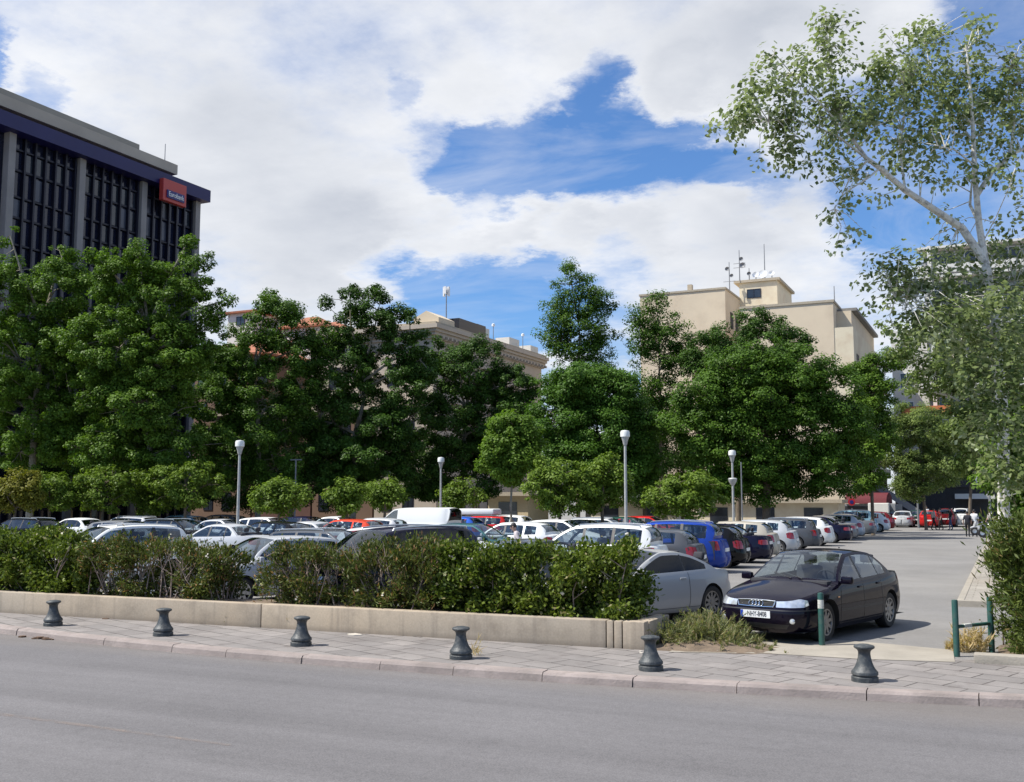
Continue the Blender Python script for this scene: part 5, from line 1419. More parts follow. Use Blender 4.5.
# ------------------------------------------------------------------ the white poplar at the right
pd = 28.0
pb = D(1000, 500, pd); pbase = Vector((pb.x, pb.y, 0.11))
def PL(pts, dd=None): return [D(x, y, pd + (dd[i] if dd else 0)) - pbase for i, (x, y) in enumerate(pts)]
limbs = [([Vector((0, 0, -.2)), Vector((0, 0, .3))] + PL([(1003, 420), (995, 330), (986, 268)]), 0.173, 0.130),
         (PL([(986, 268), (979, 225), (975, 180), (973, 130), (970, 85), (966, 45)]), 0.108, 0.022),
         (PL([(985, 262), (962, 228), (935, 210), (905, 190), (880, 168), (866, 158), (852, 138), (841, 118), (840, 98)], [0, 0, -.3, -.5, -.8, -1, -1, -1.1, -1.2]), 0.119, 0.022),
         (PL([(866, 158), (840, 138), (815, 126), (790, 118), (765, 122)], [-1, -1.2, -1.5, -1.8, -2]), 0.036, 0.009),
         (PL([(868, 160), (850, 178), (842, 195)], [-1, -1, -1]), 0.032, 0.014),
         (PL([(880, 168), (868, 178), (846, 192), (832, 212)], [-.8, -1, -1.3, -1.6]), 0.032, 0.009),
         (PL([(980, 225), (970, 205), (972, 180)], [0, .4, .6]), 0.058, 0.022),
         (PL([(977, 195), (992, 172), (1010, 155), (1032, 145), (1060, 130)], [0, .2, .4, .5, .6]), 0.076, 0.025),
         (PL([(852, 138), (822, 105), (795, 78), (772, 50)], [-1, -1.4, -1.6, -1.8]), 0.029, 0.007),
         (PL([(905, 190), (900, 150), (905, 110), (915, 70)], [-.5, -.2, .2, .4]), 0.036, 0.009),
         (PL([(841, 118), (835, 85), (828, 45), (825, 12)], [-1.1, -1, -1, -.9]), 0.025, 0.007),
         (PL([(972, 140), (950, 110), (930, 70), (925, 40)], [0, .5, .8, 1]), 0.032, 0.009),
         (PL([(974, 165), (955, 150), (935, 145)], [0, -.6, -1.1]), 0.029, 0.009),
         (PL([(1010, 155), (1016, 110), (1012, 60)], [.4, .6, .8]), 0.036, 0.009),
         (PL([(993, 330), (960, 310), (925, 290), (890, 300)], [0, -.5, -1, -1.5]), 0.058, 0.011),
         (PL([(990, 300), (1010, 285), (1040, 290)], [0, .6, 1]), 0.050, 0.014),
         (PL([(984, 240), (997, 215), (1008, 190), (1014, 172)], [0, -.5, -1, -1.4]), 0.018, 0.006)]
tree('white_poplar', 'tall white poplar with pale limbs and silvery leaves leaning over the right of the view', 1000, pd,
     [(742, 118, 24, 22, -2), (760, 88, 24, 20, -1.8), (790, 112, 34, 30, -1.6), (790, 145, 22, 18, -1.6, .8), (770, 165, 12, 20, -1.6, .7), (828, 60, 28, 34, -1), (825, 20, 14, 16, -.9, .5), (835, 105, 34, 30, -1.1), (868, 118, 36, 34, -.6), (880, 70, 36, 36, 0),
      (915, 75, 34, 36, .4), (920, 125, 36, 34, 0), (955, 60, 34, 34, .6), (960, 110, 34, 34, .2), (990, 95, 34, 44, .5), (1014, 70, 30, 40, .8), (1030, 120, 26, 34, .6), (990, 30, 16, 14, .6, .5), (935, 25, 18, 14, .8, .5),
      (862, 172, 30, 16, -1, .7), (835, 215, 14, 18, -1.5, .6), (850, 235, 16, 10, -1.3, .4), (905, 155, 34, 20, -.4, .7), (845, 190, 18, 14, -1.3, .5), (880, 200, 20, 12, -.6, .4),
      (885, 290, 26, 22, -1.3), (915, 282, 34, 24, -.8), (950, 292, 34, 26, -.4), (990, 290, 36, 26, .4), (1020, 275, 26, 26, .8), (865, 270, 16, 12, -1.4, .6), (920, 320, 36, 24, -.8), (975, 330, 40, 28, 0), (1015, 330, 30, 34, .6),
      (905, 262, 26, 14, -1.5, .8), (940, 320, 30, 22, -2), (985, 310, 30, 24, -2.2), (1012, 345, 26, 28, -2.2), (970, 365, 34, 26, -2), (1005, 385, 32, 32, -2.4), (1020, 430, 26, 34, -2.2), (985, 425, 30, 28, -2), (1000, 465, 28, 24, -2.4), (1022, 490, 24, 22, -2.2),
      (935, 262, 26, 16, .4), (978, 252, 28, 16, .6), (1015, 250, 24, 18, .8), (772, 58, 12, 14, -1.8, .5), (1012, 175, 18, 16, -1, .5), (930, 180, 30, 30, 0, .35), (960, 165, 26, 26, .4, .4), (1000, 150, 26, 26, .2, .5), (945, 215, 24, 22, .6, .3), (1010, 215, 22, 30, .3, .35), (825, 165, 24, 20, -1.3, .6), (800, 75, 26, 20, -1.5, .7), (850, 25, 16, 12, -.6, .4), (975, 15, 12, 8, .6, .3), (905, 30, 16, 12, .5, .4)],
     LPO, 301, leaves=21000, ll=.15, lw=.125, clump=.42, ncl=900, bark='poplar_bark', limbs=limbs, hollow=.0, limb_r=.017, squash=.9, trunk_r=.3, droop=.15)
tree('white_poplar', 'bushier poplar with drooping silvery green foliage below the tall one at the right edge', 1012, 44,
     [(960, 345, 34, 26), (1000, 350, 36, 34), (1030, 340, 30, 40), (935, 375, 34, 26), (975, 390, 38, 30), (1015, 400, 36, 36), (950, 420, 32, 24), (990, 430, 36, 28), (1025, 445, 30, 34), (900, 345, 26, 16, 0, .7), (905, 385, 18, 14, 0, .5), (965, 455, 24, 18), (1005, 470, 26, 20), (890, 325, 22, 12, 0, .5)],
     M['leaf_poplar2'], 302, leaves=36000, ll=.14, lw=.115, clump=.42, ncl=420, bark='poplar_bark', trunk_r=.16, hollow=.35, fork=.35, squash=.7, droop=.2)
tree('young_poplar', 'yellow green leafy sapling by the right edge above the conifer bush', 1016, 30,
     [(1010, 440, 22, 30), (1025, 420, 20, 30), (1000, 475, 20, 20), (1022, 480, 22, 24), (1015, 500, 22, 14)], LPL, 303, leaves=9000, ll=.13, lw=.10, clump=.36, ncl=110, trunk_r=.08, hollow=.4, bark='plane_bark')
# ------------------------------------------------------------------ buildings
M['tower_glass'] = simple('tower_glass', (0.012, 0.014, 0.034), 0.12, 0.0, .5, .35, spec=.6)
M['pane_a'] = simple('window_pane', (0.025, 0.03, 0.04), 0.1, 0.0, .5, .8, spec=.7)
M['pane_pale'] = simple('window_blind', (0.06, 0.065, 0.09), 0.25, 0.0, .3, .8, spec=.5)
M['mullion'] = simple('dark_mullion', (0.006, 0.005, 0.016), 0.5)
M['tower_pier'] = simple('tower_concrete_pier', (0.27, 0.25, 0.245), 0.85, var=.15, scale=.6)
M['tower_blue'] = simple('deep_blue_fascia', (0.006, 0.005, 0.075), 0.5, var=.12, scale=.4)
M['tower_cornice'] = simple('tower_cornice', (0.42, 0.37, 0.31), 0.85, var=.12, scale=.5)
M['tower_roof'] = simple('tower_roof_band', (0.26, 0.25, 0.22), 0.8, var=.15, scale=.5)
M['sign_red'] = simple('red_sign', (0.45, 0.05, 0.04), 0.4, var=.06)
M['sign_navy'] = simple('navy_sign', (0.02, 0.02, 0.14), 0.4)
M['sign_white'] = simple('white_lettering', (0.8, 0.8, 0.8), 0.4, var=.03)
M['beige'] = simple('beige_render', (0.68, 0.565, 0.41), 0.9, var=.08, scale=.25, stain=(.35, .25, (.40, .30, .21)))
M['beige_pale'] = simple('pale_beige_render', (0.72, 0.63, 0.46), 0.9, var=.1, scale=.3, stain=(.5, .35, (.5, .33, .2)))
M['roof_grey'] = simple('roof_grey', (0.22, 0.21, 0.19), 0.9)
M['coping'] = simple('coping_stone', (0.42, 0.36, 0.27), 0.9)
M['stone_classic'] = simple('classical_stone', (0.50, 0.43, 0.35), 0.9, var=.12, scale=.6, stain=(.6, .4, (.3, .24, .18)))
M['tile'] = simple('roof_tile', (0.34, 0.12, 0.06), 0.85, var=.35, scale=2.0, stain=(1.2, .5, (.22, .12, .08)))
M['ochre'] = simple('shaded_ochre_render', (0.17, 0.105, 0.07), 0.9, var=.12, scale=.5)  # darkened: the trees' shade on the houses is put into the colour
M['white_wall'] = simple('white_render', (0.68, 0.66, 0.60), 0.9, var=.08, scale=.5, stain=(.5, .3, (.5, .47, .42)))
M['grey_wall'] = simple('grey_facade', (0.36, 0.36, 0.36), 0.85, var=.12, scale=.4)
M['brick'] = simple('brick_red_facade', (0.13, 0.065, 0.05), 0.9, var=.2, scale=.8)
M['awning_red'] = simple('red_awning', (0.11, 0.010, 0.015), 0.8, var=.15)
M['awning_orange'] = simple('orange_awning', (0.55, 0.17, 0.06), 0.8, var=.15)
M['kiosk'] = simple('kiosk_cream', (0.55, 0.45, 0.28), 0.8, var=.1)
M['dark_shop'] = simple('shop_front_dark', (0.03, 0.03, 0.035), 0.3, var=.3)
M['metal_grey'] = simple('galvanised_metal', (0.22, 0.225, 0.235), 0.55, .2)
M['door_green'] = simple('green_canopy', (0.02, 0.09, 0.07), 0.7)

def ux(px, v, py=500):   # world x where the line of sight meets the plane y = v
    d = ray(px, py); return d.x * (v / d.y)
def vy(px, u, py=500):   # world y where the line of sight meets the plane x = u
    d = ray(px, py); return d.y * (u / d.x)
def zat(px, py, x=None, y=None):
    d = ray(px, py); t = (x / d.x) if x is not None else (y / d.y)
    return CAMZ + d.z * t

def window_row(root, axis, fixed, spans, z0, z1, out=1, pane='pane_a', frame='mullion', name='window'):
    """windows on a wall in plane x=fixed (axis 'x') or y=fixed (axis 'y'), each its own part with a pane"""
    for (a, b) in spans:
        mb = MB(); t = .07
        for (p0, p1, q0, q1) in ((a, b, z0, z0 + t), (a, b, z1 - t, z1), (a, a + t, z0 + t, z1 - t), (b - t, b, z0 + t, z1 - t), ((a + b) / 2 - t / 2, (a + b) / 2 + t / 2, z0 + t, z1 - t)):
            if axis == 'y': mb.box(p0, p1, fixed - .06 * out, fixed + .03 * out, q0, q1)
            else: mb.box(fixed - .03 * out, fixed + .06 * out, p0, p1, q0, q1)
        w = mb.build(name, M[frame], root)
        mb = MB()
        if axis == 'y': mb.box(a + t * .9, b - t * .9, fixed - .03 * out, fixed + .01 * out, z0 + t * .9, z1 - t * .9)
        else: mb.box(fixed - .01 * out, fixed + .03 * out, a + t * .9, b - t * .9, z0 + t * .9, z1 - t * .9)
        mb.build('pane', M[pane], w)

# --- glass office block on the left: facade in the plane x = UT
UT = -60.0
v_end = vy(199, UT, 208); vs_ = [vy(x, UT, y) for x, y in ((10, 160), (81, 172), (143, 192))]
pitch_ = (vs_[2] - vs_[0]) / 2
zb1, zb0 = zat(100, 147.5, x=UT + .9), zat(100, 161, x=UT + .9)      # blue band
root = empty('office_block', (UT - 12, (v_end + 20) / 2, 0), 0, 'dark glass office block with a deep blue roof fascia at the left', 'building')
off = -Vector(root.location)
def bx(mb, x0, x1, y0, y1, z0, z1, m=0): mb.box(x0 + off.x, x1 + off.x, y0 + off.y, y1 + off.y, z0, z1, m)
mb = MB(); bx(mb, UT - 26, UT - .35, 44.5, v_end - .3, 0, zb1 - .3); mb.build('glass_wall', M['tower_glass'], root)
mb = MB(); bx(mb, UT - 26.3, UT + .9, 44.2, v_end + .35, zb0, zb1); mb.build('blue_fascia', M['tower_blue'], root)
zc0, zc1, zc2 = zat(60, 121, x=UT - .5), zat(60, 112, x=UT - .5), zat(60, 106, x=UT - 1.5)
ve2 = vy(171, UT - .5, 172)
mb = MB(); bx(mb, UT - 24, UT + .2, 44.6, ve2, zb1 + .55, zb1 + 1.35); mb.build('cornice', M['tower_cornice'], root)
mb = MB(); bx(mb, UT - 24, UT - 1.0, 45, ve2 - 3.0, zb1 + 1.36, zb1 + 2.3); bx(mb, UT - 24, UT - 1.2, 45, ve2 - 1.5, zb1, zb1 + .54); mb.build('roof_plant_room', M['tower_roof'], root)
mb = MB()
v = 46.0
while v < ve2 - 1: bx(mb, UT - .9, UT - .5, v, v + .5, zb1 + .01, zb1 + .55); v += 1.8
mb.build('roof_bracket', M['tower_cornice'], root)
v = vs_[0]; piers = []
while v > 44.5: piers.append(v); v -= pitch_
piers += [vs_[1], vs_[2], v_end - .3]; piers.sort()
for v in piers:
    mb = MB(); bx(mb, UT - .35, UT + .2, v - .27, v + .27, 0, zb0 - .01); mb.build('pier', M['tower_pier'], root)
rng_ = random.Random(9)
for a, b in zip(piers[:-1], piers[1:]):
    n = 6; wv = (b - a - .8) / n
    mb = MB()
    for k in range(n + 1): bx(mb, UT - .34, UT - .05, a + .4 + k * wv - .07, a + .4 + k * wv + .07, .2, zb0 - .02)
    z = zb0 - .9
    while z > 1:
        bx(mb, UT - .34, UT - .15, a + .4, b - .4, z - .06, z + .06); bx(mb, UT - .34, UT - .18, a + .4, b - .4, z - 1.5, z - 1.35); z -= 3.3
    mb.build('mullion_grid', M['mullion'], root)
    for r in range(4):
        z1 = zb0 - .98 - r * 3.3
        for k in range(n):
            if rng_.random() < .45:
                y0 = a + .4 + k * wv + .1; hh = rng_.choice([1.2, 2.8, 2.8, 1.9])
                if rng_.random() < .5: z0 = z1 - 1.28
                else: z0 = z1 - 3.1
                if z0 < z1 - 1.4:
                    mb = MB(); bx(mb, UT - .345, UT - .27, y0, y0 + wv - .2, z1 - 3.08, z1 - 1.58); mb.build('window_pane', M['pane_pale' if rng_.random() < .45 else 'pane_a'], root)
                mb = MB(); bx(mb, UT - .345, UT - .28, y0, y0 + wv - .2, z1 - 1.26, z1 - .06); mb.build('window_pane', M['pane_pale' if rng_.random() < .4 else 'pane_a'], root)
mb = MB(); bx(mb, UT + .2, UT + 3.5, 52, 60, 9.2, 9.5); mb.build('canopy', M['door_green'], root)
# sign on the corner
ya, yb = vy(163, UT + 1.3, 185), vy(186, UT + 1.3, 196); z1 = zat(163, 177.5, x=UT + 1.3); z0 = z1 - 1.75
sg = empty('roof_sign', (UT + .9, (ya + yb) / 2, (z0 + z1) / 2), 0, 'red sign board with a navy name panel at the roof corner of the office block', 'sign')
L_ = yb - ya
MB().box(.02, .45, -L_ / 2, L_ / 2, -.875, .875, bev=.04).build('sign_board', M['sign_red'], sg)
MB().box(.452, .55, -L_ * .36, L_ * .38, -.62, .02, bev=.02).build('name_panel', M['sign_navy'], sg)
tm = text_mesh('Eurobank', 1.0, .02)
w0 = max(v.co.x for v in tm.vertices) - min(v.co.x for v in tm.vertices)
tm.transform(Matrix.Diagonal((L_ * .64 / w0, .56, 1, 1)))
mesh_obj('sign_lettering', tm, M['sign_white'], sg, Matrix(((0, 0, 1, .575), (1, 0, 0, L_ * .01), (0, 1, 0, -.30), (0, 0, 0, 1))))
p = Vector((UT - 3, v_end - 1.0, zb1))
tag(MB().tube([p, p + Vector((0, 0, 4.2))], [.05, .03], 6).build('roof_aerial', M['metal_grey']), 'thin aerial on the right end of the office block roof', 'aerial')

# --- house with red tiled roofs behind the left trees
def hip_roof(mb, x0, x1, y0, y1, z0, z1, ov=.6, ridge=.45):
    xa, xb, ya, yb = x0 - ov, x1 + ov, y0 - ov, y1 + ov
    cy = (ya + yb) / 2; k = (yb - ya) * ridge
    v = [(xa, ya, z0), (xb, ya, z0), (xb, yb, z0), (xa, yb, z0), (xa + k, cy, z1), (xb - k, cy, z1), (xa, ya, z0 - .2), (xb, ya, z0 - .2), (xb, yb, z0 - .2), (xa, yb, z0 - .2)]
    mb.add(v, [(0, 1, 5, 4), (1, 2, 5), (2, 3, 4, 5), (3, 0, 4), (6, 7, 1, 0), (7, 8, 2, 1), (8, 9, 3, 2), (9, 6, 0, 3), (9, 8, 7, 6)])
VH = 84.0
xh0, xh1 = ux(192, VH, 356), ux(262, VH, 356); zh = zat(215, 356, y=VH)
hs = empty('tiled_roof_house', ((xh0 + xh1) / 2, VH + 5, 0), 0, 'ochre house with a red tiled roof behind the left trees', 'building')
w_ = (xh1 - xh0) / 2
MB().box(-w_, w_, -5, 6, 0, zh - .25).build('wall', M['ochre'], hs)
mb = MB(); hip_roof(mb, -w_, w_, -5, 6, zh, zh + 2.2); mb.build('roof', M['tile'], hs)
for fl in range(4): window_row(hs, 'y', -5, [(-w_ + 1 + k * 2.6, -w_ + 2.2 + k * 2.6) for k in range(4)], zh - 3.2 - fl * 3.4, zh - 1.4 - fl * 3.4)
VT = 92.0
xt0, xt1 = ux(228, VT, 315), ux(254, VT, 315); zt1 = zat(235, 312, y=VT)
tw = empty('roof_turret_house', ((xt0 + xt1) / 2, VT + 2, 0), 0, 'taller house with a pale turret and a tiled cap behind the left trees', 'building')
w_ = (xt1 - xt0) / 2
MB().box(-w_, w_, -2, 3, 0, zt1 - .15).build('turret_wall', M['white_wall'], tw)
mb = MB(); hip_roof(mb, -w_, w_, -2, 3, zt1, zt1 + .7, .4); mb.build('turret_roof', M['tile'], tw)
zl = zat(235, 335, y=VT)
xw1 = ux(345, VT) - tw.location.x
MB().box(-w_ - 1.0, xw1, -1.5, 10, 0, zl - 1.5).build('main_wall', M['ochre'], tw)
mb = MB(); hip_roof(mb, -w_ - 1.0, xw1, -1.5, 10, zl - 1.3, zl + 1.8, .7, .5); mb.build('main_roof', M['tile'], tw)
MB().box(w_ + 4.0, w_ + 9.0, -1.9, 2, 0, zl + .2).build('pale_bay', M['white_wall'], tw)
mb = MB(); hip_roof(mb, w_ + 4.0, w_ + 9.0, -1.9, 2, zl + .4, zl + 1.7, .4); mb.build('bay_roof', M['tile'], tw)
for fl in range(4): window_row(tw, 'y', -1.5, [(-w_ + 1 + k * 3.0, -w_ + 2.3 + k * 3.0) for k in range(1)] + [(w_ + 10 + k * 3, w_ + 11.3 + k * 3) for k in range(2)], zl - 4.4 - fl * 3.6, zl - 2.4 - fl * 3.6)
window_row(tw, 'y', -2.0, [(-.6, .6)], zt1 - 1.6, zt1 - .6)

# --- classical stone building with a long cornice, flank in the plane x = UC
UC = -45.0
yc0, yc1 = vy(437, UC, 323), vy(548, UC, 365); zc = zat(437, 323, x=UC)
cb = empty('classical_building', (UC - 7, (yc0 + yc1) / 2, 0), 0, 'stone classical building with a long projecting cornice in the middle distance', 'building')
o_ = -Vector(cb.location)
def cx(mb, x0, x1, y0, y1, z0, z1, m=0): mb.box(x0 + o_.x, x1 + o_.x, y0 + o_.y, y1 + o_.y, z0, z1, m)
mb = MB(); cx(mb, UC - 14, UC - .8, yc0 + .8, yc1, 0, zc - 1.2); mb.build('wall', M['stone_classic'], cb)
mb = MB()
for k, (pr, h0, h1) in enumerate(((.0, -.35, 0), (-.22, -.62, -.36), (-.42, -.9, -.63), (-.62, -1.19, -.91))):
    cx(mb, UC - 14.3, UC + pr, yc0 - pr, yc1 + .3, zc + h0, zc + h1)
mb.build('cornice', M['stone_classic'], cb)
mb = MB(); cx(mb, UC - 14.2, UC - .3, yc0 + .3, yc1 + .2, zc + .01, zc + .25); mb.build('roof_slab', M['coping'], cb)
mb = MB()
y = yc0 + 1.5
while y < yc1: cx(mb, UC - .58, UC - .16, y, y + .25, zc - 1.15, zc - .93); y += .8
cx(mb, UC - .79, UC - .57, yc0 + 1.5, yc1, zc - 1.15, zc - 1.0)
mb.build('dentil_band', M['stone_classic'], cb)
mb = MB(); cx(mb, UC - .8, UC - .55, yc0 + .8, yc1, zc - 2.9, zc - 2.6); cx(mb, UC - .8, UC - .6, yc0 + .8, yc1, zc - 6.8, zc - 6.5); mb.build('string_course', M['stone_classic'], cb)
for fl in range(4):
    sp = []; y = yc0 + 2.6
    while y < yc1 - 2: sp.append((y + o_.y, y + 1.25 + o_.y)); y += 3.0
    window_row(cb, 'x', UC - .8 + o_.x, sp, zc - 5.4 - fl * 3.9, zc - 3.3 - fl * 3.9)
    window_row(cb, 'y', yc0 + .8 + o_.y, [(-5 + k * 3.2, -3.8 + k * 3.2) for k in range(4)], zc - 5.4 - fl * 3.9, zc - 3.3 - fl * 3.9)
mb = MB()
xa, xb = UC - 3.0 + o_.x, UC - .4 + o_.x; ya = yc0 + 1.0 + o_.y
mb.prism([(xa, 0), (xb, 0), (xb, .5), ((xa + xb) / 2, 1.15), (xa, .5)], 0, 3, M=Matrix.Translation((0, ya + 3, zc + .26)) @ Matrix.Rotation(rad(90), 4, 'X'))
mb.build('attic_gable', M['beige'], cb)
mb = MB(); cx(mb, UC - 2.5, UC - 1.0, yc0 + 6, yc0 + 10, zc + .26, zc + 1.5); cx(mb, UC - 2.2, UC - 1.2, yc0 + 10.1, yc0 + 12, zc + .26, zc + 1.6); mb.build('roof_shed', M['dark_shop'], cb)
mb = MB(); cx(mb, UC - 4, UC - 1.4, yc0 + 12.2, yc0 + 13.2, zc + .26, zc + 1.5); cx(mb, UC - 3, UC - 1.4, yc1 - 7, yc1 - 4.5, zc + .26, zc + 1.4); cx(mb, UC - 3, UC - 1.2, yc1 - 2, yc1, zc + .26, zc + 1.2); mb.build('roof_box', M['white_wall'], cb)
def mast(px, py0, py1, x, lab, r=.05, head=None, name='roof_mast', z0=None):
    y = vy(px, x); za, zb_ = (zat(px, py0, x=x) if z0 is None else z0), zat(px, py1, x=x)
    rt = empty(name, (x, y, za), 0, lab, 'mast')
    MB().tube([(0, 0, 0), (0, 0, zb_ - za)], [r, r * .7], 6).build('pole', M['metal_grey'], rt)
    if head == 'panel':
        mb = MB()
        for k in range(4):
            M4 = Matrix.Translation((0, 0, zb_ - za)) @ Matrix.Rotation(k * PI / 2, 4, 'Z')
            mb.box(.18, .32, -.12, .12, -.55 + .2 * (k % 2), .35, M=M4)
        mb.build('antenna_panels', M['sign_white'], rt)
    if head == 'knob': MB().lathe([(0, .3), (.16, .22), (.18, 0), (0, -.05)], 10, M=Matrix.Translation((0, 0, zb_ - za))).build('lamp', M['sign_white'], rt)
mast(445, 325, 290, UC - 2.2, 'tall thin mast with white antenna panels on the classical building', .07, 'panel', z0=zc + .25)
mast(493, 345, 326, UC - 1.6, 'short white mast in the middle of the classical building roof', .05, 'knob', z0=zc + .25)
mast(523, 355, 336, UC - 1.6, 'pale lamp mast at the right end of the classical building roof', .05, 'knob', z0=zc + .25)

# --- beige apartment block
VB = 112.0
ab = empty('apartment_block', (-22, 118, 0), 0, 'beige apartment block with a rooftop penthouse behind the large spreading tree', 'building')
o2 = -Vector(ab.location)
def ax(mb, x0, x1, y0, y1, z0, z1, m=0): mb.box(x0 + o2.x, x1 + o2.x, y0 + o2.y, y1 + o2.y, z0, z1, m)
xl1 = ux(725, VB, 290); xl0 = ux(640, VB, 300); zl = zat(725, 289, y=VB)
mb = MB(); ax(mb, xl0, xl1, VB, VB + 14, 0, zl); mb.build('left_wing', M['beige'], ab)
mb = MB(); ax(mb, xl0 - .1, xl1 + .1, VB - .1, VB + .3, zl + .005, zl + .22); ax(mb, xl1 - .25, xl1 + .1, VB + .31, VB + 14, zl + .005, zl + .22); mb.build('parapet_coping', M['coping'], ab)
VPn = 119.0
xp0, xp1 = ux(735, VPn, 283), ux(777, VPn, 283); zp = zat(756, 282, y=VPn)
mb = MB(); ax(mb, xl1 + .003, xp1, VPn, VPn + 9, 0, zp); mb.build('penthouse', M['beige_pale'], ab)
mb = MB(); ax(mb, xp0 - .1, xp1 + .35, VPn - .25, VPn + 9.2, zp + .005, zp + .3); mb.build('penthouse_roof', M['coping'], ab)
window_row(ab, 'y', VPn + o2.y, [(ux(747, VPn, 294) + o2.x, ux(761, VPn, 294) + o2.x)], zat(754, 298, y=VPn), zat(754, 289, y=VPn))
VR = 105.0
xr0, xr1 = xl1 + 3.2, ux(833, VR, 303); zr = zat(833, 302, y=VR)
mb = MB(); ax(mb, xr0, xr1, VR, VR + 13.9, 0, zr); mb.build('right_wing', M['beige'], ab)
mb = MB(); ax(mb, xr0 - .1, xr1 + .1, VR - .1, VR + .3, zr + .005, zr + .25); ax(mb, xr1 - .3, xr1 + .1, VR + .31, VR + 13.9, zr + .005, zr + .25); mb.build('parapet_coping', M['coping'], ab)
xq1 = ux(853, VR, 328); zq = zat(845, 327, y=VR)
mb = MB(); ax(mb, xr1 + .003, xq1, VR + .05, VR + 22, 0, zq); mb.build('lower_wing', M['beige_pale'], ab)
mb = MB(); ax(mb, xr1 + .004, xq1 - .4, VR + 2.2, VR + 22, zq + .005, zr - .6); mb.build('loggia_wall', M['beige'], ab)
mb = MB(); ax(mb, xr1 + .11, xq1 + .1, VR + 2.6, VR + 22, zr - .55, zr - .25); mb.build('loggia_roof', M['roof_grey'], ab)
for fl in range(6):
    z1 = zl - 2.2 - fl * 3.2
    window_row(ab, 'x', xl1 + o2.x, [(VB + 2.2 + o2.y, VB + 3.4 + o2.y), (VB + 4.6 + o2.y, VB + 5.8 + o2.y)], z1 - 1.8, z1)
    if z1 < zq:
        window_row(ab, 'x', xq1 + o2.x, [(VR + k * 3.4 + 2 + o2.y, VR + k * 3.4 + 3.6 + o2.y) for k in range(6)], z1 - 1.9, z1 - .1)
        for k in range(6):
            mb = MB(); ax(mb, xq1 + .003, xq1 + 1.0, VR + k * 3.4 + 1.4, VR + k * 3.4 + 4.2, z1 - 2.5, z1 - 2.3); ax(mb, xq1 + .9, xq1 + 1.0, VR + k * 3.4 + 1.4, VR + k * 3.4 + 4.2, z1 - 2.29, z1 - 1.5)
            mb.build('balcony', M['beige_pale'], ab)
mb = MB(); ax(mb, xr1 - 8, xr1 - 7.4, VR + 4, VR + 4.6, zr, zr + 1.1); ax(mb, xl0 + 5, xl0 + 5.5, VB + 2, VB + 2.6, zl + .01, zl + 1.3); mb.build('chimney', M['coping'], ab)
mb = MB(); ax(mb, xq1 + .02, xq1 + .5, VR, VR + 21.9, 0, 9.5); mb.build('brick_base', M['brick'], ab)
# roof clutter: masts with dishes
def at_y(px, py, v): 
    d = ray(px, py); return CAM + d * (v / d.y)
def rmast(px, v, z0, py, lab, dishes=(), bars=0):
    t_ = at_y(px, py, v); rt = empty('roof_mast', (t_.x, v, z0), 0, lab, 'mast'); H_ = t_.z - z0
    mb = MB(); mb.tube([(0, 0, 0), (0, 0, H_)], [.07, .04], 6)
    for k in range(bars): mb.tube([(-.7, 0, H_ * (.45 + .13 * k)), (.7, 0, H_ * (.45 + .13 * k))], .03, 5)
    mb.build('pole', M['metal_grey'], rt)
    for (h, r, side) in dishes:
        MB().lathe([(0, -.12), (r * .6, -.05), (r, .08), (r * .95, .1), (r * .55, -.02), (0, -.08)], 14, M=Matrix.Translation((side, -.1, H_ * h)) @ Matrix.Rotation(rad(80), 4, 'X')).build('dish', M['metal_grey'], rt, smooth=True)
rmast(739, VPn + .6, zp + .3, 250, 'tallest antenna mast with two dishes on the penthouse roof', ((.5, .36, .4), (.7, .26, .25)), 2)
rmast(729, VB + 6, zl + .2, 262, 'antenna mast with a grey dish left of the penthouse', ((.8, .26, -.2), (.6, .22, .3)), 1)
rmast(749, VPn + 1.5, zp + .3, 268, 'short antenna pole right of the tallest mast on the penthouse', ((.6, .24, 0),))
rmast(764, VPn + 2, zp + .3, 244, 'thin whip aerial on the right part of the penthouse roof')
rmast(834, VR + 8, zr + .2, 286, 'thin aerial on the right wing of the beige apartment block')
d0 = at_y(762, 277, VPn + 3)
for i, (px, lab) in enumerate(((756, 'white satellite dish in the middle of the penthouse roof'), (763, 'larger white satellite dish right of the middle one on the penthouse roof'), (772, 'small white satellite dish near the right corner of the penthouse roof'))):
    q = at_y(px, 279, VPn + 1.4); r = (.4, .55, .35)[i]
    dd = empty('satellite_dish', (q.x, q.y, zp + .3), 0, lab, 'dish')
    MB().tube([(0, 0, 0), (0, 0, .7)], .05, 6).build('pole', M['metal_grey'], dd)
    MB().lathe([(0, -.15), (r * .6, -.08), (r, .1), (r * .97, .13), (r * .55, -.03), (0, -.1)], 18, M=Matrix.Translation((0, -.1, .8)) @ Matrix.Rotation(rad(65), 4, 'X')).build('dish', M['sign_white'], dd, smooth=True)

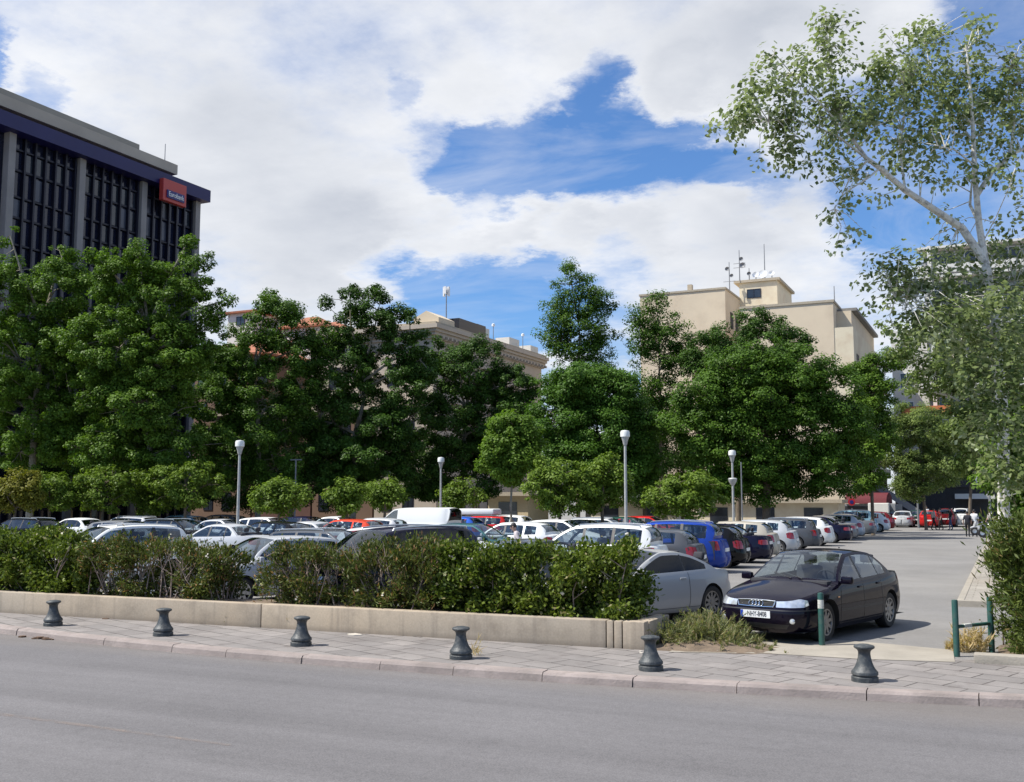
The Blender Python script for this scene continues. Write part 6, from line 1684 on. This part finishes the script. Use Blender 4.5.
# --- modern pale block behind the poplars
VM = 126.0
xm0, xm1 = ux(893, VM, 400), 30.0; zm = zat(960, 246, y=VM)
mbk = empty('modern_block', ((xm0 + xm1) / 2, VM + 8, 0), 0, 'pale modern block with long balconies behind the poplars at the right', 'building')
o3 = -Vector(mbk.location)
def mx_(mb, x0, x1, y0, y1, z0, z1, m=0): mb.box(x0 + o3.x, x1 + o3.x, y0 + o3.y, y1 + o3.y, z0, z1, m)
xs_ = ux(925, VM, 300); zs_ = zat(905, 330, y=VM)
mb = MB(); mx_(mb, xs_, xm1, VM, VM + 16, 0, zm); mb.build('wall', M['grey_wall'], mbk)
mb = MB(); mx_(mb, xm0, xs_ - .003, VM + .5, VM + 16, 0, zs_); mb.build('side_wing', M['white_wall'], mbk)
fl = 0; z = zm
while z > 6:
    mb = MB(); mx_(mb, xs_ - .6, xm1, VM - 1.5, VM - .003, z - .35, z - .1); mx_(mb, xs_ - .6, xm1, VM - 1.5, VM - 1.4, z - 3.2, z - 2.25) if fl % 2 == 0 else mx_(mb, xs_ + 3, xm1, VM - 1.5, VM - 1.4, z - 3.2, z - 2.25)
    mb.build('balcony', M['white_wall'], mbk)
    window_row(mbk, 'y', VM + o3.y, [(xs_ + 1 + k * 3.3 + o3.x, xs_ + 3.4 + k * 3.3 + o3.x) for k in range(8) if xs_ + 3.4 + k * 3.3 < xm1], z - 2.9, z - .6, frame='sign_white')
    if z < zs_ + .5: window_row(mbk, 'y', VM + .5 + o3.y, [(xm0 + .8 + o3.x, xm0 + 2.2 + o3.x)], z - 2.8, z - .9, frame='sign_white')
    z -= 3.3; fl += 1
mb = MB()
for k in range(3): mx_(mb, xs_ + .5 + k * 6, xs_ + .9 + k * 6, VM - 1.6, VM - 1.2, 0, zm)
mb.build('fin', M['white_wall'], mbk)
mb = MB(); mx_(mb, xm0, xm1, VM - 1.9, VM - .01, 0.2, 5.2); mb.build('shop_front', M['dark_shop'], mbk)
za = zat(972, 497, y=VM - 4)
mb = MB(); mx_(mb, ux(955, VM - 4), ux(995, VM - 4), VM - 4, VM - 1.95, za - .2, za + .35); mb.build('shop_canopy', M['white_wall'], mbk)
zo = zat(920, 412, y=VM - 2)
mb = MB(); mx_(mb, ux(905, VM - 2), ux(955, VM - 2), VM - 2.6, VM - 1.52, zo - .5, zo + .6); mb.build('awning', M['awning_orange'], mbk)
# dark name board with the letter H
q0, q1 = at_y(930, 478, VM - 2.3), at_y(1000, 478, VM - 2.3); zH = at_y(981, 477, VM - 2.3)
sb = empty('shop_sign', ((q0.x + q1.x) / 2, VM - 2.1, zH.z), 0, 'dark shop name board with a white letter H behind the trees at the right', 'sign')
MB().box(-(q1.x - q0.x) / 2, (q1.x - q0.x) / 2, -.15, .15, -1.1, 1.1).build('sign_board', M['dark_shop'], sb)
tm = text_mesh('H', 2.0, .04)
mesh_obj('sign_lettering', tm, M['sign_white'], sb, Matrix(((1, 0, 0, zH.x - (q0.x + q1.x) / 2), (0, 0, -1, -.2), (0, 1, 0, 0), (0, 0, 0, 1))))

# --- low buildings glimpsed under the trees
def low_block(name, lab, px0, px1, v, py, mat, cat='building', depth=4, base=0.1, awn=None, z=None):
    x0, x1 = ux(px0, v), ux(px1, v); zt_ = zat((px0 + px1) / 2, py, y=v) if z is None else z
    r = empty(name, ((x0 + x1) / 2, v + depth / 2, base), 0, lab, cat); w = (x1 - x0) / 2
    MB().box(-w, w, -depth / 2, depth / 2, 0, zt_ - base).build('wall', M[mat], r)
    MB().box(-w - .4, w + .4, -depth / 2 - .5, depth / 2 + .2, zt_ - base + .004, zt_ - base + .3).build('roof', M['coping'], r)
    n = max(1, int(w * 2 / 3.2))
    for k in range(n):
        xx = -w + (k + .5) * 2 * w / n
        MB().box(xx - .8, xx + .8, -depth / 2 - .04, -depth / 2 + .02, .2, min(2.2, zt_ - base - .4)).build('window', M['pane_a'], r)
    return r
low_block('kiosk', 'cream kiosk with a flat roof beyond the small thin-trunked tree', 488, 528, 74, 496, 'kiosk')
low_block('pavilion', 'long low cream building glimpsed under the large spreading tree', 696, 838, 92, 503, 'beige_pale')
low_block('pavilion', 'low pale building glimpsed under the big round orange trees', 588, 676, 84, 501, 'beige_pale')
# a terrace of old town houses closing the square behind the left trees
vv = 78.0
for i, (p0, p1, py, mt, lab) in enumerate(((196, 250, 392, 'ochre', 'ochre town house in the shade behind the left trees'), (250, 310, 400, 'brick', 'brick red town house in the shade right of the ochre one'), (310, 372, 388, 'ochre', 'brown town house behind the tallest dark plane tree'), (372, 436, 396, 'stone_classic', 'stone town house in the shade left of the classical building'))):
    x0, x1 = ux(p0, vv) + .1, ux(p1, vv) - .1; zt_ = zat((p0 + p1) / 2, py, y=vv); zt_ = min(zt_, 10.5)
    r = empty('town_house', ((x0 + x1) / 2, vv + 3, 0), 0, lab, 'building'); w = (x1 - x0) / 2
    MB().box(-w, w, -2.8, 2.8, 0, zt_).build('wall', M[mt], r)
    MB().box(-w, w, -3.0, 2.9, zt_ + .004, zt_ + .3).build('roof', M['coping'], r)
    for k in range(3): window_row(r, 'y', -2.8, [(-w + .7 + j * 2.2, -w + 1.8 + j * 2.2) for j in range(int((2 * w - .8) / 2.2))], zt_ - 2.8 - 3.1 * k, zt_ - 1.1 - 3.1 * k)
# ------------------------------------------------------------------ lamp posts
lp = None
for i, (px, py, dist, lab) in enumerate(((240, 440, 45, 'grey lamp post with a white cup head, leftmost of the four'), (441, 457, 60, 'thin lamp post right of the white panel van'), (625, 430, 43, 'lamp post with the widest head, between the large round orange trees'), (732, 450, 55, 'lamp post with a second lantern halfway up, right of the bright orange tree'))):
    p = D(px, py, dist); H_ = p.z - .1
    if i in (0, 2): pass
    r = empty('street_lamp', (p.x, p.y, 0.1), 0, lab, 'street lamp', 'lamp posts between the rows of cars')
    hh = .62
    MB().lathe([(.12, 0), (.12, .5), (.07, .55), (.052, H_ - hh - .02), (0, H_ - hh)], 14).build('pole', M['lamp_pole'], r, smooth=True, sharp=40)
    MB().lathe([(.07, H_ - hh - .01), (.09, H_ - hh + .06), (.12, H_ - hh + .2), (.158, H_ - hh + .30), (.16, H_ - hh + .33)], 16).build('lamp_cup', M['lamp_pole'], r, smooth=True, sharp=40)
    MB().lathe([(.165, H_ - hh + .331), (.195, H_ - hh + .34), (.195, H_ - .10), (.165, H_ - .03), (0, H_)], 16).build('lamp_head', M['lamp_head'], r, smooth=True, sharp=40)
    if i == 3:
        z = D(px, 480, dist).z - .1
        MB().lathe([(.068, z - .3), (.2, z - .1), (.24, z + .05), (.2, z + .1), (.068, z + .12)], 14).build('lantern', M['lamp_pole'], r, smooth=True)
def pole(name, px, py, dist, lab, cat='post', r=.05, bar=0, mat='metal_grey'):
    p = D(px, py, dist); rt = empty(name, (p.x, p.y, .1), 0, lab, cat)
    MB().tube([(0, 0, 0), (0, 0, p.z - .1)], [r, r * .8], 8).build('pole', M[mat], rt, smooth=True)
    if bar: MB().tube([(-bar, 0, p.z - .15), (bar, 0, p.z - .15)], r * .7, 6).build('crossarm', M[mat], rt, smooth=True)
    return rt
pole('utility_pole', 296, 459, 62, 'thin grey pole with a short crossarm behind the small orange tree', r=.05, bar=.4)
pole('utility_pole', 741, 462, 57, 'thin pale post just right of the lamp post with the second lantern', r=.04)
pole('utility_pole', 917, 486, 88, 'pale post beside the bright red hatchback at the far end', r=.09)
pole('utility_pole', 989, 486, 80, 'pale slim post at the right in front of the shop canopy', r=.1)
r = pole('road_sign', 852, 508, 78, 'round red road sign on a post by the far end of the drive-side row', 'sign', .04)
p = D(852, 502, 78)
M['sign_disc'] = simple('red_sign_disc', (.4, .02, .03), .4)
MB().lathe([(0, 0), (.27, 0), (.27, .04), (0, .04)], 18, M=Matrix.Translation((0, -.07, p.z - .1)) @ Matrix.Rotation(rad(90), 4, 'X')).build('disc', M['sign_disc'], r)
MB().lathe([(0, 0), (.14, 0), (.14, .02), (0, .02)], 18, M=Matrix.Translation((0, -.111, p.z - .1)) @ Matrix.Rotation(rad(90), 4, 'X')).build('disc_centre', M['sign_navy'], r)

# white roof box on the red estate
for o in list(COL.objects):
    if o.get('label', '').startswith('red estate car carrying'):
        l = o.location
        rb = tag(MB().box(-1.15, 1.15, -.55, .55, 0, .34, bev=.12).build('roof_box', M['sign_white'], smooth=True, loc=(l.x + .1, l.y, l.z + 1.50)), 'long white roof box on top of the red estate car', 'roof box')

# red fronted stall and concrete stair beyond the far cars
p0 = D(870, 500, 98)
st = empty('market_stall', (p0.x, p0.y, .1), rad(-10), 'grey stall with a red rounded awning beyond the far end of the drive', 'stall')
MB().box(-2.6, 2.6, -1.2, 1.2, 0, 2.0).build('body', M['metal_grey'], st)
rows = []
for i in range(9):
    a = PI * i / 8; rows.append([Vector((x, -1.5 + 1.0 * (1 - math.cos(a)), 2.05 + 1.0 * math.sin(a))) for x in (-1.9, 1.9)])
mb = MB().grid(rows); mb.add([rows[i][0] for i in range(9)], [tuple(range(9))]); mb.add([rows[i][1] for i in range(9)], [tuple(range(8, -1, -1))])
mb.build('awning', M['awning_red'], st, smooth=True, sharp=40)
MB().box(-2.2, 1.2, -1.24, -1.19, .9, 1.8).build('serving_hatch', M['dark_shop'], st)
p0 = D(893, 500, 103)
sc = empty('concrete_stair', (p0.x, p0.y, .1), 0, 'grey concrete outside stair rising to the left beyond the silver saloon', 'stair')
mb = MB()
for k in range(14): mb.box(2.6 - k * .42 - .42, 2.6 - k * .42, -1, 1, 0, .28 * (k + 1))
mb.build('steps', M['concrete_light'], sc)
mb = MB(); mb.add([Vector(v) for v in ((2.7, -1.1, .6), (-3.3, -1.1, 4.7), (-3.3, -1.1, 5.5), (2.7, -1.1, 1.3))] + [Vector(v) for v in ((2.7, -1.22, .6), (-3.3, -1.22, 4.7), (-3.3, -1.22, 5.5), (2.7, -1.22, 1.3))], [(0, 1, 2, 3), (7, 6, 5, 4), (0, 4, 5, 1), (1, 5, 6, 2), (2, 6, 7, 3), (3, 7, 4, 0)])
mb.build('parapet', M['metal_grey'], sc)
p0 = D(879, 503, 96)
tag(MB().box(-.9, .9, -.7, .7, 0, 2.1, bev=.08).build('utility_cabinet', M['white_wall'], loc=(p0.x, p0.y, .1)), 'white box-shaped cabinet in front of the red awning at the far end', 'cabinet')

# ------------------------------------------------------------------ people
M['skin'] = simple('skin', (.42, .26, .19), .6, var=.05)
M['hair'] = simple('dark_hair', (.02, .016, .014), .6)
def cloth(name, c): 
    if name not in M: M[name] = simple(name, c, .85, var=.12, scale=8)
    return M[name]
def person(px, py, dist, facing, shirt, trousers, label, h=1.72, pose=0.0, z=0.112, bend=0.0, longhair=False, hold=None, walk=0.09):
    """one continuous skinned figure; facing: direction of the chest in radians"""
    p = G(px, py, z) if dist is None else D(px, 500, dist)
    s = h / 1.72
    J = {'pelvis': (0, 0, .95), 'waist': (.01, 0, 1.08), 'chest': (.02, 0, 1.30), 'neck': (.02, 0, 1.47), 'jaw': (.045, 0, 1.535), 'head': (.035, 0, 1.62), 'crown': (.02, 0, 1.70)}
    R = {'pelvis': .15, 'waist': .125, 'chest': .15, 'neck': .058, 'jaw': .07, 'head': .088, 'crown': .066}
    E = [('pelvis', 'waist'), ('waist', 'chest'), ('chest', 'neck'), ('neck', 'jaw'), ('jaw', 'head'), ('head', 'crown')]
    for sd, n in ((1, 'l'), (-1, 'r')):
        st = walk * sd
        J.update({'sh' + n: (.0, .17 * sd, 1.40), 'el' + n: (-.03 - st * .5, .235 * sd, 1.13), 'wr' + n: (.08 - st * .9, .25 * sd, .88), 'hd' + n: (.11 - st * .9, .245 * sd, .79),
                  'hip' + n: (0, .09 * sd, .90), 'kn' + n: (.03 + st * .9, .10 * sd, .50), 'an' + n: (-.03 + st * 1.5, .10 * sd, .09), 'to' + n: (.13 + st * 1.5, .115 * sd, .035)})
        R.update({'sh' + n: .068, 'el' + n: .046, 'wr' + n: .033, 'hd' + n: .036, 'hip' + n: .095, 'kn' + n: .062, 'an' + n: .043, 'to' + n: .036})
        E += [('chest', 'sh' + n), ('sh' + n, 'el' + n), ('el' + n, 'wr' + n), ('wr' + n, 'hd' + n), ('pelvis', 'hip' + n), ('hip' + n, 'kn' + n), ('kn' + n, 'an' + n), ('an' + n, 'to' + n)]
    keys = list(J)
    def bent(q):
        q = Vector(q)
        if bend and q.z > .95:
            q = Vector((0, 0, .95)) + Matrix.Rotation(bend, 3, 'Y') @ (q - Vector((0, 0, .95)))
        return q * s
    me = bpy.data.meshes.new('figure')
    me.from_pydata([bent(J[k]) for k in keys], [(keys.index(a), keys.index(b)) for a, b in E], [])
    ob = bpy.data.objects.new('figure', me); link(ob)
    ob.modifiers.new('skin', 'SKIN'); sub = ob.modifiers.new('sub', 'SUBSURF'); sub.levels = 1
    for k, sv in zip(keys, me.skin_vertices[0].data): sv.radius = (R[k] * s * (1.25 if k in ('chest', 'waist', 'pelvis') else 1), R[k] * s); sv.use_root = (k == 'pelvis')
    dg = bpy.context.evaluated_depsgraph_get()
    m2 = bpy.data.meshes.new_from_object(ob.evaluated_get(dg)); bpy.data.objects.remove(ob)
    for mt in (M['skin'], shirt, trousers, M['trim']): m2.materials.append(mt)
    inv = Matrix.Rotation(-bend, 3, 'Y')
    for f in m2.polygons:
        c = f.center / s
        if c.z > .95 and bend: c = Vector((0, 0, .95)) + inv @ (c - Vector((0, 0, .95)))
        rr_ = math.hypot(c.x, c.y)
        f.use_smooth = True
        if c.z < .085: f.material_index = 3
        elif c.z < .97 and abs(c.y) < .2: f.material_index = 2
        elif c.z < 1.12 and abs(c.y) > .185: f.material_index = 0
        elif c.z < 1.475: f.material_index = 1
        else: f.material_index = 0
    r = bpy.data.objects.new('person', m2); link(r)
    r.location = (p.x, p.y, z); r.rotation_euler = (0, 0, facing)
    tag(r, label, 'person')
    mb = MB(); hc_ = bent((.025, 0, 1.64))
    rings = []
    for i in range(7):
        t = i / 6 * PI * .62; rings.append([hc_ + Matrix.Rotation(bend - .35, 3, 'Y') @ Vector((.098 * math.sin(t) * math.cos(a), .086 * math.sin(t) * math.sin(a), .105 * math.cos(t))) * s for a in np.linspace(0, 2 * PI, 13)[:-1]])
    mb.grid(rings, closed=True); mb.build('hair', M['hair'], r, smooth=True)
    mb = MB()
    for sd in (1, -1):
        e = bent((.045, .085 * sd, 1.61)); mb.box(e.x - .02, e.x + .02, e.y - .01, e.y + .01, e.z - .03, e.z + .03, bev=.008)
    n_ = bent((.135, 0, 1.60)); mb.box(n_.x - .02, n_.x + .012, -.012, .012, n_.z - .025, n_.z + .025, bev=.006)
    mb.build('face_features', M['skin'], r, smooth=True)
    return r
cW, cD, cJ, cK, cR, cP = cloth('white_shirt', (.75, .74, .72)), cloth('dark_jacket', (.02, .02, .028)), cloth('blue_jeans', (.06, .10, .2)), cloth('black_cloth', (.012, .012, .014)), cloth('red_top', (.3, .05, .05)), cloth('pale_top', (.5, .45, .45))
person(975, 537, None, PI / 2 + .1, cW, cK, 'walker in a white shirt and dark trousers at the far end of the drive')
person(968, 537, None, PI / 2 - .1, cD, cK, 'walker all in dark clothes beside the man in the white shirt', h=1.62)
person(951, 530, None, PI * 1.1, cD, cJ, 'person in a dark top and blue jeans near the far white people carrier')
person(941, 530.5, None, PI, cR, cK, 'person in a reddish top in front of the dark red people carrier', h=1.7)
person(934, 530, None, .4, cP, cK, 'person in a pale top stepping in front of the bright red hatchback', h=1.7, walk=.14)
person(991, 534, None, PI * 1.2, cP, cJ, 'person in a patterned pale top by the white scooters at the right', h=1.7)
person(521, 500, 30.5, PI + .3, cP, cJ, 'dark haired person stooping between cars behind the trimmed hedge', bend=.30, h=1.66, walk=0.02)
pc = D(926, 500, 96); person(926, 500, 99, -PI / 2, cW, cK, 'person with white headgear behind the bright red hatchback', h=1.8)

# ------------------------------------------------------------------ scooters
def scooter(px, py, dist, facing, c, label, name='parked_scooter', z=.24):
    p = D(px, 500, dist); r = empty(name, (p.x, p.y, z), facing, label, 'scooter', 'two-wheelers parked at the right')
    for x in (.62, -.58):
        w = MB().lathe([(.13, -.05), (.22, -.055), (.255, -.03), (.255, .03), (.22, .055), (.13, .05)][::-1], 20, M=Matrix.Translation((x, 0, .255)), axis='Y').build('wheel', M['rubber'], r, smooth=True)
        MB().lathe([(0, -.03), (.135, -.04), (.135, .04), (0, .03)][::-1], 14, M=Matrix.Translation((x, 0, .255)), axis='Y').build('rim', M['alloy'], w, smooth=True)
    mb = MB()
    mb.tube([(-.75, 0, .62), (-.35, 0, .66), (-.05, 0, .52), (.05, 0, .33), (.30, 0, .32), (.42, 0, .55), (.50, 0, .85)], [.10, .17, .16, .12, .12, .10, .07], 10)
    mb.tube([(.50, 0, .85), (.60, 0, .60), (.66, 0, .50)], [.12, .10, .05], 8)
    mb.tube([(.40, 0, .52), (.62, 0, .53), (.86, 0, .45)], [.06, .08, .05], 8)
    o = mb.build('body', simple(name + '_paint', c, .3, coat=.8), r, smooth=True)
    mb = MB(); mb.tube([(-.78, 0, .74), (-.4, 0, .80), (-.1, 0, .75)], [.06, .12, .08], 8); mb.build('saddle', M['trim'], r, smooth=True)
    MB().tube([(.44, .34, 1.0), (.50, .15, .98), (.50, -.15, .98), (.44, -.34, 1.0)], .02, 6).build('handlebar', M['trim'], r, smooth=True)
    MB().lathe([(0, .05), (.07, .04), (.085, 0), (.05, -.06)], 12, M=Matrix.Translation((.58, 0, .88)) @ Matrix.Rotation(rad(90), 4, 'Y')).build('headlight', M['lamp_lens'], r, smooth=True)
    MB().tube([(-.5, 0, .3), (-.62, .12, .26)], .035, 6).build('exhaust', M['metal_grey'], r, smooth=True)
    for sd in (1, -1): MB().box(.40, .43, .33 * sd - .06, .33 * sd + .06, 1.14, 1.22, bev=.01).build('side_mirror', M['trim'], r)
    return r
scooter(1000, 0, 28, PI / 2 + .25, (.32, .06, .02), 'orange and black motor scooter half hidden by the right hand conifer bush')
scooter(984, 0, 66, PI, (.5, .5, .5), 'white scooter parked near the walkers at the right')
scooter(992, 0, 62, PI + .2, (.2, .21, .22), 'dark grey scooter parked nearer than the white one at the right')
# ------------------------------------------------------------------ sky, sun, camera
SUN_EL = rad(55.0)
sdir = Vector((-.827, -.562, 0)).normalized() * math.cos(SUN_EL) + Vector((0, 0, math.sin(SUN_EL)))
wd = bpy.data.worlds.new('World'); SC.world = wd; wd.use_nodes = True
nt = wd.node_tree; nt.nodes.clear()
out = nt.nodes.new('ShaderNodeOutputWorld'); bg = nt.nodes.new('ShaderNodeBackground')
SKY_S = 0.11
bg.inputs['Strength'].default_value = SKY_S
sky = nt.nodes.new('ShaderNodeTexSky'); sky.sky_type = 'NISHITA'; sky.sun_disc = False
sky.sun_elevation = SUN_EL; sky.sun_rotation = math.atan2(sdir.x, sdir.y)
sky.altitude = 50; sky.air_density = 1.0; sky.dust_density = 0.6; sky.ozone_density = 2.5
tc = nt.nodes.new('ShaderNodeTexCoord'); dirv = tc.outputs['Generated']
sep = nt.nodes.new('ShaderNodeSeparateXYZ'); nt.links.new(dirv, sep.inputs[0])
zc_ = math_n(nt, 'ADD', math_n(nt, 'MAXIMUM', sep.outputs['Z'], 0.0), 0.16)
cmb = nt.nodes.new('ShaderNodeCombineXYZ')
nt.links.new(math_n(nt, 'DIVIDE', sep.outputs['X'], zc_), cmb.inputs[0]); nt.links.new(math_n(nt, 'DIVIDE', sep.outputs['Y'], zc_), cmb.inputs[1])
pv_ = cmb.outputs[0]
n_big = noise(nt, pv_, 1.15, 9, 0.58); n_big.inputs['Distortion'].default_value = 0.35
n_det = noise(nt, pv_, 4.2, 9, 0.62)
# warp for the openings, so that their rims follow the cloud
wn_ = noise(nt, pv_, 3.0, 11, 0.66)
wv_ = nt.nodes.new('ShaderNodeVectorMath'); wv_.operation = 'MULTIPLY_ADD'
sub_ = nt.nodes.new('ShaderNodeVectorMath'); sub_.operation = 'SUBTRACT'; nt.links.new(wn_.outputs['Color'], sub_.inputs[0]); sub_.inputs[1].default_value = (.5, .5, .5)
nt.links.new(sub_.outputs[0], wv_.inputs[0]); wv_.inputs[1].default_value = (0.15, 0.15, 0.12); nt.links.new(dirv, wv_.inputs[2])
nrm_ = nt.nodes.new('ShaderNodeVectorMath'); nrm_.operation = 'NORMALIZE'; nt.links.new(wv_.outputs[0], nrm_.inputs[0])
def blob(px, py, r_deg, wgt):
    c = ray(px, py).normalized()
    d = nt.nodes.new('ShaderNodeVectorMath'); d.operation = 'DOT_PRODUCT'; nt.links.new(nrm_.outputs[0], d.inputs[0]); d.inputs[1].default_value = c
    mr = nt.nodes.new('ShaderNodeMapRange'); mr.interpolation_type = 'SMOOTHSTEP'
    nt.links.new(d.outputs['Value'], mr.inputs['Value']); mr.inputs['From Min'].default_value = math.cos(rad(r_deg)); mr.inputs['From Max'].default_value = math.cos(rad(r_deg * .25))
    mr.inputs['To Max'].default_value = wgt
    return mr.outputs['Result']
tot = None
for bdef in [
    # openings of blue between the clouds, by direction of view
    (440, 150, 2.6, -.9), (480, 165, 3.2, -1.3), (525, 155, 3.4, -1.4), (570, 160, 3.2, -1.3), (612, 160, 3.2, -1.3), (650, 168, 3.0, -1.2), (690, 160, 2.6, -1.1), (725, 165, 2.4, -1.0), (592, 82, 1.9, -1.2), (600, 115, 2.4, -1.1), (405, 92, 1.4, -.7), (545, 125, 2.2, -.9), (755, 185, 1.8, -.6),
    (405, 285, 3.0, -1.1), (450, 295, 3.6, -1.3), (500, 300, 3.8, -1.4), (540, 310, 3.6, -1.3), (480, 350, 5, -1.2), (590, 330, 3, -.9), (560, 250, 2, -.4), (620, 260, 2, -.5),
    (5, 55, 1.3, -1.0), (14, 75, 1.2, -1.0), (75, 100, 1.6, -.9),
    (985, 45, 4.5, -1.3), (1020, 20, 4.5, -1.2), (930, 110, 4, -1.2), (985, 130, 5, -1.3), (890, 170, 3.2, -1.0), (940, 200, 4, -1.2), (850, 205, 2.2, -.8), (1010, 200, 4, -1.1), (880, 230, 2.6, -.8), (830, 110, 3, -.8),
    # thicker cloud
    (300, 60, 14, .5), (200, 200, 12, .5), (700, 70, 4, .7), (670, 100, 3, .6), (400, 230, 6, .5), (500, 215, 3, .6), (560, 225, 3, .6), (620, 220, 3.4, .6), (690, 230, 4, .6), (660, 20, 8, .6), (330, 270, 5, .6), (780, 250, 5, .6), (520, 60, 5, .5), (800, 40, 5, .6), (890, 8, 4, .6), (450, 100, 2, .3)]:
    v_ = blob(*bdef); tot = v_ if tot is None else math_n(nt, 'ADD', tot, v_)
# unseen sky behind the viewer, made mostly clear to lower ambient light
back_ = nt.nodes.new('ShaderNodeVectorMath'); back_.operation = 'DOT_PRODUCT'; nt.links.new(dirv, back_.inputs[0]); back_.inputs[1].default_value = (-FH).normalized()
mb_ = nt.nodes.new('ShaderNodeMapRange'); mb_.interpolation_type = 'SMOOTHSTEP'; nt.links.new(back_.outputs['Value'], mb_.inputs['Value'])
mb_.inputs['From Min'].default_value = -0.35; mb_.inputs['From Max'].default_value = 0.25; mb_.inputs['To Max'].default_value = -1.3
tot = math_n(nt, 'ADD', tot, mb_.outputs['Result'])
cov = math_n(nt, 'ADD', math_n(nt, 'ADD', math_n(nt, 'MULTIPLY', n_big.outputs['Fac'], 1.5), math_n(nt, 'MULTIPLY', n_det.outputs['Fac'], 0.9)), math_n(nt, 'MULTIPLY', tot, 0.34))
mask = nt.nodes.new('ShaderNodeMapRange'); mask.interpolation_type = 'SMOOTHSTEP'
nt.links.new(cov, mask.inputs['Value']); mask.inputs['From Min'].default_value = 0.66; mask.inputs['From Max'].default_value = 1.50
mask.inputs['To Max'].default_value = 0.97
n_sh = noise(nt, pv_, 1.5, 9, 0.58)
thick = nt.nodes.new('ShaderNodeMapRange'); nt.links.new(cov, thick.inputs['Value']); thick.inputs['From Min'].default_value = 1.15; thick.inputs['From Max'].default_value = 1.75; thick.inputs['To Min'].default_value = 0.12; thick.inputs['To Max'].default_value = -0.06
shade = ramp(nt, math_n(nt, 'ADD', thick.outputs['Result'], math_n(nt, 'ADD', math_n(nt, 'MULTIPLY', n_sh.outputs['Fac'], .74), math_n(nt, 'MULTIPLY', n_det.outputs['Fac'], .28))), [(0.36, 0.0), (0.66, 1.0)])
CL_DARK, CL_LIGHT = (4.3, 4.55, 5.05), (6.9, 7.0, 7.2)
ccol = mixc(nt, shade, CL_DARK, CL_LIGHT)
skyc = mixc(nt, 1.0, sky.outputs[0], (0.60, 0.86, 1.16), 'MULTIPLY')
mpv = nt.nodes.new('ShaderNodeMapping'); mpv.inputs['Rotation'].default_value = (0, 0, 0.5); mpv.inputs['Scale'].default_value = (1.0, 1.5, 1); nt.links.new(pv_, mpv.inputs[0])
veil = noise(nt, mpv.outputs[0], 1.8, 9, 0.6); veil.inputs['Distortion'].default_value = 0.6
vf = ramp(nt, veil.outputs['Fac'], [(0.42, 0.0), (0.72, 0.45)])
mm = math_n(nt, 'MAXIMUM', mask.outputs['Result'], vf)
fin = mixc(nt, mm, skyc, ccol)
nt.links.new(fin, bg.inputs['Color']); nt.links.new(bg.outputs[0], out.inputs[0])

sl_ = bpy.data.lights.new('sun', 'SUN'); sl_.energy = 5.0; sl_.angle = rad(0.53); sl_.color = (1.0, 0.955, 0.88)
so = bpy.data.objects.new('sun', sl_); link(so)
so.rotation_euler = (-sdir).to_track_quat('-Z', 'Y').to_euler(); so.location = (0, 0, 60)

cam = bpy.data.cameras.new('camera'); cam.sensor_width = 36; cam.lens = 36 * FPX / 1024; cam.clip_end = 4000; cam.clip_start = .1
co = bpy.data.objects.new('camera', cam); link(co)
co.location = CAM; co.rotation_euler = (rad(90) + PITCH, 0, YAW)
SC.camera = co
SC.render.engine = 'CYCLES'
SC.cycles.use_denoising = True
SC.cycles.max_bounces = 8; SC.cycles.diffuse_bounces = 2; SC.cycles.glossy_bounces = 3; SC.cycles.transparent_max_bounces = 20; SC.cycles.transmission_bounces = 4
SC.cycles.caustics_reflective = False; SC.cycles.caustics_refractive = False
SC.view_settings.view_transform = 'Standard'; SC.view_settings.look = 'None'; SC.view_settings.exposure = 0.33; SC.view_settings.gamma = 1.0
SC.view_settings.use_curve_mapping = False
